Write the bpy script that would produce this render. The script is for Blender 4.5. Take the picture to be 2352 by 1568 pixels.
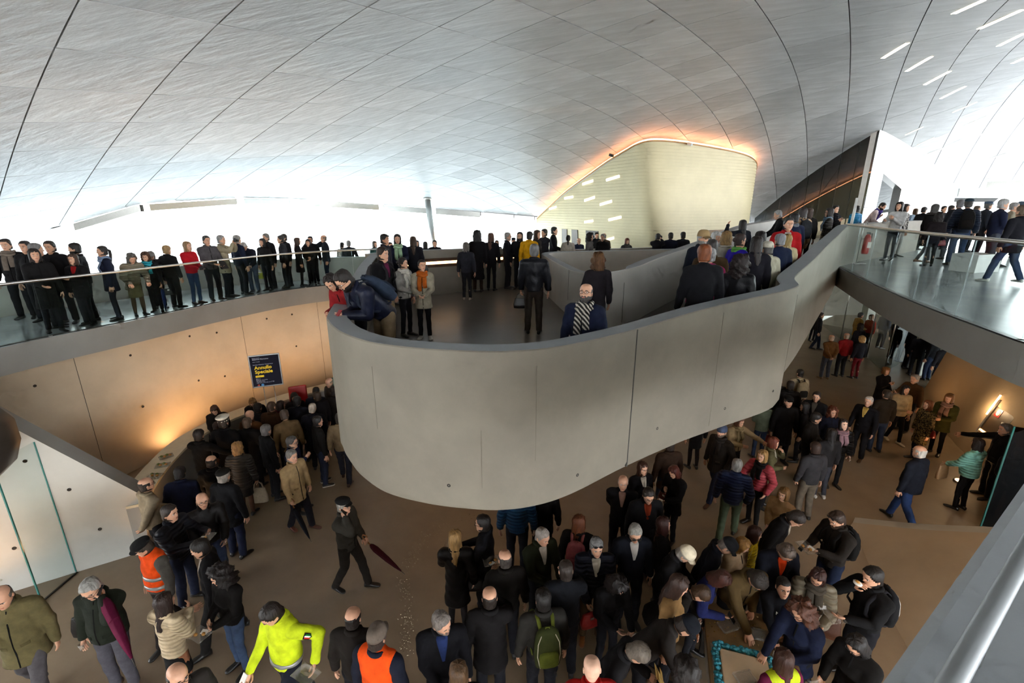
import bpy, bmesh, math, random
import numpy as np
from mathutils import Matrix, Vector
scene = bpy.context.scene
for o in list(bpy.data.objects): bpy.data.objects.remove(o)
# ---------------------------------------------------------------- camera, sky, exposure
EYE = Vector((0, 0, 6.25))
cam = bpy.data.cameras.new('camera'); cam.sensor_width = 36; cam.lens = 16.0; cam.clip_start = .05; cam.clip_end = 500
camo = bpy.data.objects.new('camera', cam); scene.collection.objects.link(camo)
camo.location = EYE; camo.rotation_euler = (math.radians(90-16.2), 0, 0); scene.camera = camo
world = bpy.data.worlds.new('overcast_sky'); scene.world = world; world.use_nodes = True
bg = world.node_tree.nodes['Background']; bg.inputs[0].default_value = (.93, .97, 1, 1); bg.inputs[1].default_value = 12.5
vs = scene.view_settings; vs.view_transform = 'Standard'; vs.look = 'None'; vs.gamma = 1; vs.use_curve_mapping = False; vs.exposure = 0.27
cy = scene.cycles; cy.max_bounces = 5; cy.diffuse_bounces = 3; cy.glossy_bounces = 3; cy.transmission_bounces = 4; cy.transparent_max_bounces = 16; cy.sample_clamp_indirect = 6; cy.use_adaptive_sampling = True; cy.adaptive_threshold = .16; cy.adaptive_min_samples = 10; cy.caustics_reflective = False; cy.caustics_refractive = False
COL = scene.collection
# ---------------------------------------------------------------- helpers
def lin(h):
    if isinstance(h, (tuple, list)): return tuple(h)+(1,) if len(h) == 3 else tuple(h)
    r = [int(h[i:i+2], 16)/255 for i in (0,2,4)]
    return tuple(c/12.92 if c <= .04045 else ((c+.055)/1.055)**2.4 for c in r)+(1,)
def mesh_data(name, v, f, mats, mi=None, smooth=True):
    me = bpy.data.meshes.new(name)
    if isinstance(f, np.ndarray):
        n = len(f); me.vertices.add(len(v)); me.vertices.foreach_set('co', np.asarray(v, np.float32).ravel())
        me.loops.add(n*4); me.loops.foreach_set('vertex_index', f.astype(np.int32).ravel())
        me.polygons.add(n); me.polygons.foreach_set('loop_start', np.arange(0, n*4, 4, dtype=np.int32))
        me.update(calc_edges=True)
    else:
        me.from_pydata([tuple(p) for p in np.asarray(v, float).tolist()], [], f); me.update()
    for m in mats: me.materials.append(m)
    if mi is not None and len(mats) > 1: me.polygons.foreach_set('material_index', np.asarray(mi, np.int32))
    if smooth: me.polygons.foreach_set('use_smooth', np.ones(len(me.polygons), bool))
    return me
def mesh_obj(name, v, f, mats, parent=None, mi=None, smooth=True):
    o = bpy.data.objects.new(name, mesh_data(name, v, f, mats if isinstance(mats, list) else [mats], mi, smooth)); COL.objects.link(o); o.parent = parent; return o
def share_obj(name, me, mat, parent=None):
    o = bpy.data.objects.new(name, me); COL.objects.link(o); o.parent = parent
    if mat: o.material_slots[0].link = 'OBJECT'; o.material_slots[0].material = mat
    return o
def empty(name, loc=(0,0,0), rz=0):
    o = bpy.data.objects.new(name, None); o.location = loc; o.rotation_euler = (0,0,rz); o.empty_display_size = .1; COL.objects.link(o); return o
def tag(o, label=None, cat=None, group=None, kind=None):
    for k, v in (('label',label),('category',cat),('group',group),('kind',kind)):
        if v: o[k] = v
    return o
def box_vf(c, s, rot=None):
    v = np.array([(x,y,z) for x in (-.5,.5) for y in (-.5,.5) for z in (-.5,.5)])*np.array(s)
    if rot is not None: v = v@np.array(rot.to_matrix()).T if hasattr(rot, 'to_matrix') else v
    return v+np.array(c), [(0,1,3,2),(4,6,7,5),(0,4,5,1),(2,3,7,6),(0,2,6,4),(1,5,7,3)]
def bevel_box(name, c, s, mat, parent=None, bev=.01, rot=None, seg=2):
    bm = bmesh.new(); bmesh.ops.create_cube(bm, size=1); bmesh.ops.scale(bm, vec=s, verts=bm.verts)
    if bev: bmesh.ops.bevel(bm, geom=bm.edges[:], offset=bev, segments=seg, affect='EDGES', profile=.5)
    me = bpy.data.meshes.new(name); bm.to_mesh(me); bm.free(); me.materials.append(mat)
    o = bpy.data.objects.new(name, me); COL.objects.link(o); o.parent = parent; o.location = c
    if rot: o.rotation_euler = rot
    return o
# ---------------------------------------------------------------- materials
def new_mat(name):
    m = bpy.data.materials.new(name); m.use_nodes = True; nt = m.node_tree; return m, nt, nt.nodes['Principled BSDF']
def noise_col(nt, bsdf, c, var, scale, detail=6, coord='Object', stretch=None, bump=0, bdist=.02, bscale=None):
    tc = nt.nodes.new('ShaderNodeTexCoord'); src = tc.outputs[coord]
    if stretch:
        mp = nt.nodes.new('ShaderNodeMapping'); mp.inputs['Scale'].default_value = stretch; nt.links.new(src, mp.inputs['Vector']); src = mp.outputs['Vector']
    n = nt.nodes.new('ShaderNodeTexNoise'); n.inputs['Scale'].default_value = scale; n.inputs['Detail'].default_value = detail; n.inputs['Roughness'].default_value = .6
    nt.links.new(src, n.inputs['Vector'])
    r = nt.nodes.new('ShaderNodeValToRGB'); r.color_ramp.elements[0].position = .3; r.color_ramp.elements[1].position = .7
    r.color_ramp.elements[0].color = tuple(k*(1-var) for k in c[:3])+(1,); r.color_ramp.elements[1].color = tuple(min(1, k*(1+var)) for k in c[:3])+(1,)
    nt.links.new(n.outputs['Fac'], r.inputs['Fac']); nt.links.new(r.outputs['Color'], bsdf.inputs['Base Color'])
    if bump:
        n2 = nt.nodes.new('ShaderNodeTexNoise'); n2.inputs['Scale'].default_value = bscale or scale*3; n2.inputs['Detail'].default_value = 5; nt.links.new(src, n2.inputs['Vector'])
        b = nt.nodes.new('ShaderNodeBump'); b.inputs['Strength'].default_value = bump; b.inputs['Distance'].default_value = bdist
        nt.links.new(n2.outputs['Fac'], b.inputs['Height']); nt.links.new(b.outputs['Normal'], bsdf.inputs['Normal'])
    return r
def concrete(name, hexc, var=.12, scale=.8, rough=.75, bump=.25, stretch=None, bscale=14, bdist=.01, spec=.4):
    m, nt, b = new_mat(name); c = lin(hexc); r = noise_col(nt, b, c, var, scale, 8, stretch=stretch, bump=bump, bscale=bscale, bdist=bdist)
    # small air holes of the cast surface
    tc = nt.nodes.new('ShaderNodeTexCoord'); v = nt.nodes.new('ShaderNodeTexVoronoi'); v.inputs['Scale'].default_value = 9; nt.links.new(tc.outputs['Object'], v.inputs['Vector'])
    lt = nt.nodes.new('ShaderNodeMath'); lt.operation = 'LESS_THAN'; lt.inputs[1].default_value = .022; nt.links.new(v.outputs['Distance'], lt.inputs[0])
    mx = nt.nodes.new('ShaderNodeMixRGB'); mx.inputs[2].default_value = tuple(k*.45 for k in c[:3])+(1,); nt.links.new(lt.outputs[0], mx.inputs[0]); nt.links.new(r.outputs['Color'], mx.inputs[1])
    nt.links.new(mx.outputs[0], b.inputs['Base Color']); b.inputs['Roughness'].default_value = rough; b.inputs['Specular IOR Level'].default_value = spec
    return m
def plain(name, hexc, rough=.5, metal=0, var=.06, scale=6, emit=None, es=0, spec=.5, bump=0):
    m, nt, b = new_mat(name); noise_col(nt, b, lin(hexc), var, scale, 3, bump=bump); b.inputs['Roughness'].default_value = rough; b.inputs['Metallic'].default_value = metal; b.inputs['Specular IOR Level'].default_value = spec
    if emit: b.inputs['Emission Color'].default_value = lin(emit); b.inputs['Emission Strength'].default_value = es
    return m
def glass_mat(name, tint, trans=.85, rough=.02, gloss=(.9,.95,1), fres=1.45):
    m = bpy.data.materials.new(name); m.use_nodes = True; nt = m.node_tree; nt.nodes.clear()
    out = nt.nodes.new('ShaderNodeOutputMaterial'); t = nt.nodes.new('ShaderNodeBsdfTransparent'); g = nt.nodes.new('ShaderNodeBsdfGlossy'); mx = nt.nodes.new('ShaderNodeMixShader'); fr = nt.nodes.new('ShaderNodeFresnel')
    n = nt.nodes.new('ShaderNodeTexNoise'); n.inputs['Scale'].default_value = 1.5
    t.inputs[0].default_value = lin(tint); g.inputs[0].default_value = tuple(gloss)+(1,); g.inputs['Roughness'].default_value = rough; fr.inputs[0].default_value = fres
    ge = nt.nodes.new('ShaderNodeNewGeometry'); iv = nt.nodes.new('ShaderNodeMath'); iv.operation = 'SUBTRACT'; iv.inputs[0].default_value = 1; nt.links.new(ge.outputs['Backfacing'], iv.inputs[1]); ml = nt.nodes.new('ShaderNodeMath'); ml.operation = 'MULTIPLY'; nt.links.new(fr.outputs[0], ml.inputs[0]); nt.links.new(iv.outputs[0], ml.inputs[1])   # the ray is not bent, so only the entry face mirrors
    nt.links.new(ml.outputs[0], mx.inputs[0]); nt.links.new(t.outputs[0], mx.inputs[1]); nt.links.new(g.outputs[0], mx.inputs[2]); nt.links.new(mx.outputs[0], out.inputs[0])
    return m
_cc = {}
def mat_cloth(hexc, pf=0, dots=None):
    k = (hexc, pf, dots)
    if k in _cc: return _cc[k]
    if hexc == 'stripes':
        m, nt, b = new_mat('striped_knit'); tc = nt.nodes.new('ShaderNodeTexCoord'); w = nt.nodes.new('ShaderNodeTexWave'); w.bands_direction = 'DIAGONAL'; w.inputs['Scale'].default_value = 9; w.inputs['Distortion'].default_value = 1.0
        nt.links.new(tc.outputs['Object'], w.inputs['Vector']); r = nt.nodes.new('ShaderNodeValToRGB'); r.color_ramp.interpolation = 'CONSTANT'
        r.color_ramp.elements[0].color = lin('191715'); r.color_ramp.elements[1].position = .6; r.color_ramp.elements[1].color = lin('b9b1a4'); nt.links.new(w.outputs['Fac'], r.inputs['Fac']); nt.links.new(r.outputs['Color'], b.inputs['Base Color']); b.inputs['Roughness'].default_value = .95
        _cc[k] = m; return m
    m, nt, b = new_mat('cloth_'+hexc); c = lin(hexc); r = noise_col(nt, b, c, .22, 9, 4)
    b.inputs['Roughness'].default_value = .9 if pf != 3 else .45; b.inputs['Specular IOR Level'].default_value = .18
    b.inputs['Sheen Weight'].default_value = .0
    tc = nt.nodes.new('ShaderNodeTexCoord'); bp = nt.nodes.new('ShaderNodeBump')
    if dots:
        n = nt.nodes.new('ShaderNodeTexNoise'); n.inputs['Scale'].default_value = 28; n.inputs['Detail'].default_value = 3; nt.links.new(tc.outputs['Object'], n.inputs['Vector'])
        rr = nt.nodes.new('ShaderNodeValToRGB'); rr.color_ramp.elements[0].position = .47; rr.color_ramp.elements[1].position = .53; nt.links.new(n.outputs['Fac'], rr.inputs['Fac'])
        mx = nt.nodes.new('ShaderNodeMixRGB'); mx.inputs[2].default_value = lin(dots); nt.links.new(rr.outputs['Color'], mx.inputs[0]); nt.links.new(r.outputs['Color'], mx.inputs[1]); nt.links.new(mx.outputs[0], b.inputs['Base Color'])
    if pf == 1:
        w = nt.nodes.new('ShaderNodeTexWave'); w.bands_direction = 'Z'; w.inputs['Scale'].default_value = 5.2; w.inputs['Distortion'].default_value = 1.2; w.inputs['Detail'].default_value = 1; nt.links.new(tc.outputs['Object'], w.inputs['Vector'])
        bp.inputs['Strength'].default_value = .9; bp.inputs['Distance'].default_value = .02; nt.links.new(w.outputs['Fac'], bp.inputs['Height']); b.inputs['Roughness'].default_value = .5
    else:
        n = nt.nodes.new('ShaderNodeTexNoise'); n.inputs['Scale'].default_value = 22; n.inputs['Detail'].default_value = 4; nt.links.new(tc.outputs['Object'], n.inputs['Vector'])
        bp.inputs['Strength'].default_value = .45; bp.inputs['Distance'].default_value = .012; nt.links.new(n.outputs['Fac'], bp.inputs['Height'])
    nt.links.new(bp.outputs['Normal'], b.inputs['Normal'])
    _cc[k] = m; return m
def mat_hair(hexc):
    k = ('hair', hexc)
    if k in _cc: return _cc[k]
    m, nt, b = new_mat('hair_'+hexc); noise_col(nt, b, lin(hexc), .45, 26, 4, stretch=(1,1,.18), bump=.7, bscale=60, bdist=.012); b.inputs['Roughness'].default_value = .55; b.inputs['Specular IOR Level'].default_value = .35
    _cc[k] = m; return m
def mat_leather(hexc):
    k = ('lea', hexc)
    if k not in _cc: _cc[k] = plain('leather_'+hexc, hexc, .4, var=.15, scale=20, bump=.2)
    return _cc[k]
def mat_skin(name, hexc):
    m, nt, b = new_mat(name); noise_col(nt, b, lin(hexc), .10, 18, 4, bump=.15, bscale=90, bdist=.003); b.inputs['Roughness'].default_value = .5; b.inputs['Subsurface Weight'].default_value = 0; return m
SKIN = [mat_skin('skin_light','c9977a'), mat_skin('skin_pale','d8ac92'), mat_skin('skin_tan','b07c5c')]
M_LIP = plain('lips','a35a4c',.5); M_EYE = plain('eye_white','d9d4cc',.3); M_IRIS = plain('iris','1c130d',.25); M_FRAME = plain('spectacle_frame','0d0c0c',.3); M_REFLECT = plain('reflective_tape','9c9c9a',.35, .3)
C_RAMP = concrete('concrete_warm_grey','7f786c',.17,.9,.72,.20)
C_LIGHT = concrete('concrete_pale','b9b6ae',.12,.8,.72,.18)
C_BEIGE = concrete('concrete_beige','b5a58f',.13,.7,.75,.2)
C_SLAB = concrete('concrete_edge_grey','8d8a85',.10,.9,.7,.2)
C_CAP = concrete('concrete_cap_grey','969a9d',.08,1.2,.65,.25)
C_CEIL = concrete('concrete_shell','b6b7b7',.17,2.2,.46,.6, stretch=(.35,1.5,1.5), bscale=4, bdist=.035, spec=.5)
def _shell_tone():                     # streaks run along the casting direction; every panel has its own tone
    nt = C_CEIL.node_tree; b = nt.nodes['Principled BSDF']
    for n in nt.nodes:
        if n.type == 'MAPPING': n.inputs['Rotation'].default_value = (0,0,math.radians(-54.75))
    src = b.inputs['Base Color'].links[0].from_socket; oi = nt.nodes.new('ShaderNodeObjectInfo'); mr = nt.nodes.new('ShaderNodeMapRange'); mr.inputs['To Min'].default_value = .84; mr.inputs['To Max'].default_value = 1.10
    mx = nt.nodes.new('ShaderNodeVectorMath'); mx.operation = 'SCALE'; nt.links.new(oi.outputs['Random'], mr.inputs['Value']); nt.links.new(src, mx.inputs[0]); nt.links.new(mr.outputs[0], mx.inputs['Scale']); nt.links.new(mx.outputs[0], b.inputs['Base Color'])
_shell_tone()
M_HAIR = plain('hairline_joint','6d665b',.8)
M_GROOVE = plain('joint_shadow_grey','3c3b39',.9)
def epoxy(name, hexc, rough, var=.16):
    m, nt, b = new_mat(name); noise_col(nt, b, lin(hexc), var, 1.3, 8, bump=.08, bscale=30, bdist=.004); b.inputs['Roughness'].default_value = rough; b.inputs['Specular IOR Level'].default_value = .5; return m
F_GROUND = epoxy('floor_resin_brown_grey','87755f',.42); F_DECK = epoxy('floor_resin_grey','bcc2c6',.18); F_BRIDGE = epoxy('floor_resin_bridge','959a9d',.25); F_LAND = epoxy('floor_resin_dark','5d5853',.28)
M_STEEL = plain('brushed_steel','b9b8b4',.28,1,.05,20); M_DSTEEL = plain('dark_steel','3d3a37',.35,.9); M_WHITE = plain('white_plaster','d8d8d4',.6); M_BLACK = plain('black_plastic','0d0d0d',.4)
M_RED = plain('red_paint','a31712',.35); M_CREAM = plain('cream_cladding','cfc39c',.55,var=.05,scale=1.2); M_BROWN = plain('brown_metal','4b3626',.4,.4)
G_RAIL = glass_mat('balustrade_glass','eaf0ee'); G_CLEAR = glass_mat('facade_glass','f6fafa', fres=1.06); G_EDGE = plain('glass_edge_teal','2f6a64',.15); G_DARK = glass_mat('smoked_glass','6a5a4c', fres=1.2); G_MIRROR = glass_mat('dark_reflecting_glass','6f6a60', fres=1.9)
def plastic_mat():
    m, nt, b = new_mat('clear_plastic'); noise_col(nt, b, lin('c9c6bf'), .05, 8, 2); b.inputs['Roughness'].default_value = .12; out = nt.nodes['Material Output']; t = nt.nodes.new('ShaderNodeBsdfTransparent'); mx = nt.nodes.new('ShaderNodeMixShader'); mx.inputs[0].default_value = .30
    nt.links.new(t.outputs[0], mx.inputs[1]); nt.links.new(b.outputs[0], mx.inputs[2]); nt.links.new(mx.outputs[0], out.inputs[0]); return m
M_PLASTIC = plastic_mat()
def emit_mat(name, hexc, s):
    m, nt, b = new_mat(name); noise_col(nt, b, lin(hexc), .02, 2, 1); b.inputs['Emission Color'].default_value = lin(hexc); b.inputs['Emission Strength'].default_value = s; return m
E_WARM = emit_mat('warm_lamp','ffb878',14); E_SLOT = emit_mat('ceiling_slot_lamp','ffeecf',7); E_COVE = emit_mat('cove_lamp','ffb07c',7); E_STRIP = emit_mat('warm_strip','ffc890',4)
# ---------------------------------------------------------------- geometry of the place
CC = np.array([3.2379,2.4328,-0.2233,-1.4008,1.031,-1.727,0.4501,1.267,-3.3559,-0.478])
def hz(x, y):                          # height of the roof shell's underside
    x = np.clip(x, -16, 27)/15.; y = (np.clip(y, 3, 31)-12)/15.
    return 6.25+(CC[0]+CC[1]*x+CC[2]*y+CC[3]*x*x+CC[4]*x*y+CC[5]*y*y+CC[6]*x**3+CC[7]*x*x*y+CC[8]*x*y*y+CC[9]*y**3)
def rz(x, y):                          # ramp floor
    t = np.clip(((x-1.3)*.66+(y-5.5)*.75)/10.5, 0, 1); return 3.78+.97*t
def spline(P, n=8, closed=False):
    P = np.asarray(P, float); N = len(P); out = []
    for i in range(N-1 if not closed else N):
        p0, p1, p2, p3 = (P[max(i-1,0)], P[i], P[min(i+1,N-1)], P[min(i+2,N-1)]) if not closed else (P[i-1], P[i], P[(i+1)%N], P[(i+2)%N])
        for t in np.arange(n)/n: out.append(.5*((2*p1)+(-p0+p2)*t+(2*p0-5*p1+4*p2-p3)*t*t+(-p0+3*p1-3*p2+p3)*t**3))
    if not closed: out.append(P[-1])
    return np.array(out)
def normals2(p, closed=False):
    t = np.gradient(p[:,:2], axis=0)
    if closed: t = np.roll(p[:,:2], -1, 0)-np.roll(p[:,:2], 1, 0)
    t /= np.linalg.norm(t, axis=1)[:,None]+1e-9; return np.stack([t[:,1], -t[:,0]], -1)   # right-hand side of the path
def loft_sections(name, secs, mat, parent=None, closed_path=False, mi=None, smooth=True, mats=None):
    """secs: (n, k, 3); the k-loop is closed"""
    n, k, _ = secs.shape; f = []; m = []
    for i in range(n if closed_path else n-1):
        i2 = (i+1) % n
        for j in range(k): j2 = (j+1) % k; f.append((i*k+j, i*k+j2, i2*k+j2, i2*k+j)); m.append(mi[j] if mi else 0)
    if not closed_path: f.append(tuple(range(k-1,-1,-1))); f.append(tuple((n-1)*k+j for j in range(k))); m += [0,0]
    return mesh_obj(name, secs.reshape(-1,3), f, mats or [mat], parent, m, smooth)
def sharp(o, ang=35):
    me = o.data; me.polygons.foreach_set('use_smooth', np.ones(len(me.polygons), bool))
    bm = bmesh.new(); bm.from_mesh(me); bmesh.ops.recalc_face_normals(bm, faces=bm.faces[:])
    for e in bm.edges:
        if len(e.link_faces) == 2 and e.calc_face_angle(0) > math.radians(ang): e.smooth = False
    bm.to_mesh(me); bm.free(); return o
def poly_slab(name, pts, ztop, zbot, mat, mats=None, parent=None):
    """flat slab from a plan polygon"""
    bm = bmesh.new(); vs_ = [bm.verts.new((p[0], p[1], ztop)) for p in pts]; es = [bm.edges.new((vs_[i], vs_[(i+1) % len(vs_)])) for i in range(len(vs_))]
    bmesh.ops.triangle_fill(bm, edges=es, use_beauty=True)
    r = bmesh.ops.extrude_face_region(bm, geom=bm.faces[:]); ev = [g for g in r['geom'] if isinstance(g, bmesh.types.BMVert)]
    for v in ev: v.co.z = zbot
    bmesh.ops.recalc_face_normals(bm, faces=bm.faces[:])
    if mats:
        for f in bm.faces: f.material_index = 0 if f.normal.z > .5 else 1
    me = bpy.data.meshes.new(name); bm.to_mesh(me); bm.free()
    for m in (mats or [mat]): me.materials.append(m)
    o = bpy.data.objects.new(name, me); COL.objects.link(o); o.parent = parent; return o
def structure(o, label=None): o['kind'] = 'structure'; return o
def tubes(name, paths, rad, mat, parent=None, ns=8):
    g = Geo()
    for p in paths: g.add(*tube(p, rad, ns))
    return mesh_obj(name, g.verts(), g.f, [mat], parent)
def text_obj(name, body, size, M, mat, parent=None, align='LEFT', bold=0):
    cu = bpy.data.curves.new(name, 'FONT'); cu.body = body; cu.size = size; cu.align_x = align; cu.extrude = .0015; cu.offset = bold; cu.resolution_u = 2
    t = bpy.data.objects.new(name, cu); COL.objects.link(t); dg = bpy.context.evaluated_depsgraph_get(); me = bpy.data.meshes.new_from_object(t.evaluated_get(dg))
    bpy.data.objects.remove(t); me.materials.clear(); me.materials.append(mat); o = bpy.data.objects.new(name, me); COL.objects.link(o); o.parent = parent; o.matrix_local = M; return o

# ---------------------------------------------------------------- people
# Every figure is built facing local -Y at a height of 1.75 m and scaled on its root.
HEAD_RINGS = np.array([  # z above chin, half width, forward, backward
 (.2365,.002,-.014,.018),(.234,.026,.012,.042),(.226,.048,.042,.066),(.210,.065,.069,.088),(.190,.0735,.084,.098),
 (.170,.0765,.0915,.101),(.155,.077,.0945,.101),(.143,.0765,.0945,.100),(.133,.0755,.0905,.099),(.124,.0750,.0875,.097),
 (.115,.0745,.0875,.094),(.105,.0735,.0885,.090),(.096,.072,.0890,.086),(.087,.0705,.0890,.081),(.078,.0690,.0885,.076),
 (.070,.067,.0885,.072),(.063,.065,.089,.069),(.056,.063,.0865,.066),(.049,.061,.0885,.064),(.042,.058,.0865,.062),
 (.032,.0535,.0865,.060),(.020,.047,.0865,.059),(.008,.040,.081,.058),(-.002,.037,.068,.058),(-.012,.043,.050,.059),
 (-.030,.051,.042,.061),(-.060,.054,.042,.064),(-.095,.057,.045,.068),(-.120,.080,.052,.074),(-.150,.115,.060,.082),(-.20,.125,.070,.090)])
NSEG = 30
_th = np.arange(NSEG)*2*np.pi/NSEG
PHI = _th-.42*np.sin(_th)              # 0 = forward, denser over the face
def ring_at(z):
    R = HEAD_RINGS[::-1]
    return [np.interp(z, R[:,0], R[:,k]) for k in (1,2,3)]
def ring_pts(z, rx, yf, yb, phi):
    c, s = np.cos(phi), np.sin(phi)
    y = np.where(c > 0, -yf*np.abs(c)**.92, yb*np.abs(c))
    x = rx*np.sign(s)*np.abs(s)**.88
    return np.stack([x, y, np.full_like(x, z)], -1)
def grid_faces(nr, ns, off=0, caps=True):
    i = np.arange(nr-1)[:,None]*ns; j = np.arange(ns)[None]; j2 = (j+1) % ns
    q = np.stack([i+j, i+j2, i+ns+j2, i+ns+j], -1).reshape(-1,4)+off
    f = [tuple(r) for r in q[:, ::-1].tolist()]
    if caps:
        f.append(tuple(range(off, off+ns))); f.append(tuple(range(off+(nr-1)*ns+ns-1, off+(nr-1)*ns-1, -1)))
    return f
class Geo:
    def __init__(s): s.v = []; s.f = []; s.m = []; s.n = 0
    def add(s, v, f, m=0):
        v = np.asarray(v, float).reshape(-1,3); s.v.append(v)
        s.f += [tuple(int(i)+s.n for i in q) for q in f]
        s.m += (list(m) if hasattr(m, '__len__') else [m]*len(f)); s.n += len(v)
    def verts(s): return np.concatenate(s.v) if s.v else np.zeros((0,3))
def tube(pts, rad, ns=8, flat=None):
    """closed tapered tube along pts; flat = (axis, factor) squashes the section"""
    pts = np.asarray(pts, float); n = len(pts); rad = np.broadcast_to(np.asarray(rad, float), (n,))
    t = np.gradient(pts, axis=0); t /= np.linalg.norm(t, axis=1)[:,None]+1e-9
    ref = np.array([0,1.,0]) if abs(t[0][1]) < .9 else np.array([1.,0,0])
    V = []; a = np.arange(ns)*2*np.pi/ns
    for p, d, r in zip(pts, t, rad):
        u = ref-d*(ref@d); u /= np.linalg.norm(u); w = np.cross(d, u); ref = u
        ru, rw = (r, r) if flat is None else (r*flat[0], r*flat[1])
        V.append(p+np.outer(np.cos(a)*ru, u)+np.outer(np.sin(a)*rw, w))
    f = grid_faces(n, ns)
    return np.concatenate(V), [tuple(reversed(q)) for q in f]
def ellipsoid(c, r, nu=8, nv=6):
    th = np.linspace(.12, np.pi-.12, nv); a = np.arange(nu)*2*np.pi/nu
    V = np.concatenate([np.stack([r[0]*np.sin(t)*np.cos(a), r[1]*np.sin(t)*np.sin(a), np.full(nu, r[2]*np.cos(t))], -1) for t in th])+np.asarray(c)
    return V, [tuple(reversed(q)) for q in grid_faces(nv, nu)]

def head_geo(detail, beard):
    g = Geo(); rows = []
    for z, rx, yf, yb in HEAD_RINGS: rows.append(ring_pts(z, rx, yf, yb, PHI))
    V = np.stack(rows)
    x, y, z = V[...,0], V[...,1], V[...,2]; fr = (y < -.02)
    d = np.zeros_like(x)
    nz = np.interp(z, [.076,.084,.092,.118,.140,.15], [0,.016,.0255,.013,.004,0])
    d += nz*np.exp(-(x/(.0085+.05*np.clip(.125-z,0,.035)))**2)
    for sx in (-1, 1): d -= .011*np.exp(-((x-sx*.031)/.016)**2-((z-.121)/.011)**2)
    d += .005*np.exp(-((z-.143)/.007)**2)*(np.abs(x) < .055)
    d += .006*np.exp(-(x/.022)**2-((z-.062)/.006)**2)+.006*np.exp(-(x/.02)**2-((z-.048)/.006)**2)
    d += .006*np.exp(-(x/.02)**2-((z-.018)/.012)**2)
    for sx in (-1, 1): d += .004*np.exp(-((x-sx*.045)/.018)**2-((z-.092)/.016)**2)
    if beard: d += .007*((z < .072) & (z > -.005))*(np.abs(PHI-np.pi) > 1.35)
    V[...,1] = y-d*fr
    nr = len(rows); f = grid_faces(nr, NSEG)
    m = []
    ph = np.minimum(PHI, 2*np.pi-PHI)
    for i in range(nr-1):
        zz = (HEAD_RINGS[i,0]+HEAD_RINGS[i+1,0])/2
        for j in range(NSEG):
            pm = abs((ph[j]+ph[(j+1) % NSEG])/2)
            k = 0
            if .049 <= zz <= .066 and pm < .27: k = 1
            elif beard and -.012 < zz < .078 and pm < 1.75 and not (zz > .070 and pm < .09):
                if not (zz > .045 and .34 < pm < .75 and zz > .066): k = 4
            m.append(k)
    m += [0, 0]
    g.add(V.reshape(-1,3), f, m)
    for sx in (-1, 1):
        v, q = ellipsoid((sx*.077,.012,.112), (.010,.020,.032), 8, 5); g.add(v, q)
        if detail:
            v, q = ellipsoid((sx*.031,-.0725,.1215), (.0135,.0125,.0085), 8, 6); g.add(v, q, 2)
            v, q = ellipsoid((sx*.031,-.0825,.1215), (.0058,.0045,.0062), 8, 5); g.add(v, q, 3)
            v, q = tube([(sx*.014,-.098,.1440),(sx*.030,-.097,.1468),(sx*.049,-.084,.1405)], [.0028,.0042,.002], 5); g.add(v, q, 4)
    return g

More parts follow.
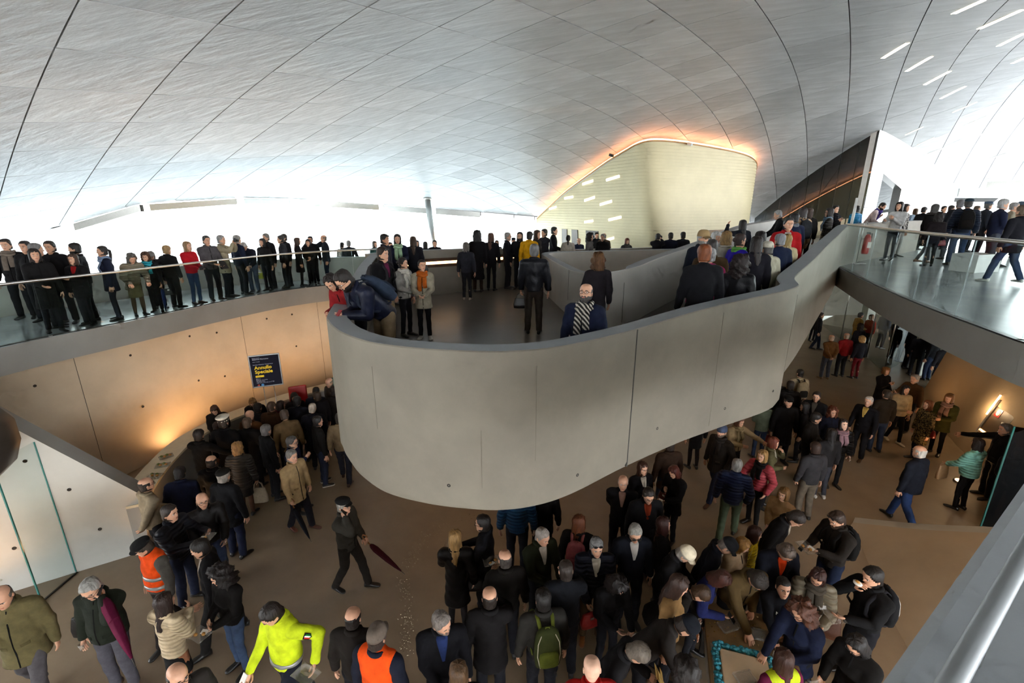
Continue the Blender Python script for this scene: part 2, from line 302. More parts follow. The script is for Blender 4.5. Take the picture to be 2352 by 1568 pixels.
def hair_geo(kind, rng):
    """hair shell: a loft around the head that sinks under the skin outside the hairline"""
    P = dict(short=(.013,.03), crew=(.007,.05), bald=(.008,.035), bob=(.026,-.035), long=(.024,-.26), curly=(.045,-.05), curlylong=(.062,-.13),
             perm=(.034,.0), bun=(.012,.03), pony=(.012,.03), back=(.02,-.01), bowl=(.024,.02))[kind]
    off, zmin = P
    zs = np.concatenate([np.array([.2375,.234,.226,.212]), np.linspace(.196, zmin, 10 if zmin > -.1 else 16)])
    ns = 32; a = np.arange(ns)*2*np.pi/ns; rows = []
    k1, k2, k3 = rng.random(3)*6.28
    for zi, z in enumerate(zs):
        rx, yf, yb = ring_at(max(z, -.02))
        if z < .10:                      # hair hangs from the widest part of the skull
            t = min(1, (.10-z)/.3); rx = max(rx, .074-.004*t); yb = max(yb, .088+.02*t); yf = max(yf, .05)
        o = np.full(ns, off)
        am = np.minimum(a, 2*np.pi-a)
        wav = .16*np.sin(7*a+k1+z*18)+.14*np.sin(13*a+k2-z*30)+.10*np.sin(21*a+k3+z*60)
        if kind in ('curly','curlylong','perm'): wav = .28*np.sin(6*a+k1+z*55)+.24*np.sin(11*a+k2-z*90)+.2*np.sin(17*a+k3+z*140)
        o = o*(1+wav)
        if z > .20: o = o*np.interp(z, [.2, .2375], [1, .85])+np.interp(z, [.2,.2375],[0,.006])
        if kind == 'curlylong': o *= np.interp(z, [-.13,-.03,.1,.24], [.55,1.25,1.1,.8])
        if kind == 'long': o *= np.interp(z, [-.26,-.1,.1], [.75,1.1,1.0])
        if kind in ('short','crew','bun','pony','bald'):
            zb = np.interp(am, [0,.75,1.05,1.35,1.7,2.2,3.2], [.192,.186,.165,.115,.085,.045,.035])
            if kind == 'short': zb = np.interp(am, [0,.6,.95,1.3,1.55,1.8,2.3,3.2], [.182,.184,.160,.105,.108,.06,.03,.03])
            keep = z > zb
            if kind == 'bald': keep &= (am > 1.05) & (z < np.interp(am, [1.05,1.6,3.2], [.150,.172,.185]))
        elif kind == 'bowl': keep = (am > .85) | (z > .158)
        elif kind in ('bob','back'): keep = (am > np.interp(z, [-.03,.05,.15,.185,.2], [1.25,1.05,1.0,.75,0])) | (z > .196)
        elif kind == 'long': keep = (am > np.interp(z, [-.3,-.03,.05,.15,.185,.2], [1.5,1.25,1.1,1.0,.6,0])) | (z > .196)
        elif kind == 'perm': keep = (am > np.interp(z, [0,.1,.16,.185,.195], [1.5,1.2,.95,.6,0])) | (z > .19)
        else: keep = (am > np.interp(z, [-.15,-.03,.05,.15,.19,.205], [1.3,1.1,1.0,.95,.6,0])) | (z > .205)
        # swing the front locks outwards around the shoulders
        ph = ring_pts(z, rx, yf, yb, a)
        dirv = ph.copy(); dirv[:,2] = 0; L = np.linalg.norm(dirv, axis=1)[:,None]+1e-9; dirv /= L
        if z > .09:
            cen = np.array([0,0,.09]); dr_ = ph-cen; dr_ /= np.linalg.norm(dr_, axis=1)[:,None]; bl = min(1, (z-.09)/.06); dirv = dirv*(1-bl)+dr_*bl
        ph = np.where(keep[:,None], ph+dirv*o[:,None], ph*np.array([.86,.86,1])-np.array([0,0,.02 if z > .2 else 0]))
        if z < -.03 and kind in ('long','curlylong'): ph[:,1] += .02*np.minimum(1, (-.03-z)/.15)
        rows.append(ph)
    g = Geo(); f = grid_faces(len(rows), ns); g.add(np.concatenate(rows), f)
    if kind == 'bun': g.add(*ellipsoid((0,.115,.135), (.042,.036,.042), 10, 7))
    if kind == 'pony': g.add(*tube([(0,.10,.16),(0,.135,.13),(0,.135,.04),(0,.12,-.09),(0,.115,-.17)], [.018,.030,.032,.026,.008], 10))
    return g

def hat_geo(kind):
    g = Geo(); ns = 28; a = np.arange(ns)*2*np.pi/ns
    def dome(z0, off, top, wide=0, back=0, n=8):
        rows = []
        for t in np.linspace(0, 1, n):
            z = z0+(top-z0)*np.sin(t*np.pi/2); rx, yf, yb = ring_at(z0+.02)
            k = np.cos(t*np.pi/2)**.55 if t < 1 else .02
            w = 1+wide*np.sin(np.pi*min(1, t*1.4))
            rows.append(ring_pts(z, (rx+off)*k*w, (yf+off)*k*w, (yb+off+back)*k*w, a))
        g.add(np.concatenate(rows[::-1]), grid_faces(n, ns))
    def brim(z, reach, half, drop, y0=-.085):
        n = 9; top = []; 
        for r in (0, .33, .66, 1):
            for t in np.linspace(-1, 1, n):
                x = half*t*(1-.22*r); y = y0+.03*t*t-reach*r*np.sqrt(max(0, 1-.55*t*t)); top.append((x, y, z-drop*r*r-.018*t*t))
        top = np.array(top); bot = top-[0,0,.006]; N = len(top); f = []
        for i in range(3):
            for j in range(n-1):
                q = (i*n+j, i*n+j+1, (i+1)*n+j+1, (i+1)*n+j); f += [q[::-1], tuple(k+N for k in q)]
        for j in range(n-1): f.append((3*n+j, 3*n+j+1, 3*n+j+1+N, 3*n+j+N))
        g.add(np.concatenate([top, bot]), f)
    if kind == 'cap': dome(.150, .014, .262); brim(.158, .085, .075, .022)
    elif kind == 'flat': dome(.180, .016, .256, .16, .01); brim(.186, .052, .082, .018, -.088)
    elif kind == 'beret': dome(.165, .012, .252, .30, .02)
    elif kind == 'beanie': dome(.135, .012, .262)
    elif kind == 'hood': dome(-.03, .05, .27, .0, .03, 12)
    elif kind == 'navy':
        dome(.160, .012, .215); rows = [ring_pts(z, .082*k, .096*k, .112*k, a) for z, k in ((.205,.98),(.238,1.32),(.252,1.32),(.262,1.15),(.265,.02))]
        g.add(np.concatenate(rows[::-1]), grid_faces(5, ns)); brim(.165, .045, .07, .02)
    return g

def hand_geo(side, curl):
    """wrist at the origin, fingers along -Z, palm towards +Y, thumb on the -side*X edge"""
    g = Geo(); ns = 10; a = np.arange(ns)*2*np.pi/ns
    rows = []
    for z, w, t, xo in ((.03,.026,.021,0),(0,.028,.019,0),(-.03,.038,.017,0),(-.065,.043,.016,0),(-.09,.042,.013,0),(-.096,.036,.008,0)):
        rows.append(np.stack([xo+w*np.cos(a), t*np.sin(a), np.full(ns, z)], -1))
    v, f = np.concatenate(rows), grid_faces(6, ns); g.add(v, [tuple(reversed(q))[::-1] for q in f])
    for i, (x, L) in enumerate(((-.031,.068),(-.011,.078),(.010,.073),(.029,.058))):
        p = np.array([x*-side, 0, -.085]); pts = [p+np.array([0,0,.02]), p]; ang = .1+.25*curl
        for k in range(3):
            ang += curl*(.55 if k else .35); l = L*(.42,.32,.26)[k]
            p = p+np.array([x*-side*.06*(1-curl*.4), l*np.sin(ang), -l*np.cos(ang)]); pts.append(p)
        v, f = tube(pts, [.0098,.0098,.0088,.0080,.0058], 6); g.add(v, f)
    b = np.array([.030*side, .004, -.022]); s = side
    pts = [b, b+[.018*s,.012,-.026], b+[.026*s,.022+.012*curl,-.055], b+[.024*s-.012*s*curl,.032+.016*curl,-.078]]
    v, f = tube(pts, [.015,.0125,.0105,.007], 6); g.add(v, f)
    return g

def surfnet(f, org, h):
    s = f < 0
    sh = [(i,j,k) for i in (0,1) for j in (0,1) for k in (0,1)]
    nx, ny, nz = f.shape
    sl = lambda A, o: A[o[0]:nx-1+o[0], o[1]:ny-1+o[1], o[2]:nz-1+o[2]]
    cnt = sum(sl(s, o).astype(np.int8) for o in sh)
    act = (cnt > 0) & (cnt < 8); idx = np.full(act.shape, -1, np.int64); n = int(act.sum()); idx[act] = np.arange(n)
    I = np.argwhere(act); pos = np.zeros((n,3)); c = np.zeros(n)
    for ax in range(3):
        e = [0,0,0]; e[ax] = 1
        for o in sh:
            if o[ax]: continue
            a = f[I[:,0]+o[0], I[:,1]+o[1], I[:,2]+o[2]]; b = f[I[:,0]+o[0]+e[0], I[:,1]+o[1]+e[1], I[:,2]+o[2]+e[2]]
            m = (a < 0) != (b < 0); t = np.where(m, a/np.where(m, a-b, 1), 0)
            p = np.tile(np.array(o, float), (n,1)); p[:,ax] += t
            pos += p*m[:,None]; c += m
    V = (I+pos/c[:,None])*h+org
    Q = []
    for ax in range(3):
        u, w = [(1,2),(2,0),(0,1)][ax]
        lo = [slice(1,-1)]*3; lo[ax] = slice(0,-1); hi = list(lo); hi[ax] = slice(1, None)
        A = s[tuple(lo)]; B = s[tuple(hi)]
        for flip, M in ((False, A & ~B), (True, ~A & B)):
            K = np.argwhere(M); K += np.array([0 if k == ax else 1 for k in range(3)])
            def cell(du, dw):
                J = K.copy(); J[:,u] -= du; J[:,w] -= dw; return idx[J[:,0], J[:,1], J[:,2]]
            q = np.stack([cell(1,1), cell(0,1), cell(0,0), cell(1,0)], -1)
            Q.append(q[:, ::-1] if flip else q)
    return V, np.concatenate(Q)
def sd_cone(P, a, b, ra, rb, sy=1.0, cy=0.0):
    a = np.array(a, float); b = np.array(b, float); S = np.array([1, 1/sy, 1])
    p = (P-a)*S; d = (b-a)*S; t = np.clip(p@d/(d@d+1e-9), 0, 1)
    r = ra+(rb-ra)*t
    return (np.linalg.norm(p-t[:,None]*d, axis=1)-r)*(sy if sy < 1 else 1)**.5
def smin(a, b, k):
    h = np.clip(.5+.5*(b-a)/k, 0, 1); return b+(a-b)*h-k*h*(1-h)
def rotx(v, ang, piv):
    v = np.asarray(v, float)-piv; c, s = np.cos(ang), np.sin(ang)
    return np.stack([v[...,0], c*v[...,1]-s*v[...,2], s*v[...,1]+c*v[...,2]], -1)+piv
HIP = np.array([0,0,.93])
ARMS = dict(  # wrist target (out, forward, z) in the unleaned figure, finger curl, palm direction
 down=(.29,.03,.83,.35), relaxed=(.27,.10,.86,.4), front=(.06,.27,1.03,.5), belly=(.03,.25,1.10,.5), hold=(.10,.36,1.13,.45), low=(.15,.33,1.0,.45),
 phone=(.115,.10,1.50,.75), cam=(.07,.33,1.52,.7), back=(.05,-.19,.93,.5), pocket=(.25,.07,.90,.3), reach=(.12,.60,.92,.25), chest=(.04,.25,1.28,.5),
 mouth=(.05,.20,1.46,.7), point=(.32,.52,1.30,.6), rail=(.20,.42,1.02,.7), out=(.62,.22,1.12,.35), grip=(.26,.14,.82,1.0), show=(.14,.40,1.22,.55), cross=(-.10,.22,1.16,.6),
 up=(.30,.30,1.62,.5), strap=(.12,.20,1.32,.9), elbow=(.02,.50,1.18,.7))
def ik(sh, wr, side, l1=.285, l2=.265, pole=None):
    d = wr-sh; L = np.linalg.norm(d); m = l1+l2-.004
    if L > m: wr = sh+d*m/L; d = wr-sh; L = m
    a = (l1*l1-l2*l2+L*L)/(2*L); h = np.sqrt(max(l1*l1-a*a, 0)); u = d/L
    p = np.array([side*.55, .55, -.7]) if pole is None else np.array(pole, float)
    p = p-u*(p@u); p /= np.linalg.norm(p)
    return sh+u*a+p*h, wr
HEMS = dict(jk=.86, sw=.88, shirt=.90, mid=.70, coat=.52, long=.38, crop=.95, suit=.80)
def frame_to(d, palm):
    z = -d/np.linalg.norm(d); y = palm-z*(palm@z)
    if np.linalg.norm(y) < 1e-3: y = np.array([1.,0,0])-z*z[0]
    y /= np.linalg.norm(y); return np.stack([np.cross(y, z), y, z], 1)

def make_person(label, x, y, z, h, yaw, sex='m', top='jk', col='111111', leg='131318', hair='short', hc='1c1512', skin=0, ra='down', la='down',
                lean=0, step=0, head=(0,0), hat=None, hatc='111111', beard=0, glasses=0, scarf=None, shirt=None, tie=None, pf=0, belly=0, skirt=None, tights=None,
                shoe='0d0b0a', vest=None, near=1, extra=(), group=None, fur=None, stripe=None, badge=0, prn=None, bare=0, sole=None, dots=None):
    rng = np.random.default_rng(abs(hash((round(x*97), round(y*89), round(h*1000)))) % 2**31)
    S = h/1.75; fem = sex == 'f'; lean_r = np.radians(lean)
    vox = .020 if near == 2 else (.025 if near else .034)
    W = .90 if fem else 1.0
    shx = .196*W; SH = [np.array([s*shx, .005, 1.395]) for s in (-1, 1)]     # 0 = figure's right, 1 = left
    # ---- arms
    arm = []
    for k, (nm, s) in enumerate(((ra, -1), (la, 1))):
        if isinstance(nm, str): ou, fo, zz, curl = ARMS[nm]
        else: ou, fo, zz, curl = nm
        wr = np.array([s*ou*(W if ou > .2 else 1), -fo, zz])
        wr = rotx(wr, -lean_r*(.55 if lean else 0), HIP) if lean else wr
        pole = None
        if nm in ('back',): pole = (s*.9, .5, 0)
        if nm in ('cam','mouth','phone','up'): pole = (s*.75, -.1, -.9)
        if nm == 'pocket': pole = (s*.7, .75, -.1)
        el, wr = ik(SH[k], wr, s, pole=pole); arm.append((SH[k], el, wr, curl, nm))
    # ---- legs
    ft = []
    sp = .085 if fem else .10
    for s in (-1, 1):
        fo = step*.26*s if step else (.015*s)
        lift = .05 if (step and s*step < 0) else 0
        ankle = np.array([s*(sp+.015), -fo, .085+lift]); hp = np.array([s*sp*.95, 0, .90])
        mid = (ankle+hp)/2; kn = mid+np.array([0, -.035-(.06 if step and s*step < 0 else 0), .02])
        ft.append((hp, kn, ankle))
    # ---- body: one skin mesh (head, neck, torso, limbs, hands)
    B = Geo(); hg = head_geo(near >= 1, beard); hv = hg.verts()
    hy, hp_ = np.radians(head[0]), np.radians(head[1])
    # head turns above the neck: blend from chin downwards
    w = np.clip((hv[:,2]+.10)/.10, 0, 1)[:,None]
    piv = np.array([0,.01,0.]); c_, s_ = np.cos(hy), np.sin(hy)
    def turn(v):
        q = v-piv; q = np.stack([c_*q[:,0]-s_*q[:,1], s_*q[:,0]+c_*q[:,1], q[:,2]], -1); q = rotx(q, hp_, np.zeros(3)); return q+piv
    hs = .98 if fem else 1.04
    hb = np.array([0,.0,1.75-.2365*hs])
    if sex == 'c': hs = 1.12; hb = np.array([0,0,1.75-.2365*hs])
    def place_head(v): return rotx(turn(v)*hs+hb+np.array([0,-.02,0]), lean_r, HIP)
    hv2 = hv*(1-w)+turn(hv)*w
    hv2 = rotx(hv2*hs+hb+np.array([0,-.02,0]), lean_r, HIP)
    B.add(hv2, hg.f, hg.m)
    tv, tf = tube([(0,.01,.86),(0,.01,1.0),(0,.01,1.2),(0,.01,1.38),(0,.01,1.46)], [.105,.10,.11,.105,.06], 10, (.58,1.0)); B.add(rotx(tv, lean_r, HIP), tf)
    hands = []
    for k, (a, e, wr, curl, nm) in enumerate(arm):
        s = -1 if k == 0 else 1
        v, f = tube([a, (a+e)/2, e, (e+wr)/2, wr], [.05,.045,.038,.035,.026], 8); B.add(rotx(v, lean_r, HIP), f)
        d = wr-e; d = d/np.linalg.norm(d)
        palm = np.array([-s,0,0.]) if nm in ('down','relaxed','grip','pocket','back') else np.array([-s*.8,-.1,.6 if nm in ('hold','low','show','front') else 0])
        if nm in ('reach','rail'): palm = np.array([0,0,-1.])
        if nm in ('cam','phone','mouth','chest','strap'): palm = np.array([-s,.6,0.])
        if not isinstance(nm, str): palm = np.array([-s*.5,0,.5])
        M = frame_to(d, palm); hgz = hand_geo(s, curl)
        B.add(rotx(hgz.verts()@M.T+wr, lean_r, HIP), hgz.f)
        hands.append((rotx((wr+d*.085)[None], lean_r, HIP)[0], M))
    for hp, kn, an in ft:
        v, f = tube([hp, (hp+kn)/2, kn, (kn+an)/2+[0,.012,0], an, an-[0,0,.05]], np.array([.085,.072,.054,.052,.036,.036])*(1 if (skirt and (tights or bare)) else .74), 10); B.add(v, f, 5 if tights or bare else 0)
    sk = SKIN[skin]; hcm = mat_hair(hc)
    mats = [sk, M_LIP, M_EYE, M_IRIS, hcm, mat_cloth(tights) if tights else sk]
    root = mesh_obj('person', B.verts(), B.f, mats, None, B.m)
    root.location = (x, y, z); root.rotation_euler = (0,0,math.radians(yaw)); root.scale = (S,S,S)
    root['label'] = label; root['category'] = 'person'
    if group: root['group'] = group
    # ---- upper garment
    hem = HEMS[top]; fl = .02 if top in ('mid','coat','long') else 0
    bw = 1.0+.12*belly
    def upper(P, grow=0.0, sleeves=True, hemz=hem):
        P = P.astype(np.float64)
        wx = .168*W*bw; dep = .72+.10*belly
        d = sd_cone(P, (0,.0,1.02), (0,.005,1.27), wx, .186*W, dep)
        d = smin(d, sd_cone(P, (0,0,min(hemz,.95)-.02), (0,0,1.04), (.176*W+.012*fem)*bw+fl+.03*max(0,.9-hemz), .168*W*bw, dep+.06), .05)
        d = smin(d, sd_cone(P, (-.132*W,.008,1.412), (.132*W,.008,1.412), .078, .078), .06)
        d = smin(d, sd_cone(P, (0,.012,1.40), (0,.0,1.475), .085, .066, .95), .05)
        if fem: d = smin(d, sd_cone(P, (-.065,-.085,1.25), (.065,-.085,1.25), .062, .062), .05)
        if belly: d = smin(d, sd_cone(P, (0,-.05,1.0), (0,-.05,1.12), .13*belly+.02, .12*belly+.02), .06)
        if sleeves:
            for k, (a, e, wr, curl, nm) in enumerate(arm):
                q = .01 if pf else 0
                wl = e+(wr-e)*.97
                s_ = np.minimum(sd_cone(P, a, e, .080+q, .066+q), sd_cone(P, e, wl, .066+q, .050+q))
                if bare: s_ = sd_cone(P, a, a+(e-a)*.75, .070, .060)
                d = smin(d, s_, .035)
        ph = rng0
        fold = np.sin(P[:,2]*34+ph[0]+2.2*np.sin(P[:,0]*17+ph[1]))*np.sin(P[:,0]*23+P[:,1]*29+ph[2])
        d = d-.0055*fold-grow
        return np.maximum(d, hemz-P[:,2])
    rng0 = rng.random(3)*6.28
    def net(fn, lo, hi, hstep):
        lo = np.array(lo); hi = np.array(hi); n = np.ceil((hi-lo)/hstep).astype(int)+2
        ax = [lo[i]-hstep/2+hstep*np.arange(n[i]) for i in range(3)]
        G = np.stack(np.meshgrid(*ax, indexing='ij'), -1).reshape(-1,3)
        return surfnet(fn(G).reshape(tuple(n)), np.array([ax[0][0],ax[1][0],ax[2][0]]), hstep)
    pts = np.array([q for a in arm for q in a[:3]])
    lo = np.minimum(pts.min(0)-.09, [-.30,-.30,hem-.04]); hi = np.maximum(pts.max(0)+.09, [.30,.28,1.56])
    V, F = net(upper, lo, hi, vox)
    gname = {'coat':'coat','long':'coat','mid':'coat','sw':'sweater','shirt':'shirt','suit':'suit_jacket'}.get(top, 'jacket')
    garment = mesh_obj(gname, rotx(V, lean_r, HIP), F, [mat_cloth(col, pf, dots)], root)
    def surf_front(xs, zs, sgn=-1, fn=None):
        """y of the garment surface in front of (x, z)"""
        fn = fn or (lambda P: upper(P, sleeves=False))
        a = np.full(len(xs), sgn*.42); b = np.zeros(len(xs))
        for _ in range(14):
            m = (a+b)/2; v = fn(np.stack([xs, m, zs], -1)); ins = v < 0; b = np.where(ins, m, b); a = np.where(ins, a, m)
        return (a+b)/2
    def patch(name, rows, mat, off=.006, nx=5, sgn=-1, fn=None, par=None):
        """strip of cloth lying on the garment: rows of (z, x0, x1)"""
        X = np.array([np.linspace(r[1], r[2], nx) for r in rows]); Z = np.array([np.full(nx, r[0]) for r in rows])
        Y = surf_front(X.ravel(), Z.ravel(), sgn, fn)
        O = np.stack([X.ravel(), Y+sgn*off, Z.ravel()], -1); I = O-np.array([0,sgn*(off+.006),0]); N = len(O); f = []; nr = len(rows)
        for i in range(nr-1):
            for j in range(nx-1):
                q = (i*nx+j, i*nx+j+1, (i+1)*nx+j+1, (i+1)*nx+j)
                f += [q if sgn > 0 else q[::-1], tuple(k+N for k in (q[::-1] if sgn > 0 else q))]
        for i in range(nr-1):
            for j in (0, nx-1): f.append((i*nx+j, (i+1)*nx+j, (i+1)*nx+j+N, i*nx+j+N))
        for j in range(nx-1):
            for i in (0, nr-1): f.append((i*nx+j, i*nx+j+1, i*nx+j+1+N, i*nx+j+N))
        return mesh_obj(name, rotx(np.concatenate([O, I]), lean_r, HIP), f, [mat], par or root)
    def band(name, z0, z1, mat, grow, fn=None, par=None):
        n = 36; a = np.arange(n)*2*np.pi/n; D = np.stack([np.sin(a), -np.cos(a)], -1)
        rows = []
        for zz, g_ in ((z0, 0), (z0, grow), (z1, grow), (z1, 0)):
            lo_ = np.zeros(n); hi_ = np.full(n, .45)
            for _ in range(14):
                m = (lo_+hi_)/2; v = fn(np.concatenate([D*m[:,None], np.full((n,1), zz)], 1)); lo_ = np.where(v < 0, m, lo_); hi_ = np.where(v < 0, hi_, m)
            r = lo_+g_; rows.append(np.concatenate([D*r[:,None], np.full((n,1), zz)], 1))
        return mesh_obj(name, rotx(np.concatenate(rows), lean_r, HIP), grid_faces(4, n, caps=False), [mat], par or root)
    if shirt and near:
        sh_ = patch('shirt', [(1.455,-.062,.062),(1.40,-.055,.055),(1.32,-.036,.036),(1.22,-.014,.014)], mat_cloth(shirt))
        ty = patch('collar', [(1.475,-.055,.055),(1.445,-.058,.058)], mat_cloth(shirt), .012, par=sh_)
        if tie: patch('tie', [(1.44,-.018,.018),(1.40,-.016,.016),(1.30,-.022,.022),(1.20,-.012,.012)], mat_cloth(tie), .012, 3, par=sh_)
    elif near and top in ('jk','mid','coat','crop') and not vest and not pf:
        patch('zip', [(z_, -.006, .006) for z_ in np.linspace(1.44, max(hem+.02,.6), 6)], mat_cloth('080808'), .004, 2, par=garment)
    if near and top in ('jk','mid','coat','long','crop') and not scarf and not fur:      # stand-up collar, open at the throat
        a = np.linspace(.55, 2*np.pi-.55, 20); cp_ = np.stack([.082*np.sin(a), -.074*np.cos(a)+.004, 1.488+.014*np.cos(a)*-1], -1)
        v, f = tube(cp_, np.r_[.012, np.full(18, .021), .012], 7, (1.0,1.35)); mesh_obj('collar', rotx(v, lean_r, HIP), f, [mat_cloth(col)], garment)
    if near and top in ('jk','mid','coat','suit') and hem < .9:
        for sx in (-1, 1):
            zp = 1.0 if top != 'suit' else .98; x0, x1 = sorted((sx*.055, sx*.125)); patch('pocket_flap', [(zp+.018*(1 if sx < 0 else 1), x0, x1),(zp-.02, x0, x1)], mat_cloth(col), .006, 3, par=garment)
    if vest:
        vf = lambda P: upper(P, .014, False, .93)
        V, F = net(vf, (-.30,-.32,.90), (.30,.30,1.53), vox); vo = mesh_obj('vest', rotx(V, lean_r, HIP), F, [mat_cloth(vest)], root)
        if stripe:
            for z0 in stripe: band('reflective_band', z0, z0+.05, M_REFLECT, .006, vf, vo)
    if badge:                             # tricolour shield on the left sleeve
        a, e, wr = arm[1][:3]; c = a+(e-a)*.5; d = (e-a)/np.linalg.norm(e-a); o_ = np.array([1,-.45,.1]); o_ = o_-d*(o_@d); o_ /= np.linalg.norm(o_); t_ = np.cross(d, o_); c = c+o_*.082
        for nm_, w0, w1, L_, off_, mt in (('badge',-.034,.034,.045,0,'0c0c10'),('badge_stripe',-.024,-.008,.032,.003,'1f7a3a'),('badge_stripe',-.008,.008,.036,.003,'d8d4c8'),('badge_stripe',.008,.024,.032,.003,'b0201c')):
            vv = [c+t_*w+d*l+o_*(off_+q) for q in (0,.004) for w, l in ((w0,-L_),(w1,-L_),(w1,L_*.5),((w0+w1)/2,L_*1.0),(w0,L_*.5))]
            mesh_obj(nm_, rotx(np.array(vv), lean_r, HIP), [(0,1,2,3,4),(9,8,7,6,5)]+[(i, (i+1) % 5, (i+1) % 5+5, i+5) for i in range(5)], [mat_cloth(mt)], root, smooth=False)
    if prn:
        yy = float(surf_front(np.array([0.]), np.array([1.27]))[0]); M_ = Matrix.Translation(Vector(rotx(np.array([[-.085,yy-.014,1.25]]), lean_r, HIP)[0])) @ Matrix.Rotation(math.pi/2+lean_r-.05, 4, 'X')
        text_obj('lettering', prn, .062, M_, mat_cloth('c8c0b0'), garment, bold=.002)
    # ---- lower garment
    if skirt:
        sc, sz = skirt
        def sk_(P):
            d = sd_cone(P, (0,0,.98), (0,0,.80), .125*W, .165*W, .75); d = smin(d, sd_cone(P, (0,0,.80), (0,0,sz), .165*W, .17*W+.06*(.8-sz), .8), .03)
            return np.maximum(d-.006*np.sin(np.arctan2(P[:,1], P[:,0])*9+rng0[0])*(1-P[:,2]), np.maximum(sz-P[:,2], P[:,2]-1.02))
        V, F = net(sk_, (-.32,-.28,sz-.04), (.32,.28,1.06), vox); mesh_obj('skirt', V, F, [mat_cloth(sc)], root)
    if not (tights or (bare and skirt)) or not skirt:
        slim = .80 if fem else 1.0
        def tr(P):
            d = sd_cone(P, (0,.005,.90), (0,.005,.99), .135*W, .125*W, .78)
            for hp, kn, an in ft:
                e = np.minimum(sd_cone(P, hp, kn, .098*slim**.5, .073*slim), sd_cone(P, kn, an, .073*slim, .060*slim))
                d = smin(d, e, .03)
            fold = np.sin(P[:,2]*30+rng0[1]+1.5*np.sin(P[:,1]*20))*np.sin(P[:,0]*25+P[:,1]*31+rng0[0])
            return np.maximum(np.maximum(d-.0045*fold, P[:,2]-1.0), .055-P[:,2])
        q = np.array([p for l in ft for p in l])
        V, F = net(tr, np.minimum(q.min(0)-.12, [-.22,-.2,.03]), np.maximum(q.max(0)+.12, [.22,.2,1.02]), vox); mesh_obj('trousers', V, F, [mat_cloth(leg)], root)
    for hp, kn, an in ft:
        o = share_obj('shoe', SHOE_MESH, mat_leather(shoe), root); o.location = (an[0], an[1]+.0, an[2]-.085); o.rotation_euler = (0,0,math.radians(-12 if an[0] < 0 else 12))
        if sole: share_obj('sole', SOLE_MESH, mat_leather(sole), o)
    # ---- head dress
    if hair and hair != 'none':
        if not (hat in ('hood',)):
            hg2 = hair_geo(hair, rng); hv3 = hg2.verts()
            if hat: hv3 = hv3*np.array([1,1,1]); hv3[:,2] = np.minimum(hv3[:,2], .205)
            ww = np.clip((hv3[:,2]+.22)/.2, .25, 1)[:,None]
            mesh_obj('hair', rotx((hv3*(1-ww)+turn(hv3)*ww)*hs+hb+np.array([0,-.02,0]), lean_r, HIP), hg2.f, [hcm], root)
    if hat:
        hg3 = hat_geo(hat); o = mesh_obj({'flat':'flat_cap','navy':'officer_cap','hood':'hood'}.get(hat, hat), place_head(hg3.verts()), hg3.f, [mat_cloth(hatc)], root)
    if glasses and near:
        g = Geo()
        top_z = .118 if glasses == 1 or glasses == 3 else .20; yy = -.102 if glasses != 2 else -.088
        for s in (-1, 1):
            a = np.arange(12)*2*np.pi/12
            ring = np.stack([s*.033+.025*np.cos(a), np.full(12, yy)+.012*np.abs(np.cos(a)*0), top_z+.018*np.sin(a)], -1)
            g.add(*tube(np.concatenate([ring, ring[:1]]), .0026, 5)); g.add(*tube([(s*.057,yy,top_z+.006),(s*.080,yy+.06,top_z+.006),(s*.082,.015,top_z)], .0024, 5))
            if glasses >= 2: g.add(*ellipsoid((s*.033,yy,top_z), (.024,.002,.017), 12, 6))
        g.add(*tube([(-.010,yy,top_z+.004),(.010,yy,top_z+.004)], .0024, 5))
        mesh_obj('glasses', place_head(g.verts()), g.f, [M_FRAME], root)
    if scarf:
        g = Geo(); n = 22
        for lvl, rr, zz in ((0,.040,1.462),(1,.034,1.492),(2,.036,1.432)):
            a = np.arange(n+1)*2*np.pi/n+lvl
            p = np.stack([.088*np.cos(a)*(1+.06*lvl), .084*np.sin(a)-.01-.012*lvl, zz+.012*np.sin(3*a+lvl)-.02*np.cos(a-1.57)*0], -1)
            g.add(*tube(p, rr*(1+.10*np.sin(np.arange(n+1)*1.9)), 8, (1,.8)))
        for s, L in ((-1,.34),(1,.27)):
            xs = np.array([s*.045,s*.05,s*.055,s*.06]); zs = np.array([1.44,1.36,1.26,1.44-L]); ys = surf_front(xs, zs)-.02
            g.add(*tube(np.stack([xs, ys, zs], -1), [.045,.05,.05,.048], 8, (.35,1.0)))
        mesh_obj('scarf', rotx(g.verts(), lean_r, HIP), g.f, [mat_cloth(scarf, 2 if scarf == 'stripes' else 0)], root)
    if fur:
        n = 24; a = np.arange(n+1)*2*np.pi/n
        p = np.stack([.115*np.cos(a), .105*np.sin(a)+.01, 1.455+.03*np.sin(a)], -1); r = .045*(1+.22*np.sin(np.arange(n+1)*2.7))
        v, f = tube(p, r, 9); mesh_obj('collar', rotx(v, lean_r, HIP), f, [mat_hair(fur)], root)
    # ---- things carried: each stays a thing of its own
    R = Matrix.Translation((x,y,z)) @ Matrix.Rotation(math.radians(yaw), 4, 'Z') @ Matrix.Scale(S, 4)
    for e in extra:
        kind, side, lab = e[0], e[1], e[2]; args = e[3:]
        if side in ('R','L'):
            p, M = hands[0 if side == 'R' else 1]; carry(kind, lab, R @ Matrix.Translation(Vector(p)), S, *args)
        else:
            bp = rotx(np.array([[0,(.150 if not belly else .19),1.22]]), lean_r, HIP)[0] if side == 'B' else np.array([(.24 if side == 'SR' else -.24)*-1, .03, .92])
            Mx = Matrix.Translation(Vector(bp)) @ (Matrix.Rotation(lean_r, 4, 'X') if side == 'B' else Matrix.Identity(4)); carry(kind, lab, R @ Mx, S, *args)
    return root

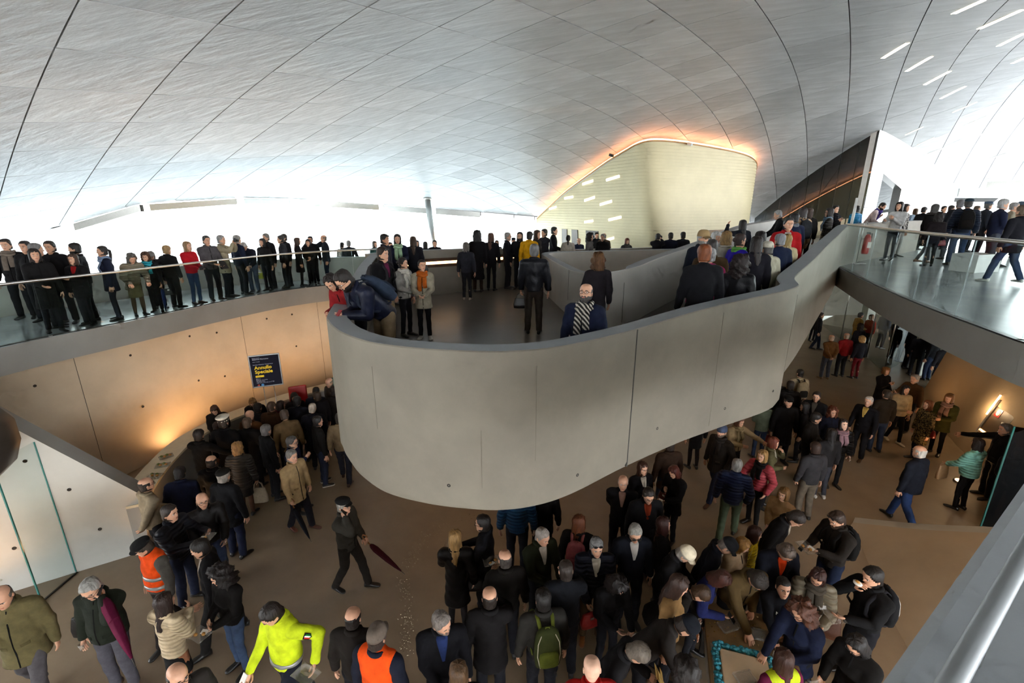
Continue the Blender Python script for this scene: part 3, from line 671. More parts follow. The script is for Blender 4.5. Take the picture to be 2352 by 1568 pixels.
# ---------------------------------------------------------------- roof shell of cast panels
AZ = math.radians(35.249); SA = np.array([math.sin(AZ), math.cos(AZ)]); SB = np.array([-math.cos(AZ), math.sin(AZ)])
XL = np.array([(-12,-16.5),(8,-16.2),(12,-15.8),(13.47,-14.85),(14.45,-13.6),(15.31,-11.95),(19.46,-11.2),(27.2,-11.0),(29.8,-8.2),(40,-8.2)])
def clip_plan(p):
    p = p.copy(); p[:,1] = np.clip(p[:,1], -11, 29.9); p[:,0] = np.clip(p[:,0], np.interp(p[:,1], XL[:,0], XL[:,1]), 30.5); return p
shell = empty('ceiling'); structure(shell)
gx = np.linspace(-17, 31, 90); gy = np.linspace(-11.5, 30.2, 84); G = np.array([(a,b) for a in gx for b in gy]); G = np.stack([np.clip(G[:,0], np.interp(G[:,1], XL[:,0], XL[:,1])-.05, 30.6), G[:,1]], -1)
Zs = hz(G[:,0], G[:,1])+.055; nb = len(gy)
f = np.array([(i*nb+j, i*nb+j+1, (i+1)*nb+j+1, (i+1)*nb+j) for i in range(89) for j in range(83)])
n0 = len(G); V = np.concatenate([np.c_[G, Zs], np.c_[G, Zs+.5]])
mesh_obj('shell_backing', V, np.concatenate([f, f[:, ::-1]+n0]), [M_GROOVE], shell)
panels = []
for i in range(-14, 12):
    t0, t1 = 7.6787+1.4056*i, 7.6787+1.4056*(i+1); st = 1 if i >= -3 else 2
    for j in range(-12+(i % st), 30, st):
        s0, s1 = 2.1604+1.5086*j, 2.1604+1.5086*(j+st); n = 5; gap = .011
        ss = np.linspace(s0+gap, s1-gap, n); tt = np.linspace(t0+gap, t1-gap, n)
        pl = np.array([a*SA+b*SB for a in ss for b in tt]); q = clip_plan(pl); c = q.mean(0)
        w = q.reshape(n,n,2); area = sum(abs(np.cross(w[k+1,l]-w[k,l], w[k,l+1]-w[k,l])) for k in range(n-1) for l in range(n-1))
        if area < .12: continue
        zz = hz(q[:,0], q[:,1]); v3 = np.c_[q, zz]; e = np.array([c[0], c[1], hz(c[0], c[1])])-np.array([0,0,6.25]); dd = np.linalg.norm(e)
        vis = e[1]*.96-e[2]*.28 > .3
        panels.append((area/dd**2.6 if vis else 0, v3, n))
panels.sort(key=lambda p: -p[0])
rest = Geo()
for k, (sz, v3, n) in enumerate(panels):
    c = v3.mean(0); top = v3+np.array([0,0,.05]); VV = np.concatenate([v3, top]); m = n*n; ff = []
    for a in range(n-1):
        for b in range(n-1): ff.append((a*n+b, a*n+b+1, (a+1)*n+b+1, (a+1)*n+b))
    rim = [a*n for a in range(n)]+[(n-1)*n+b for b in range(1, n)]+[a*n+n-1 for a in range(n-2,-1,-1)]+[b for b in range(n-2, 0, -1)]
    nr_ = len(rim); VV = np.concatenate([v3, v3[rim], top[rim]]); ff += [(m+a, m+(a+1) % nr_, m+nr_+(a+1) % nr_, m+nr_+a) for a in range(nr_)]
    if k < 300 and sz > 0:
        o = mesh_obj('concrete_panel', VV-c, ff, [C_CEIL], shell); o.location = c
    else: rest.add(VV, ff)
tag(mesh_obj('concrete_panels', rest.verts(), rest.f, [C_CEIL], shell), kind='stuff')
ORD = ('first','second','third','fourth','fifth','sixth','seventh','eighth','ninth')
# slot lamps let into the shell on the right
for k, (xa, ya, xb, yb) in enumerate(((11.54,16.06,11.27,14.82),(13.63,17.70,13.41,16.51),(15.69,19.34,15.65,18.31),(17.82,20.99,17.97,20.15),(19.85,22.56,20.28,21.97),(21.87,24.06,22.40,23.59),(23.55,25.27,24.39,25.05),(25.33,26.53,26.22,26.39),(26.85,27.59,27.57,27.28),(10.42,12.47,10.21,11.53),(12.64,14.19,12.22,12.68),(15.24,16.28,14.90,15.22),(17.94,18.46,17.86,17.63),(19.03,23.92,19.40,23.45),(20.63,25.03,21.03,24.61),(22.06,25.97,22.61,25.72),(23.41,26.82,24.05,26.68))):
    root = empty('slot_lamp', ((xa+xb)/2,(ya+yb)/2,hz((xa+xb)/2,(ya+yb)/2)))
    tag(root, '%s slot lamp from the near end of the %s ceiling row at upper right' % (ORD[k if k < 9 else (k-9 if k < 13 else k-13)], 'middle' if k < 9 else ('right' if k < 13 else 'far left')), 'lamp', 'slot lamps in the ceiling above the bridge')
    a = np.array([xa,ya,hz(xa,ya)]); b = np.array([xb,yb,hz(xb,yb)]); d = (b-a)/np.linalg.norm(b-a); sd = np.cross(d, [0,0,1]); sd /= np.linalg.norm(sd); c = np.array(root.location)
    for nm, w, t0, t1, mm in (('frame',.075,-.004,.03,M_WHITE),('diffuser',.055,-.014,.0,E_SLOT)):
        vv = [p+sd*w*s+np.array([0,0,q])+d*e-c for p, e in ((a,-.02 if nm == 'frame' else 0),(b,.02 if nm == 'frame' else 0)) for s in (-1,1) for q in (t0,t1)]
        mesh_obj(nm, vv, [(0,1,3,2),(4,6,7,5),(0,4,5,1),(2,3,7,6),(0,2,6,4),(1,5,7,3)], [mm], root, smooth=False)
# ---------------------------------------------------------------- ground and floors
structure(poly_slab('floor', [(-13,1),(-13,4),(-9.2,6.2),(-10.4,8.6),(-9.2,12.6),(-7.4,15.2),(-2,18.0),(10,22.4),(17.6,25.4),(30,36),(40,36),(40,-6),(-13,-6)], 0, -.3, F_GROUND))
structure(poly_slab('floor_quay', [(-90,-60),(120,-60),(120,140),(-90,140)], -.35, -.8, concrete('quay_paving','a8a7a3',.1,.3)))
OUT = [(-3.85,12.55,5.08,2.95),(-3.7,11.3,5.0,2.95),(-3.35,9.5,4.9,2.95),(-2.9,7.6,4.88,2.95),(-2.51,6.04,4.88,2.95),(-2.33,5.63,4.88,2.95),(-2.17,5.36,4.88,2.95),(-1.94,5.06,4.88,2.95),(-1.53,4.70,4.88,2.95),
       (-1.02,4.49,4.88,2.95),(-.55,4.39,4.88,2.95),(-.11,4.36,4.88,2.95),(.33,4.46,4.88,2.95),(.77,4.70,4.88,2.95),(1.5,5.26,4.88,2.95),(2.41,5.82,4.97,3.0),(3.15,6.19,5.04,3.05),(4.26,6.77,5.13,3.12),
       (4.60,7.38,5.2,3.2),(5.59,8.51,5.35,3.38),(6.86,10.03,5.53,3.62),(8.16,11.55,5.72,3.95),(8.9,12.42,5.82,4.2),(9.5,13.0,5.84,4.28),(11.54,14.66,5.85,4.28),(15.13,17.34,5.85,4.28)]
def wall_along(name, path, thick, mat, parent=None, n=6, cap=None, rnd=.14):
    p = spline(path, n); nn = normals2(p); secs = []
    for q, m in zip(p, nn):
        zt, zb = q[2], q[3]
        prof = [(-.012,zt),(0,zt-.012),(0,zb+rnd),(-rnd*.3,zb+rnd*.3),(-rnd,zb),(-thick,zb),(-thick,zt-.012),(-thick+.012,zt)]
        secs.append([(q[0]+m[0]*a, q[1]+m[1]*a, z) for a, z in prof])
    return sharp(loft_sections(name, np.array(secs), mat, parent, mi=[0,0,0,0,0,0,1,1], mats=[mat, cap or mat])), p, nn
rampw, OP, ON = wall_along('wall_ramp', OUT, .26, C_RAMP, cap=C_CAP); structure(rampw)
def on_wall(p, nn, u):     # point and outward normal at fraction u of a sampled path
    i = int(u*(len(p)-1)); return p[i], nn[i]
# joints and tie holes of the cast parapet
HOLE = None
def tie_hole(pt, nrm, r, parent):
    global HOLE
    if HOLE is None:
        a = np.arange(14)*2*np.pi/14
        v = np.concatenate([np.c_[np.cos(a)*k, np.sin(a)*k, np.full(14, z)] for k, z in ((1,.02),(.93,.16),(.80,.14),(.74,.10),(0.02,.08))])
        HOLE = mesh_data('tie_hole', v, [tuple(reversed(q)) for q in grid_faces(5, 14, caps=False)], [plain('tie_hole_shadow','2a2724',.9)])
    o = share_obj('tie_hole', HOLE, None, parent); nz_ = Vector(nrm).normalized(); o.matrix_local = Matrix.Translation(Vector(pt)) @ nz_.to_track_quat('Z','Y').to_matrix().to_4x4() @ Matrix.Scale(r, 4); return o
def nearest(p, x, y): i = int(np.argmin((p[:,0]-x)**2+(p[:,1]-y)**2)); return i
for (x, y, z) in ((-.73,4.43,3.30),(.80,4.72,3.25),(1.95,5.56,3.42),(3.10,6.24,3.42),(-2.6,6.4,3.55),(3.95,6.85,3.5),(-3.2,8.9,3.5)):
    i = nearest(OP, x, y); tie_hole((OP[i,0]+ON[i,0]*-.002, OP[i,1]+ON[i,1]*-.002, z), (ON[i,0], ON[i,1], 0), .022, rampw)
def joint(pp, nnn, x, y, z0, z1, parent, w=.008, mat=None):
    i = nearest(pp, x, y); P = pp[i]; m = nnn[i]; t = np.array([-m[1], m[0]])
    v = [(P[0]+t[0]*a+m[0]*b, P[1]+t[1]*a+m[1]*b, z) for z in (z0, z1) for a, b in ((-w,.0035),(w,.0035),(w,-.03),(-w,-.03))]
    return mesh_obj('joint', v, [(0,1,5,4),(1,2,6,5),(2,3,7,6),(3,0,4,7),(3,2,1,0),(4,5,6,7)], [mat or M_GROOVE], parent, smooth=False)
joint(OP, ON, 1.5, 5.26, 3.02, 4.87, rampw)
for x_, y_, z0_, z1_ in ((-1.55,4.72,3.85,4.6),(.25,4.44,3.6,4.7),(-.3,4.37,3.3,4.0),(2.9,6.05,3.2,4.9),(4.2,7.0,3.3,5.0)): joint(OP, ON, x_, y_, z0_, z1_, rampw, .0016, M_HAIR)
# inner void parapet, then up along the ramp
INN = [(8.5,16.4,4.97,2.9),(5,16.1,4.92,2.9),(2.5,15.9,4.88,2.9),(1.45,15.6,4.88,2.9),(1.0,15.1,4.88,2.9),(.97,14.3,4.88,2.9),(1.29,11.3,4.88,2.9),(1.43,10.4,4.89,2.9),(1.6,9.8,4.93,2.9),(1.85,9.22,5.02,2.9),(2.2,8.88,5.13,2.9),(2.52,8.98,5.19,2.9),(2.83,9.33,5.24,2.9),(3.48,10.04,5.33,2.95),(3.99,10.57,5.39,3.0),
       (5.08,11.71,5.54,3.2),(5.99,12.8,5.67,3.5),(7.2,14.2,5.80,3.9),(8.97,16.32,5.85,4.2),(11.0,19.2,5.87,4.2)]
innw, IP, IN_ = wall_along('wall_void', INN, .24, C_LIGHT, cap=C_CAP); structure(innw)
for a in ((1.37,10.9),(2.2,8.88),(3.99,10.57),(5.08,11.71)): joint(IP, IN_, a[0], a[1], rz(a[0],a[1]), 4.87+.0, innw, .004)
# rear parapet of the landing with a glowing slot
RER = [(10.5,20.0,4.9,2.9),(7,18.95,4.78,2.9),(3.5,18.2,4.74,2.9),(1.6,17.3,4.80,2.9),(.4,15.9,4.92,2.9),(-.23,14.95,5.02,2.9),(-1.04,14.3,5.08,2.9),(-2.3,13.55,5.1,2.9),(-3.3,12.95,5.1,2.9),(-3.85,12.45,5.08,2.9)]
rerw, RP, RN = wall_along('wall_landing_rear', RER[::-1], .26, C_RAMP, cap=C_CAP); structure(rerw)
for k, (xa, xb, lab) in enumerate(((-3.1,-1.55,'warm light slot in the rear parapet beside the scarf women'),(-.6,.5,'warm light slot in the rear parapet behind the yellow jacket'))):
    ii = [i for i in range(len(RP)) if xa <= RP[i,0] <= xb]; P = RP[ii]; m = RN[ii]
    root = empty('light_slot', (float(P[len(P)//2,0]), float(P[len(P)//2,1]), 4.7)); tag(root, lab, 'lamp'); c = np.array(root.location)
    for nm, z0, z1, d0, d1, mm in (('reveal',4.60,4.86,.0,.018,M_BROWN),('lamp_strip',4.69,4.77,.0,.03,E_STRIP)):
        secs = np.array([[(p[0]+q[0]*a, p[1]+q[1]*a, z) for a, z in ((d0,z0),(d1,z0),(d1,z1),(d0,z1))] for p, q in zip(P, m)])-c
        loft_sections(nm, secs, mm, root, smooth=False)
ins = lambda p, nn, d: [(float(q[0]-m[0]*d), float(q[1]-m[1]*d)) for q, m in zip(p, nn)]
io = nearest(OP, 1.5, 5.26); iu = nearest(IP, 2.2, 8.88); iz = nearest(IP, .97, 14.3)
ring = ins(OP[:io+1], ON[:io+1], .10)+ins(IP[iz:iu+1], IN_[iz:iu+1], .08)[::-1]+[(.6,15.4)]+ins(RP, RN, .1)[1:nearest(RP, .2, 15.1)][::-1]
structure(poly_slab('floor_landing', ring, 3.78, 3.0, F_LAND, mats=[F_LAND, C_SLAB]))
# ramp deck between the two parapets
def resample(p, n):
    d = np.r_[0, np.cumsum(np.linalg.norm(np.diff(p[:,:2], axis=0), axis=1))]; t = np.linspace(0, d[-1], n); return np.stack([np.interp(t, d, p[:,0]), np.interp(t, d, p[:,1])], -1)
io2 = nearest(OP, 9.2, 12.75); iu2 = nearest(IP, 7.2, 14.2)
A = resample(np.array(ins(OP[io:io2], ON[io:io2], .10)), 30); Bq = resample(np.array(ins(IP[iu:iu2], IN_[iu:iu2], .10)), 30); secs = []
for p, q in zip(A, Bq):
    row = [p+(q-p)*t for t in np.linspace(0, 1, 6)]; top = [(r[0], r[1], float(rz(r[0], r[1]))) for r in row]; secs.append(top+[(r[0], r[1], z-.78) for (r, z) in zip(row[::-1], [t[2] for t in top[::-1]])])
structure(sharp(loft_sections('floor_ramp', np.array(secs), F_LAND, mats=[F_LAND, C_SLAB], mi=[0]*5+[1]*7)))
# upper floors behind and on the right
structure(poly_slab('floor_upper_rear', [(-20,5),(-14.2,5),(-12.4,9.6),(-11.35,12.5),(-10.45,14.2),(-9.2,15.45),(-7,16.9),(-5.3,17.2),(-4.4,14.5),(-3.6,13.0),(-1.1,14.55),(.3,16.0),(1.5,17.5),(3.5,18.4),(7,19.15),(10.4,20.2),(11,22),(16,34),(-20,34)], 3.3, 2.95, F_DECK, mats=[F_DECK, C_SLAB]))
BR = [(5.75,3.9),(5.93,5.05),(6.06,5.54),(6.28,6.24),(6.57,7.13),(7.02,8.3),(7.77,10.08),(8.85,12.5)]
structure(poly_slab('floor_bridge', BR+[(9.0,12.75),(7.25,14.25),(9.0,16.4),(11.0,19.3),(16,34),(40,34),(40,2.5),(5.5,2.5)], 4.75, 4.27, F_BRIDGE, mats=[F_BRIDGE, C_SLAB]))
structure(poly_slab('floor_passage', [(.5,15.3),(1.2,15.75),(2.5,16.1),(8.4,16.6),(9.6,18.2),(10.3,19.6),(7,18.85),(3.5,18.1),(1.65,17.2),(.5,15.95)], 3.78, 3.3, F_LAND))
# ---------------------------------------------------------------- left gallery
GF = [(-10.2,4.0),(-9.75,6.5),(-9.42,7.98),(-9.22,8.7),(-8.70,10.1),(-8.04,12.2),(-7.15,14.1),(-6.1,15.2),(-4.9,15.9),(-3.9,16.1)]
GB = [(-14.5,4.0),(-12.9,8.6),(-11.21,12.35),(-10.36,14.1),(-9.1,15.3),(-7.2,16.5),(-5.6,17.0),(-3.9,17.2)]
gp = spline([(a,b,0) for a, b in GF], 8); gn = normals2(gp)
structure(poly_slab('floor_gallery', [tuple(q[:2]) for q in gp]+GB[::-1], 3.8, 3.28, F_DECK, mats=[F_DECK, C_SLAB]))
gbw, _, _ = wall_along('wall_gallery_back', [(a,b,4.56,3.2) for a, b in GB], .22, C_LIGHT, cap=C_CAP); structure(gbw)
def balustrade(label, pts, z, h, step, rail_r=.028, foot=.12, tint=G_RAIL):
    p = spline([(a,b,0) for a, b in pts], 16); d = np.r_[0, np.cumsum(np.linalg.norm(np.diff(p[:,:2], axis=0), axis=1))]; L = d[-1]; n = max(1, round(L/step)); root = empty('glass_balustrade', (float(p[0,0]), float(p[0,1]), z)); tag(root, label, 'balustrade'); c = np.array(root.location)
    P = lambda t: np.array([np.interp(t, d, p[:,0]), np.interp(t, d, p[:,1])])
    for k in range(n):
        t0, t1 = L*k/n+.008, L*(k+1)/n-.008; q = np.array([P(t) for t in np.linspace(t0, t1, 5)]); m = normals2(q)
        secs = np.array([[(a[0]+b[0]*e, a[1]+b[1]*e, zz) for e, zz in ((0,z-foot),(.018,z-foot),(.018,z+h),(0,z+h))] for a, b in zip(q, m)])-c
        loft_sections('glass_panel', secs, tint, root, smooth=False)
        for tt in (t0, t1):
            pt = P(tt); bevel_box('clamp', (float(pt[0]-c[0]), float(pt[1]-c[1]), -.01), (.09,.05,.05), M_STEEL, root, .004, (0,0,0))
    v, f = tube(np.c_[p[:,:2], np.full(len(p), z+h+.015)]-c, rail_r, 10); mesh_obj('handrail', v, f, [M_STEEL], root)
    m = normals2(p); secs = np.array([[(a[0]+b[0]*e, a[1]+b[1]*e, zz) for e, zz in ((-.05,z-.02),(.03,z-.02),(.03,z+.015),(-.05,z+.015))] for a, b in zip(p, m)])-c
    loft_sections('base_channel', secs, M_DSTEEL, root, smooth=False)
    return root
gin = [(float(q[0]-m[0]*.10), float(q[1]-m[1]*.10)) for q, m in zip(gp, gn)]
balustrade('long curved glass balustrade with steel handrail along the left gallery', gin[::6], 3.8, 1.10, 1.55)
balustrade('glass balustrade with steel handrail on the bridge at right', [(a+.08, b) for a, b in BR], 4.75, 1.10, 1.25)
# ---------------------------------------------------------------- lower hall walls
LOW = [(-11.2,6.0,3.3,-.05),(-10.0,8.4,3.3,-.05),(-9.25,10.5,3.3,-.05),(-8.6,12.8,3.3,-.05),(-7.3,14.75,3.3,-.05),(-5.2,16.5,3.3,-.05),(-2,17.8,3.3,-.05),(4,19.4,3.3,-.05),(10,22.2,3.3,-.05),(17.4,25.2,4.26,-.05)]
loww, LP, LN = wall_along('wall_hall_left', LOW, .3, C_BEIGE, n=6, rnd=.01); structure(loww)
for x, z in ((-9.9,2.75),(-9.9,1.4),(-9.3,2.85),(-9.3,1.5),(-8.9,2.9),(-8.9,1.6),(-8.55,2.8),(-8.55,1.45),(-7.9,2.9),(-7.9,1.7),(-7.2,2.9),(-7.2,1.8),(-6.4,2.9),(-6.4,1.9),(-5.4,2.7)):
    i = int(np.argmin(abs(LP[:,0]-x))); tie_hole((LP[i,0], LP[i,1], z), (LN[i,0], LN[i,1], 0), .03, loww)
for x in (-9.55,-8.2,-6.8): i = int(np.argmin(abs(LP[:,0]-x))); joint(LP, LN, LP[i,0], LP[i,1], .02, 3.28, loww, .004)
# stair flank: wall whose sloping top falls to the right
d2 = np.array([1.44,.91,0])/1.7035; n2 = np.array([d2[1], -d2[0], 0]); P0 = np.array([-8.42,6.30,0])
prof = [(-2.4,-.05),(1.75,-.05),(1.90,1.12),(.43,3.05),(.25,3.3),(-2.4,3.3)]
v = [P0+d2*s+np.array([0,0,z])-n2*b for b in (0,.42) for s, z in prof]; k = len(prof)
flank = mesh_obj('wall_stair_flank', v, [tuple(range(k)), tuple(range(2*k-1, k-1, -1))]+[(i, i+k, (i+1) % k+k, (i+1) % k) for i in range(k)], [C_LIGHT, C_SLAB], None, [0,0]+[1]*k, smooth=False); structure(flank)
for s, z in ((.95,1.62),(1.18,.72),(.1,.8),(.55,2.3)): tie_hole(P0+d2*s+np.array([0,0,z])+n2*.001, n2, .03, flank)
# rounded dark soffit and frameless glass pane below it
sof = sharp(loft_sections('wall_soffit', np.array([[(x,y,z) for y, z in ((3.4,2.62),(6.0-.5*t,2.62),(6.22-.5*t,2.72),(6.35-.5*t,2.98),(6.35-.5*t,3.3),(6.2-.5*t,3.55),(5.9-.5*t,3.7),(3.4,3.7))] for x, t in ((-11,0),(-8.0,0),(-7.55,.15),(-7.3,.5),(-7.2,1.0))]), plain('soffit_dark_bronze','4a443f',.35,.5), None)); structure(sof)
gl = empty('glass_screen', (-7.76,6.01,0)); tag(gl, 'frameless glass pane with teal edge standing below the dark soffit at lower left', 'glass screen')
bevel_box('glass_pane', (-.03,.33,1.31), (.018,.66,2.58), G_CLEAR, gl, 0, (0,0,math.radians(4)))
bevel_box('glass_edge', (0,0,1.31), (.022,.02,2.58), G_EDGE, gl, .002); bevel_box('glass_edge', (-.05,.67,1.31), (.02,.014,2.58), G_EDGE, gl, .002); bevel_box('floor_fitting', (-.06,-.03,.02), (.22,.06,.04), M_STEEL, gl, .005)
bevel_box('base_channel', (-.03,.33,.008), (.035,.68,.016), M_DSTEEL, gl, .002)
# leaning wall on the right with a lit extinguisher niche
RB = [(13.55,14.1),(13.39,13.76),(12.55,11.87),(12.14,11.02),(11.59,9.47),(10.9,7.6),(10.2,5.5),(9.6,3.0)]
p = spline([(a,b,0) for a, b in RB[::-1]], 6); nn = normals2(p)
rw = sharp(loft_sections('wall_hall_right', np.array([[(q[0],q[1],-.05),(q[0]+1.7,q[1]+.35,4.28),(q[0]+2.0,q[1]+.35,4.28),(q[0]+.4,q[1],-.05)] for q in p]), concrete('concrete_tan','a89478',.1,.5))); structure(rw)
lean_n = np.array([-.86,.42,.36]); lean_n = lean_n/np.linalg.norm(lean_n)
def on_right(y, z, off=0):
    x = np.interp(y-.35*z/4, p[:,1], p[:,0])+1.7*z/4; return np.array([x, y, z])+np.array([-.9,.2,.38])*off
for y, z in ((12.8,2.7),(12.4,1.6),(11.2,2.7),(10.2,2.5),(9.4,2.0),(10.6,1.5)): tie_hole(on_right(y, z), (-.9,.2,.38), .03, rw)
nich = empty('extinguisher_niche', tuple(on_right(10.55,1.05))); tag(nich, 'lit wall niche with a red hose reel sign on the leaning right wall', 'niche'); c = np.array(nich.location)
def quad_plate(nm, ys, zs, o0, o1, mm, par):
    v = [on_right(y, z, o)-c for o in (o0, o1) for y, z in zip(ys, zs)]; n = len(ys); return mesh_obj(nm, v, [tuple(range(n)), tuple(range(2*n-1, n-1, -1))]+[(i, (i+1) % n, (i+1) % n+n, i+n) for i in range(n)], [mm], par, smooth=False)
quad_plate('back_plate', (10.86,10.22,10.22,10.60,10.86), (.72,.72,1.30,1.46,1.34), .0, .02, plain('niche_brown','4c3a28',.5), nich)
quad_plate('sign', (10.78,10.60,10.60,10.78), (1.12,1.12,1.32,1.32), .02, .028, M_RED, nich); 
sg = [(10.69+.06*math.cos(t), 1.22+.07*math.sin(t)) for t in np.arange(12)*math.pi/6]; quad_plate('sign_disc', [a for a, b in sg], [b for a, b in sg], .028, .033, M_WHITE, nich)
quad_plate('frame', (10.92,10.86,10.86,10.92), (.60,.60,1.48,1.48), .0, .05, M_STEEL, nich); quad_plate('light_edge', (10.86,10.30,10.30,10.86), (.66,.66,.70,.70), .0, .03, E_STRIP, nich)
v, f = tube([on_right(10.95,1.05,.05)-c, on_right(10.95,1.60,.05)-c], .022, 8); mesh_obj('lamp_tube', v, f, [E_STRIP], nich)
v, f = tube([on_right(10.30,.78,.05)-c, on_right(10.24,.95,.08)-c, on_right(10.35,1.10,.06)-c], .03, 8); mesh_obj('hose', v, f, [M_WHITE], nich)
lt = bpy.data.lights.new('niche_light', 'POINT'); lt.energy = 16; lt.color = (1,.68,.36); lt.shadow_soft_size = .08; lo = bpy.data.objects.new('niche_light', lt); COL.objects.link(lo); lo.parent = nich; lo.location = Vector(on_right(10.95,1.25,.25)-c)
# sloping concrete apron at lower right
bot = spline([(7.0,7.9,0),(6.39,6.52,0),(5.89,5.27,0),(5.6,3.8,0),(5.4,2,0)], 6); topc = spline([(7.02,7.96,.06),(7.6,7.2,.5),(8.25,6.46,1.0),(9.0,5.5,1.6),(9.8,4.0,2.3)], 6)
secs = np.array([[b-[0,0,.05], b, b*.55+t*.45+[-.10,-.02,-.05], t, t+[.16,.16,.0], t+[.2,.2,-.2], [b[0]+.4, b[1]+.1, -.05]] for b, t in zip(bot, topc)])
structure(sharp(loft_sections('wall_apron', secs, C_BEIGE, mats=[C_BEIGE, C_LIGHT], mi=[0,0,0,1,1,0,0])))
dg = empty('glass_door', (9.52,7.83,0)); tag(dg, 'dark smoked glass door standing open at the lower right edge', 'door')
bevel_box('glass_pane', (.75,-.42,1.15), (1.7,.02,2.3), G_DARK, dg, 0, (0,0,math.radians(-29))); bevel_box('glass_edge', (0,0,1.15), (.025,.03,2.3), G_EDGE, dg, .002, (0,0,math.radians(-29))); bevel_box('bottom_rail', (.75,-.42,.05), (1.7,.05,.1), M_BROWN, dg, .005, (0,0,math.radians(-29)))
bevel_box('centre_rail', (.62,-.35,1.15), (.03,.035,2.3), M_BROWN, dg, .003, (0,0,math.radians(-29)))
# parapet the photograph is taken over
dp = np.array([.79,.53]); dp /= np.linalg.norm(dp); q0 = np.array([.57,.53]); rt = np.array([dp[1], -dp[0]])
secs = np.array([[(a[0]+rt[0]*o, a[1]+rt[1]*o, z) for o, z in ((0,5.53),(.02,5.55),(.42,5.55),(.44,5.53),(.44,3.95),(0,3.95))] for a in (q0-dp*.75, q0+dp*6.0)])
structure(sharp(loft_sections('wall_near_parapet', secs, C_CAP)))
hr = empty('steel_handrail', (float(q0[0]), float(q0[1]), 5.55)); tag(hr, 'close steel handrail on top of the grey parapet at the lower right corner', 'handrail'); c = np.array(hr.location)
hp0, hp1 = np.array([*(q0+rt*.072-dp*.7), 5.66]), np.array([*(q0+rt*.072+dp*5.9), 5.66]); v, f = tube([hp0-c, hp1-c], .0135, 16); mesh_obj('rail', v, f, [plain('satin_rail','8b8d8f',.5,.6)], hr)
for k in range(6): b = hp0+(hp1-hp0)*(.13+.165*k); v, f = tube([b-c, b-c-np.array([0,0,.115])], .009, 8); mesh_obj('bracket', v, f, [M_STEEL], hr)
structure(poly_slab('floor_near_deck', [(.25,.05),(5.4,3.55),(5.6,2.5),(7.2,2.5),(7.2,-9),(-16,-9),(-16,-1.6),(-1.5,-1.2)], 4.7, 4.2, F_DECK, mats=[F_DECK, C_SLAB]))
structure(bevel_box('wall_light_block', (-10,-11.3,4.6), (15,.3,10.5), C_LIGHT, None, 0))  # unseen wall behind the camera, added to hold daylight off the ramp parapet
# ---------------------------------------------------------------- clad box under the shell
BX = np.array([(1.53,29.56),(2.25,27.69),(2.91,25.94),(3.76,24.1),(4.48,22.47),(5.01,21.46),(5.31,20.95),(5.71,20.72),(6.3,20.84),(7.17,21.21),(8.1,21.68),(9.33,22.3),(10.66,22.98),(11.61,23.6),(12.3,24.4),(12.6,25.6),(12.7,29.6)])
SHF = np.array([0,.15,.35,.65,.95,1.05,1.05,.95,.8,.6,.4,.2,.05,0,0,0,0])
bp = spline(np.c_[BX, SHF], 4); nbn = normals2(bp)
boxr = empty('wall_clad_box'); structure(boxr)
zt = hz(bp[:,0], bp[:,1])-.34; nrow = 46; rows = []; mi = []
zmin = 3.2; step_z = .135
lv = np.arange(zmin, 9.3, step_z)
V = []; NB = len(bp)
for z in lv:
    for dz, dep in ((0.0,0.0),(step_z*.86,0.0),(step_z*.87,-.02),(step_z*.99,-.02)):
        zz = np.minimum(z+dz, zt); k = np.clip((9-zz)/5.8, 0, 1)
        V.append(np.c_[bp[:,0]+bp[:,2]*k+nbn[:,0]*dep, bp[:,1]+nbn[:,1]*dep, zz])
V = np.array(V); R_ = len(V); ff = [(i*NB+j, i*NB+j+1, (i+1)*NB+j+1, (i+1)*NB+j) for i in range(R_-1) for j in range(NB-1)]
Vf = V.reshape(-1,3); ff = [q for q in ff if abs(Vf[q[0],2]-Vf[q[3],2])+abs(Vf[q[1],2]-Vf[q[2],2]) > 1e-6 or np.linalg.norm(Vf[q[0],:2]-Vf[q[3],:2]) > 1e-4]
clad = tag(mesh_obj('cladding_strips', Vf, ff, [M_CREAM], boxr), kind='stuff'); sharp(clad, 30)
tp = np.c_[bp[:,:2], zt]; cen = np.array([7.5,27.5,7.6]); mesh_obj('box_top', np.concatenate([tp, cen[None]]), [(i, i+1, NB) for i in range(NB-1)], [M_WHITE], boxr)
cove = empty('cove_light', (5.71,20.72,9.0)); tag(cove, 'glowing orange cove light along the top edge of the cream clad box', 'lamp'); c = np.array(cove.location)
secs = np.array([[(q[0]-m[0]*a, q[1]-m[1]*a, z+h_) for a, h_ in ((.04,.02),(.04,.10),(.20,.10),(.20,.02))] for q, m, z in zip(bp, nbn, zt)])-c; loft_sections('lamp_strip', secs, E_COVE, cove)
secs = np.array([[(q[0]+m[0]*a, q[1]+m[1]*a, z+h_) for a, h_ in ((.0,-.03),(.02,-.03),(.02,.03),(.0,.03))] for q, m, z in zip(bp, nbn, zt)])-c; loft_sections('edge_trim', secs, plain('trim_tan','b98b5c',.5), cove)
def on_box(u, z, out=0.0, full=False):
    i = min(max(u, 0), NB-1.001); a = int(i); t = i-a; k = min(max((9-z)/5.8, 0), 1)
    q = bp[a]*(1-t)+bp[a+1]*t; m = nbn[a]*(1-t)+nbn[a+1]*t; return np.array([q[0]+q[2]*k+m[0]*out, q[1]+m[1]*out, z])
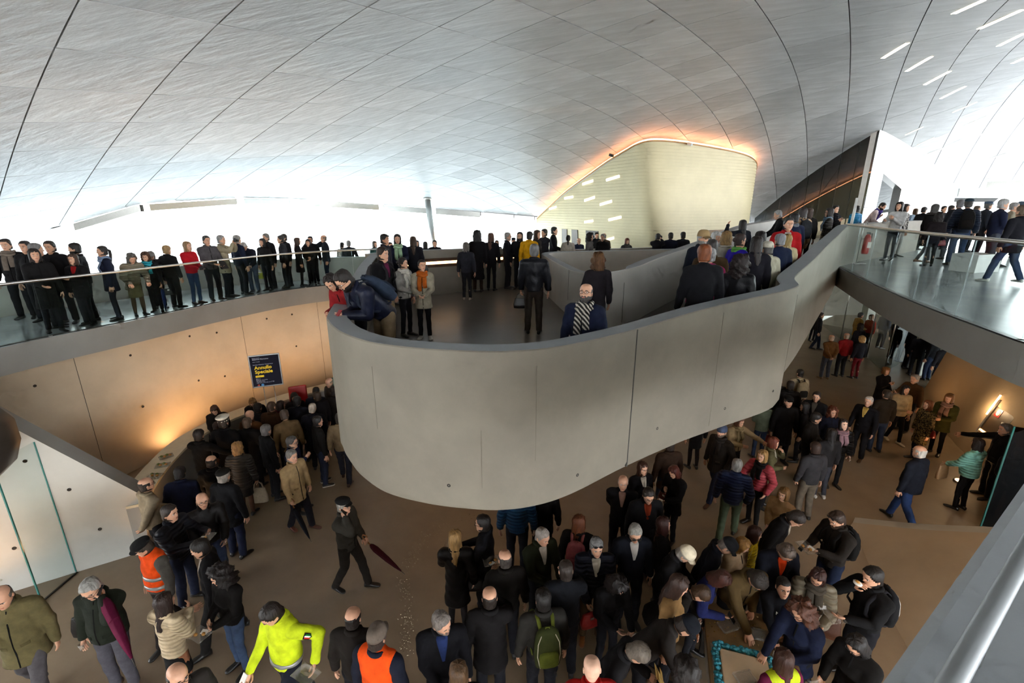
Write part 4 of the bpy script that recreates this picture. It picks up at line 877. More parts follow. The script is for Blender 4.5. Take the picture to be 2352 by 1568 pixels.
def box_plate(name, u0, u1, z0, z1, mat, label, cat, out=.02, group=None, slope=0, parent=None):
    pts = [on_box(u, z, o) for o in (0.0, out) for u, z in ((u0,z0),(u1,z0+slope),(u1,z1+slope),(u0,z1))]; c = np.mean(pts, 0)
    o = mesh_obj(name, np.array(pts)-c, [(0,1,2,3),(7,6,5,4),(0,4,5,1),(1,5,6,2),(2,6,7,3),(3,7,4,0)], [mat], parent, smooth=False); o.location = c
    if label: tag(o, label, cat, group)
    return o
E_SLIT = emit_mat('lit_slit','fff6e4',3.0)
for u0, u1, z0, z1, lab in ((10.7,12.5,7.43,7.55,'left of the upper pair'),(14.8,17.4,7.52,7.64,'highest and longest'),(7.3,9.0,6.77,6.83,'leftmost of the middle row'),(10.9,12.6,6.62,6.77,'second of the middle row'),(13.4,15.4,6.41,6.56,'right end of the middle row'),(14.6,16.9,5.69,5.84,'lower right'),(10.7,12.1,5.54,5.63,'lower left'),(14.1,15.2,4.73,4.85,'lowest'),(3.5,5.2,6.2,6.32,'farthest left')):
    box_plate('window_slit', u0, u1, z0, z0+.11, E_SLIT, 'bright horizontal slit window in the cream clad box, the %s' % lab, 'window', .03, 'slit windows of the clad box', z1-z0)
for u0, u1, lab in ((6.6,7.7,'leftmost narrow'),(8.6,9.6,'second narrow'),(10.9,12.8,'wide')):
    box_plate('lift_door', u0, u1, 3.3, 5.18, M_DSTEEL, '%s dark steel door in the left face of the clad box' % lab, 'door', .04)
box_plate('service_hatch', 42.2, 47.6, 4.3, 5.3, plain('hatch_brown','7a6248',.6), 'wide brown opening low in the right face of the clad box', 'hatch', .04)
for u, z, lab in ((16.5,8.6,'left'),(38.1,8.95,'right')):
    q = on_box(u, z, .12); root = empty('security_camera', tuple(q)); tag(root, 'small security camera high on the %s face of the clad box' % lab, 'camera'); m_ = M_BLACK if lab == 'left' else M_WHITE
    bevel_box('housing', (0,-.05,0), (.12,.24,.12), m_, root, .02, (.3,0,.5)); bevel_box('arm', (0,.06,.05), (.04,.14,.04), M_STEEL, root, .006)
# ---------------------------------------------------------------- facade
edge = [(-14.85,13.5),(-13.6,14.45),(-11.95,15.31),(-11.2,19.46),(-11.0,27.2),(-8.2,29.9),(-3,29.95),(1.4,29.95)]
seg = [((-13.5,14.5),(-11.95,15.28)),((-11.93,15.5),(-11.25,19.3)),((-11.2,19.7),(-11.05,23.5)),((-11.03,23.8),(-11.0,27.1)),((-10.8,27.5),(-8.4,29.75)),((-8.1,29.85),(-5.1,29.9)),((-4.8,29.9),(-2.0,29.92)),((-1.8,29.92),(.1,29.95)),((.3,29.95),(1.4,29.95))]
names = ['leftmost pale steel header beam under the ceiling edge','second header beam from the left, long and curved','third header beam from the left above the gallery','fourth header beam above the dark-coated gallery group','fifth header beam at the kink of the glass front','header beam just left of the leaning column','header beam just right of the leaning column','second last header beam towards the clad box','last short header beam beside the clad box']
for ki, ((a, b), nm) in enumerate(zip(seg, names)):
    bh = .21 if ki < 3 else .33
    zz = [float(hz(*a))-.02, float(hz(*b))-.02]; m = np.array([b[1]-a[1], a[0]-b[0]]); m = m/np.linalg.norm(m); root = empty('header_beam', (a[0],a[1],zz[0])); tag(root, nm, 'beam', 'header beams of the glass front'); c = np.array(root.location)
    secs = np.array([[(q[0]+m[0]*o, q[1]+m[1]*o, z+h_) for o, h_ in ((0,0),(.12,0),(.12,-bh),(0,-bh))] for q, z in ((a, zz[0]),((np.array(a)+b)/2,(zz[0]+zz[1])/2),(b, zz[1]))])-c; loft_sections('beam', secs, M_STEEL, root, smooth=False)
    bevel_box('bracket', tuple(np.array([b[0],b[1],zz[1]-.12])-c), (.10,.10,.22), M_DSTEEL, root, .01)
gls = []
for i in range(len(edge)-1):
    a, b = np.array(edge[i]), np.array(edge[i+1]); n = max(1, int(np.linalg.norm(b-a)/2.4))
    for k in range(n):
        p0, p1 = a+(b-a)*k/n, a+(b-a)*(k+1)/n; m = np.array([-(p1-p0)[1], (p1-p0)[0]]); m = m/np.linalg.norm(m)*.05
        v = [(*(q+m*s), z) for s in (1,1.4) for q, z in ((p0,3.3),(p1,3.3),(p1,float(hz(*p1))-.3),(p0,float(hz(*p0))-.3))]
        if v[2][2] < 3.6: continue
        gls.append((v, m))
fac = empty('window_1'); structure(fac)
for v, m in gls: mesh_obj('glass_pane', v, [(0,1,2,3),(7,6,5,4),(0,4,5,1),(1,5,6,2),(2,6,7,3),(3,7,4,0)], [G_CLEAR], fac, smooth=False)
colr = empty('leaning_column', (-4.35,26.2,3.3)); tag(colr, 'slim leaning steel column in front of the white glass front', 'column')
v, f = tube([(0,0,0),(-.55,1.4,float(hz(-4.9,27.6))-3.3)], .17, 16); mesh_obj('shaft', v, f, [M_STEEL], colr); v, f = tube([(0,0,0),(0,0,.06)], .3, 16); mesh_obj('base_plate', v, f, [M_STEEL], colr); v, f = tube([(-.55,1.4,float(hz(-4.9,27.6))-3.42),(-.56,1.43,float(hz(-4.9,27.6))-3.28)], .24, 16); mesh_obj('collar', v, f, [M_STEEL], colr)
# right: white pier with an opening, reflecting glass wall behind it
A0 = np.array([17.13,23.07]); A1 = np.array([27.2,29.3]); dv = A1-A0; LA = np.linalg.norm(dv); dv /= LA; nv = np.array([dv[1], -dv[0]])
def wpt(s, z, o=0): q = A0+dv*s+nv*o; return (q[0], q[1], z)
gz = lambda s: float(hz(*(A0+dv*s)))
secs = []
def prism(nm, poly, o0, o1, mat, parent=None):
    n = len(poly); v = [wpt(s, z, o) for o in (o0, o1) for s, z in poly]
    return mesh_obj(nm, v, [tuple(range(n)), tuple(range(2*n-1, n-1, -1))]+[(i, (i+1) % n, (i+1) % n+n, i+n) for i in range(n)], [mat], parent, smooth=False)
pier = empty('wall_white_pier'); structure(pier)
prism('pier', [(0,4.75),(1.3,4.75),(1.3,gz(1.3)),(.6,gz(.6)),(0,gz(0)-.02)], -.35, 0, M_WHITE, pier); prism('lintel', [(1.3,8.05),(3.9,7.35),(3.9,gz(3.9)),(2.6,gz(2.6)),(1.3,gz(1.3))], -.35, 0, M_WHITE, pier)
prism('pier', [(3.9,4.75),(LA,4.75),(LA,gz(LA)),(9,gz(9)),(6.5,gz(6.5)),(3.9,gz(3.9))], -.35, 0, M_WHITE, pier); prism('reveal', [(3.8,4.75),(3.9,4.75),(3.9,7.35),(3.8,7.38)], -.36, .01, M_STEEL, pier); prism('reveal', [(1.3,7.93),(3.9,7.23),(3.9,7.35),(1.3,8.05)], -.36, .01, M_STEEL, pier)
B1 = np.array([15.2,29.5]); gw = empty('window_2'); structure(gw); nseg = 8
for k in range(nseg):
    p0, p1 = A0+(B1-A0)*k/nseg, A0+(B1-A0)*(k+1)/nseg-(B1-A0)*.004; m = np.array([-(p1-p0)[1], (p1-p0)[0]]); m = m/np.linalg.norm(m)*.03
    v = [(*(q+m*s), z) for s in (0,1) for q, z in ((p0,4.75),(p1,4.75),(p1,float(hz(*p1))-.03),(p0,float(hz(*p0))-.03))]; mesh_obj('glass_pane', v, [(0,1,2,3),(7,6,5,4),(0,4,5,1),(1,5,6,2),(2,6,7,3),(3,7,4,0)], [G_MIRROR], gw, smooth=False)
    v, f = tube([(*p1, 4.75), (*p1, float(hz(*p1))-.05)], .025, 6); mesh_obj('mullion', v, f, [M_STEEL], gw)
for k, (a, b) in enumerate((((27.3,29.3),(28.6,28.9)),((28.6,28.9),(29.2,27.4)),((29.2,27.4),(30.4,26.9)),((30.4,26.9),(30.5,25.0)))):
    z0 = float(hz(*a))-.05; root = empty('header_beam', (a[0],a[1],z0)); tag(root, ('first','second','third','fourth')[k]+' grey header beam of the stepped glazing at the far right, counted from the white pier', 'beam', 'stepped header beams at right'); c = np.array(root.location)
    m = np.array([b[1]-a[1], a[0]-b[0]]); m = m/np.linalg.norm(m)*.12; mesh_obj('beam', [np.array([q[0]+m[0]*s, q[1]+m[1]*s, z0+h_])-c for q in (a, b) for s in (0,1) for h_ in (0,-.45)], [(0,1,3,2),(4,6,7,5),(0,4,5,1),(2,3,7,6),(0,2,6,4),(1,5,7,3)], [M_STEEL], root, smooth=False)
# glass screen of the lower hall under the bridge
gs = empty('window_3'); structure(gs)
GS = [(17.44,24.95),(16.5,22.0),(15.6,19.04),(14.84,17.09),(16.74,18.44),(15.86,15.91),(15.2,14.6)]
for k in range(len(GS)-1):
    p0, p1 = np.array(GS[k]), np.array(GS[k+1]); m = np.array([-(p1-p0)[1], (p1-p0)[0]]); m = m/np.linalg.norm(m)*.02
    v = [(*(q+m*s), z) for s in (0,1) for q, z in ((p0,0.0),(p1,0.0),(p1,4.26),(p0,4.26))]; mesh_obj('glass_pane', v, [(0,1,2,3),(7,6,5,4),(0,4,5,1),(1,5,6,2),(2,6,7,3),(3,7,4,0)], [G_RAIL], gs, smooth=False)
    v, f = tube([(*p1, 0), (*p1, 4.26)], .022, 6); mesh_obj('mullion', v, f, [M_STEEL], gs)
for x, y, lab in ((17.3,21.6,'pale square pillar behind the camel coat'),(16.1,16.9,'grey square pillar between the glass panes under the bridge')):
    o = bevel_box('pillar', (x,y,2.13), (.4,.4,4.26), C_LIGHT, None, .02); structure(o); o.name = 'wall_pillar'
structure(bevel_box('wall_hall_back', (24,27.5,2.1), (16,.3,4.3), concrete('concrete_dark_back','5b544b',.15,.5), None, 0))

# ---------------------------------------------------------------- shared small meshes
def _shoe():
    rows = []; ns = 12; a = np.arange(ns)*2*np.pi/ns
    for y, w, h_, z0 in ((.075,.012,.03,.03),(.070,.030,.075,.0),(.03,.036,.095,.0),(-.02,.037,.085,.0),(-.07,.040,.062,.0),(-.13,.045,.048,.0),(-.17,.040,.036,.0),(-.195,.018,.022,.004)):
        rows.append(np.stack([w*np.sign(np.cos(a))*np.abs(np.cos(a))**.7, np.full(ns, y), z0+h_*(.5+.5*np.sign(np.sin(a))*np.abs(np.sin(a))**.7)], -1))
    return mesh_data('shoe', np.concatenate(rows), [tuple(reversed(q)) for q in grid_faces(8, ns)], [mat_leather('0d0b0a')])
SHOE_MESH = _shoe()
def _sole():
    b = [(.078,.02),(.07,.036),(.02,.039),(-.05,.042),(-.12,.049),(-.17,.044),(-.20,.02)]; o = [(x, y) for y, x in b]+[(-x, y) for y, x in b[::-1]]; n = len(o)
    return mesh_data('sole', [(x,y,z) for z in (0,.024) for x, y in o], [tuple(range(n)), tuple(range(2*n-1, n-1, -1))]+[(i, (i+1) % n, (i+1) % n+n, i+n) for i in range(n)], [mat_leather('cccccc')], smooth=False)
SOLE_MESH = _sole()
# ---------------------------------------------------------------- things people carry
M_FOOD = plain('pastry','c08a45',.7,var=.3,scale=40,bump=.4); M_PAPER = plain('paper_white','d9d4ca',.8); M_WOOD = plain('umbrella_wood','8a5526',.4,var=.2,scale=30)
def flat_M(M):          # keep position and heading, drop the tilt
    loc, q, s = M.decompose(); return Matrix.Translation(loc) @ Matrix.Rotation(q.to_euler().z, 4, 'Z') @ Matrix.Scale(s.x, 4)
def carry(kind, label, M, S, *a):
    M = flat_M(M) if kind not in ('backpack',) else M
    name = dict(umbrella='umbrella', phone='phone', tray='food_tray', bag='handbag', tote='shopping_bag', backpack='backpack', cup='cup', camera='camera', envelope='envelope', tablet='tablet', plate='plate', case='briefcase', napkin='napkin')[kind]
    root = empty(name); root.matrix_world = M; cat = dict(food_tray='tray', shopping_bag='bag', handbag='bag', briefcase='bag').get(name, name); tag(root, label, cat)
    def part(nm, v, f, m, mi=None): return mesh_obj(nm, v, f, [m], root)
    if kind == 'umbrella':
        col = a[0]; tilt = math.radians(a[1] if len(a) > 1 else 8); dr = np.array([math.sin(tilt)*(a[2] if len(a) > 2 else 0), -math.sin(tilt), -math.cos(tilt)])
        n = 12; ang = np.arange(n)*2*np.pi/n; ref = np.cross(dr, [1,0,0]); ref /= np.linalg.norm(ref); sd = np.cross(dr, ref); rows = []
        for t, r in ((.08,.012),(.12,.030),(.20,.040),(.45,.034),(.62,.022),(.74,.008)):
            rr = r*(1+.25*np.cos(ang*6)); rows.append(dr*t+np.outer(rr*np.cos(ang), ref)+np.outer(rr*np.sin(ang), sd))
        part('canopy', np.concatenate(rows), grid_faces(6, n), mat_cloth(col)); part('tip', *tube([dr*.73, dr*.82], [.006,.004], 6), M_DSTEEL)
        part('handle', *tube([dr*.1, dr*0, dr*-.06, dr*-.10+ref*.02, dr*-.11+ref*.055, dr*-.07+ref*.08, dr*-.03+ref*.08], .011, 8), M_WOOD)
        part('strap', *tube([dr*.34+ref*.038*math.cos(t)+sd*.038*math.sin(t) for t in np.linspace(0, 6.28, 14)], .005, 5), mat_cloth(col))
    elif kind in ('phone','tablet'):
        w, h_ = (.072,.145) if kind == 'phone' else (.17,.23); c = a[0] if a else '0c0c0e'; M2 = root.matrix_world
        bevel_box('case', (0,-.03,.02), (w,.010,h_), plain('device_'+c, c, .35), root, .004, (-.7,0,0)); bevel_box('screen', (0,-.0285+.006,.0245), (w*.9,.002,h_*.86), plain('device_screen','3c4a5c',.1, emit='9fb4cc', es=.5), root, 0, (-.7,0,0))
    elif kind in ('tray','plate'):
        c0 = np.array([0,-.09,.02]); w, d, h_ = .12, .08, .035
        o = [(-w,-d),(w,-d),(w,d),(-w,d)]; v = [(x*.82, y*.82, 0) for x, y in o]+[(x, y, h_) for x, y in o]+[(x*1.1, y*1.14, h_) for x, y in o]+[(x*1.1, y*1.14, h_-.005) for x, y in o]
        f = [(0,1,2,3)]+[(i, (i+1) % 4, (i+1) % 4+4, i+4) for i in range(4)]+[(i+4, (i+1) % 4+4, (i+1) % 4+8, i+8) for i in range(4)]+[(i+8, (i+1) % 4+8, (i+1) % 4+12, i+12) for i in range(4)]
        mesh_obj('tray', np.array(v)+c0, f, [M_PLASTIC], root, smooth=False)
        for k in range(a[0] if a else 4): ex = ((-.05,-.02),(.03,.03),(.05,-.03),(-.02,.035),(0,-.005))[k]; part('pastry', *ellipsoid(c0+np.array([ex[0],ex[1],.02]), (.028,.024,.018), 8, 6), M_FOOD)
        if len(a) < 2: bevel_box('napkin', tuple(c0+np.array([.02,.05,.03])), (.08,.06,.004), M_PAPER, root, 0, (.2,.1,.4))
    elif kind in ('bag','tote','case'):
        col = a[0]; w, h_, d = (.30,.20,.12) if kind == 'bag' else ((.34,.36,.10) if kind == 'tote' else (.38,.28,.10)); z0 = a[1] if len(a) > 1 else -.16
        m = mat_leather(col); n = 20; ang = np.arange(n)*2*np.pi/n; rows = []
        for t, k in ((0,.80),(.03,.95),(.35,1.0),(.8,.86),(.97,.80),(1,.72)):
            rows.append(np.stack([w/2*k*np.sign(np.cos(ang))*np.abs(np.cos(ang))**.5, d/2*k*(1-.45*t)*np.sign(np.sin(ang))*np.abs(np.sin(ang))**.5, np.full(n, z0-h_+h_*t)], -1))
        part('body', np.concatenate(rows), [tuple(reversed(q)) for q in grid_faces(6, n)], m)
        for s in (-1, 1): part('handle', *tube([(-w*.28,s*d*.22,z0-.01),(-w*.22,s*.015,z0*.35),(0,0,.015),(w*.22,s*.015,z0*.35),(w*.28,s*d*.22,z0-.01)], .008, 6), m)
        bevel_box('clasp', (0,-d*.36,z0-h_*.25), (.05,.012,.03), M_STEEL, root, .003)
    elif kind == 'backpack':
        col = a[0]; m = mat_cloth(col); m2 = mat_cloth(a[1] if len(a) > 1 else col); n = 20; ang = np.arange(n)*2*np.pi/n; rows = []
        for z, k, d in ((-.25,.70,.07),(-.235,.92,.10),(-.1,1.0,.12),(.08,.96,.10),(.18,.82,.075),(.225,.5,.05),(.235,.2,.02)):
            rows.append(np.stack([.155*k*np.sign(np.cos(ang))*np.abs(np.cos(ang))**.6, d*.5+.02+d*.62*np.sign(np.sin(ang))*np.abs(np.sin(ang))**.6, np.full(n, z)], -1))
        part('body', np.concatenate(rows), [tuple(reversed(q)) for q in grid_faces(7, n)], m)
        rows = []
        for z, k in ((-.20,.7),(-.18,.95),(-.08,1.0),(-.02,.9),(0,.6)): rows.append(np.stack([.115*k*np.sign(np.cos(ang))*np.abs(np.cos(ang))**.6, .145+.035*k*np.sign(np.sin(ang))*np.abs(np.sin(ang))**.6, np.full(n, z)], -1))
        part('front_pocket', np.concatenate(rows), [tuple(reversed(q)) for q in grid_faces(5, n)], m2)
        for s in (-1, 1): part('strap', *tube([(s*.07,.03,.18),(s*.085,-.06,.262),(s*.095,-.17,.262),(s*.115,-.305,.14),(s*.135,-.32,.0),(s*.16,-.22,-.13),(s*.15,-.02,-.2)], .024, 6, (.3,1)), m2)
        part('top_loop', *tube([(-.03,.04,.2),(-.02,.05,.25),(.02,.05,.25),(.03,.04,.2)], .008, 6), m2)
        for s in (-1, 1): part('piping', *tube([(s*.10,.155,-.2),(s*.13,.14,-.05),(s*.12,.12,.1),(s*.08,.10,.19)], .005, 5), mat_cloth(a[2] if len(a) > 2 else col))
    elif kind == 'cup':
        n = 14; ang = np.arange(n)*2*np.pi/n; v = np.concatenate([np.stack([r*np.cos(ang), r*np.sin(ang)-.03, np.full(n, z)], -1) for r, z in ((.022,-.03),(.032,.05),(.029,.05),(.020,-.025))]); part('cup', v, [tuple(reversed(q)) for q in grid_faces(4, n)], M_PLASTIC)
        part('drink', *ellipsoid((0,-.03,.0), (.024,.024,.022), 10, 6), plain('drink_amber','a8783a',.2))
    elif kind == 'camera':
        bevel_box('body', (0,-.04,.03), (.13,.05,.09), M_BLACK, root, .01); part('lens', *tube([(0,-.06,.025),(0,-.13,.025)], [.034,.03], 12), M_BLACK); bevel_box('viewfinder', (0,-.035,.085), (.05,.04,.03), M_BLACK, root, .006)
    elif kind == 'napkin':
        part('paper', *ellipsoid((0,-.04,.03), (.055,.045,.02), 9, 6), M_PAPER); part('pastry', *ellipsoid((0,-.045,.048), (.03,.022,.018), 8, 6), M_FOOD)
    elif kind == 'envelope': bevel_box('paper', (0,-.06,.04), (.17,.006,.25), plain('manila','c9a45a',.8), root, 0, (-.5,.2,.3)); bevel_box('flap', (0,-.065,.11), (.15,.004,.06), plain('manila_flap','b9924a',.8), root, 0, (-.5,.2,.3))
    return root
# ---------------------------------------------------------------- lower hall furniture
def uplight(x, y, lab, e=90, vis=True, rz_=0, spot=2.7):
    root = empty('floor_uplight', (x,y,0)); tag(root, lab, 'lamp'); v, f = tube([(0,0,.0),(0,0,.03)], .13, 20); mesh_obj('rim', v, f, [M_STEEL], root); v, f = tube([(0,0,.005),(0,0,.036)], .10, 20); mesh_obj('lens', v, f, [E_WARM], root)
    l = bpy.data.lights.new('uplight', 'SPOT'); l.energy = e; l.color = (1,.58,.27); l.spot_size = spot; l.spot_blend = .9; l.shadow_soft_size = .1; o = bpy.data.objects.new('uplight', l); COL.objects.link(o); o.parent = root; o.location = (0,0,.06); o.rotation_euler = (math.pi-.12*math.cos(rz_), .12*math.sin(rz_), 0)
    return root
uplight(-8.80,10.72,'round glowing floor uplight between the counter and the beige wall', 70)
uplight(-8.1,11.3,'floor uplight behind the counter left of the long-haired woman', 150, spot=2.9)
uplight(-7.1,12.6,'floor uplight behind the counter right of the long-haired woman', 150, spot=2.9)
uplight(-5.9,13.9,'floor uplight at the wall below the poster board', 150, spot=2.9)
uplight(-4.3,15.1,'floor uplight at the wall behind the bald man at the microphone', 150, spot=2.9)
uplight(-6.25,7.27,'round floor uplight beside the orange safety vest man', 110)
uplight(-8.3,5.2,'floor uplight behind the glass pane at the lower left edge', 130)
uplight(10.7,9.5,'floor uplight behind the mint jacket at the leaning wall', 80)
uplight(12.3,13.3,'floor uplight at the foot of the leaning right wall', 110)
uplight(3.0,18.2,'floor uplight at the rear hall wall below the ramp', 260); uplight(8.5,20.3,'floor uplight at the rear hall wall behind the ramp end', 260)
def downlight(x, y, z, lab, e, tx=0, ty=0):
    root = empty('downlight', (x,y,z)); tag(root, lab, 'lamp', 'warm downlights below the decks'); v, f = tube([(0,0,-.02),(0,0,.0)], .085, 18); mesh_obj('rim', v, f, [M_STEEL], root); v, f = tube([(0,0,-.026),(0,0,-.004)], .065, 18); mesh_obj('lens', v, f, [E_WARM], root)
    l = bpy.data.lights.new('downlight_bulb', 'SPOT'); l.energy = e; l.color = (1,.66,.38); l.spot_size = 2.5; l.spot_blend = .8; l.shadow_soft_size = .09; q = bpy.data.objects.new('downlight_bulb', l); COL.objects.link(q); q.parent = root; q.location = (0,0,-.05); q.rotation_euler = (ty, tx, 0)
for k, (x, y) in enumerate(((-3.2,-1.9),(-.6,-.9),(1.7,.5),(3.6,1.9),(5.3,3.0))): downlight(x, y, 4.2, '%s warm downlight under the near deck, counted from the left' % ORD[k], 55 if k < 3 else 110, 0, .55 if k < 3 else .75)
for k, (x, y) in enumerate(((7.2,6.6),(8.4,9.0),(9.6,11.4))): downlight(x, y, 4.27, '%s warm downlight under the bridge, counted from the near end' % ORD[k], 45)
for k, (x, y) in enumerate(((-1.5,7.5),(.3,8.3),(-1.6,11.0),(3.6,8.6))): downlight(x, y, 2.99 if k < 3 else 3.1, '%s warm downlight under the ramp landing, counted from the near left' % ORD[k], 18)
# winding service counter
CP = [(-6.85,7.25),(-7.15,7.95),(-7.40,8.75),(-7.55,9.7),(-7.35,10.7),(-6.85,11.6),(-6.2,12.4),(-5.4,13.1),(-4.5,13.7)]
cp = spline([(a,b,0) for a, b in CP], 6); cn = normals2(cp); ctr = empty('service_counter', (-7.4,9.0,0)); tag(ctr, 'winding pale counter along the beige wall at left', 'counter'); c = np.array(ctr.location)
loft_sections('counter_top', np.array([[(q[0]+m[0]*o, q[1]+m[1]*o, z) for o, z in ((.06,.97),(.06,1.02),(-.42,1.02),(-.42,.97))] for q, m in zip(cp, cn)])-c, plain('counter_cream','cfc1a4',.5), ctr, smooth=False)
sharp(loft_sections('counter_front', np.array([[(q[0]+m[0]*o, q[1]+m[1]*o, z) for o, z in ((-.06,.0),(.0,.97),(-.3,.97),(-.3,.0))] for q, m in zip(cp, cn)])-c, C_SLAB, ctr))
for k, (x, y) in enumerate(((-7.28,8.15),(-7.42,8.55),(-7.6,8.9))):
    root = empty('food_tray', (x,y,1.02), .4*k); tag(root, ('nearest','middle','farthest')[k]+' clear tray of snacks on the winding counter', 'tray', 'trays on the winding counter')
    bevel_box('tray', (0,0,.012), (.26,.18,.024), M_PLASTIC, root, .006)
    for q in range(4): v, f = ellipsoid((-.08+.05*q,.03*(-1)**q,.04), (.03,.026,.02), 8, 6); mesh_obj('pastry', v, f, [M_FOOD if q % 2 else plain('salad_green','6d7a3a',.7)], root)
# poster board on two legs
pst = empty('poster_stand', (-6.28,10.95,0), math.radians(22)); tag(pst, 'dark blue poster board on two thin legs with yellow heading, behind the counter', 'poster')
bevel_box('board', (0,0,2.30), (.66,.03,.80), plain('poster_navy','0c0a1a',.7,spec=.2), pst, .004)
for s in (-1, 1): bevel_box('frame_side', (s*.34,-.005,2.30), (.03,.045,.84), M_STEEL, pst, .006); v, f = tube([(s*.12,.03,0),(s*.12,.03,2.0)], .012, 8); mesh_obj('leg', v, f, [M_STEEL], pst)
for s in (-1, 1): bevel_box('frame_rail', (0,-.005,2.30+s*.415), (.70,.045,.03), M_STEEL, pst, .006)
bevel_box('foot', (0,.03,.015), (.5,.4,.03), M_DSTEEL, pst, .008)
PW = plain('print_white','cfcbd6',.7); PY = plain('print_yellow','f2c81e',.7,emit='f2c81e',es=.0)
def ptext(t, x, z, size, m, bold=0): return text_obj('lettering', t, size, Matrix.Translation((x,-.0175,z)) @ Matrix.Rotation(math.pi/2, 4, 'X'), m, pst, bold=bold)
ptext('Inaugurazione', -.27, 2.645, .030, PW); ptext('Stazione Marittima', -.27, 2.605, .048, PW); ptext('POSTE ITALIANE', -.27, 2.545, .022, PW); ptext('Servizio Filatelico Temporaneo', -.27, 2.465, .036, PW)
ptext('Annullo', -.25, 2.355, .125, PY, .003); ptext('Speciale', -.25, 2.245, .125, PY, .003); bevel_box('yellow_label', (-.155,-.0165,2.165), (.19,.004,.05), PY, pst, 0); ptext('Filatelico', -.235, 2.152, .032, plain('print_dark','2a2233',.7))
for k, t in enumerate(('Salerno','Stazione Marittima','25 aprile 2016','dalle ore 11.00 alle ore 17.00')): ptext(t, -.25, 2.09-.036*k, .034, PW)
for x, cc in ((-.21,'b8452c'),(-.12,'4f8fc4')): v, f = tube([(x,-.012,1.93),(x,-.019,1.93)], .026 if cc[0] == 'b' else .034, 16); mesh_obj('emblem', v, f, [plain('emblem_'+cc, cc, .6)], pst)
# red padded chair back seen over the crowd
chr_ = empty('red_chair', (-5.85,11.55,0), math.radians(25)); tag(chr_, 'red high-backed padded chair behind the counter under the poster', 'chair')
bevel_box('backrest', (0,.02,1.25), (.46,.09,.75), M_RED, chr_, .04, (-.1,0,0), 3); bevel_box('seat', (0,-.24,.78), (.46,.46,.09), M_RED, chr_, .03)
for a in (-.2,.2):
    for b in (-.42,-.04): v, f = tube([(a,b,0),(a,b,.75)], .016, 8); mesh_obj('leg', v, f, [M_STEEL], chr_)
mon = empty('monitor', (-5.2,12.75,1.02), math.radians(30)); tag(mon, 'black computer monitor on the counter among the crowd at left', 'monitor'); bevel_box('screen_case', (0,0,.28), (.46,.04,.30), M_BLACK, mon, .01); bevel_box('screen', (0,-.022,.28), (.42,.004,.26), plain('monitor_screen','1d2b22',.2,emit='6f8f7c',es=.3), mon, 0); v, f = tube([(0,.02,0),(0,.02,.2)], .02, 8); mesh_obj('stand', v, f, [M_BLACK], mon); bevel_box('foot', (0,.02,.01), (.22,.16,.02), M_BLACK, mon, .005)
mic = empty('microphone', (-4.75,13.15,1.02)); tag(mic, 'thin gooseneck microphone on the counter by the bald man', 'microphone'); v, f = tube([(0,0,0),(0,0,.03)], .07, 14); mesh_obj('base', v, f, [M_BLACK], mic); v, f = tube([(0,0,.02),(0,.02,.4),(.02,-.02,.72)], .006, 6); mesh_obj('gooseneck', v, f, [M_BLACK], mic); v, f = ellipsoid((.02,-.03,.76), (.025,.025,.04), 8, 6); mesh_obj('head', v, f, [M_BLACK], mic)
# buffet table with the iced cake
tb = empty('buffet_table', (2.98,4.30,0), math.radians(-18)); tag(tb, 'buffet table with a tan top at the bottom right amid the crowd', 'table'); bevel_box('table_top', (0,0,.86), (1.05,1.60,.05), plain('table_tan','8f7550',.55,var=.2), tb, .008)
for a in (-.46,.46):
    for b in (-.72,.72): bevel_box('leg', (a,b,.42), (.06,.06,.83), M_DSTEEL, tb, .005)
bevel_box('apron', (-.515,0,.78), (.02,1.5,.14), M_PAPER, tb, 0)
ck = empty('sheet_cake', (2.76,4.02,.885), math.radians(-18)); tag(ck, 'white iced sheet cake with a blue sea border on the buffet table', 'cake')
rng = np.random.default_rng(3); n = 26
bevel_box('cake_board', (0,0,.01), (.72,.86,.02), plain('cake_board','b9b3a6',.6), ck, .003); bevel_box('icing', (.0,-.02,.05), (.54,.70,.07), plain('icing_white','d6c3a6',.6), ck, .015)
g = Geo()
for t in np.linspace(0, 1, 150):
    per = [(-.31,-.39),(.31,-.39),(.31,.39),(-.31,.39),(-.31,-.39)]; k = min(int(t*4), 3); u = t*4-k; x = per[k][0]*(1-u)+per[k+1][0]*u; y = per[k][1]*(1-u)+per[k+1][1]*u
    for q in range(2): g.add(*ellipsoid((x+rng.normal()*.018, y+rng.normal()*.018, .055+rng.random()*.03), (.03,.024,.025), 6, 4))
tag(mesh_obj('blue_border', g.verts(), g.f, [plain('icing_blue','2f8fa8',.5,var=.35,scale=30)], ck), kind='stuff'); bevel_box('wafer_edge', (.40,-.25,.05), (.10,.42,.07), plain('wafer_brown','a86a2a',.7,var=.4,scale=40), ck, .01)
for k, (x, y, r) in enumerate(((2.88,4.78,.3),(3.25,4.65,-.3),(2.72,4.0,.2),(3.35,4.35,.8),(2.9,3.85,-.2),(3.1,4.85,.9))):
    root = empty('plastic_tray', (x,y,.885 if k not in (2,4) else .985), r); tag(root, ('empty clear tray reflecting light at the left of the buffet','clear tray near the boy\'s hand on the buffet','clear lid lying on the white icing','clear tray by the curly-haired woman\'s hand','clear lid at the front of the iced cake','clear tray at the far side of the buffet')[k], 'tray', 'clear trays on the buffet table')
    bevel_box('tray_base', (0,0,.006), (.22,.16,.008), M_PLASTIC, root, .003)
    for a, b, w, d in ((-.11,0,.008,.16),(.11,0,.008,.16),(0,-.08,.22,.008),(0,.08,.22,.008)): bevel_box('tray_rim', (a,b,.02), (w,d,.03), M_PLASTIC, root, .002)
crumbs = Geo()
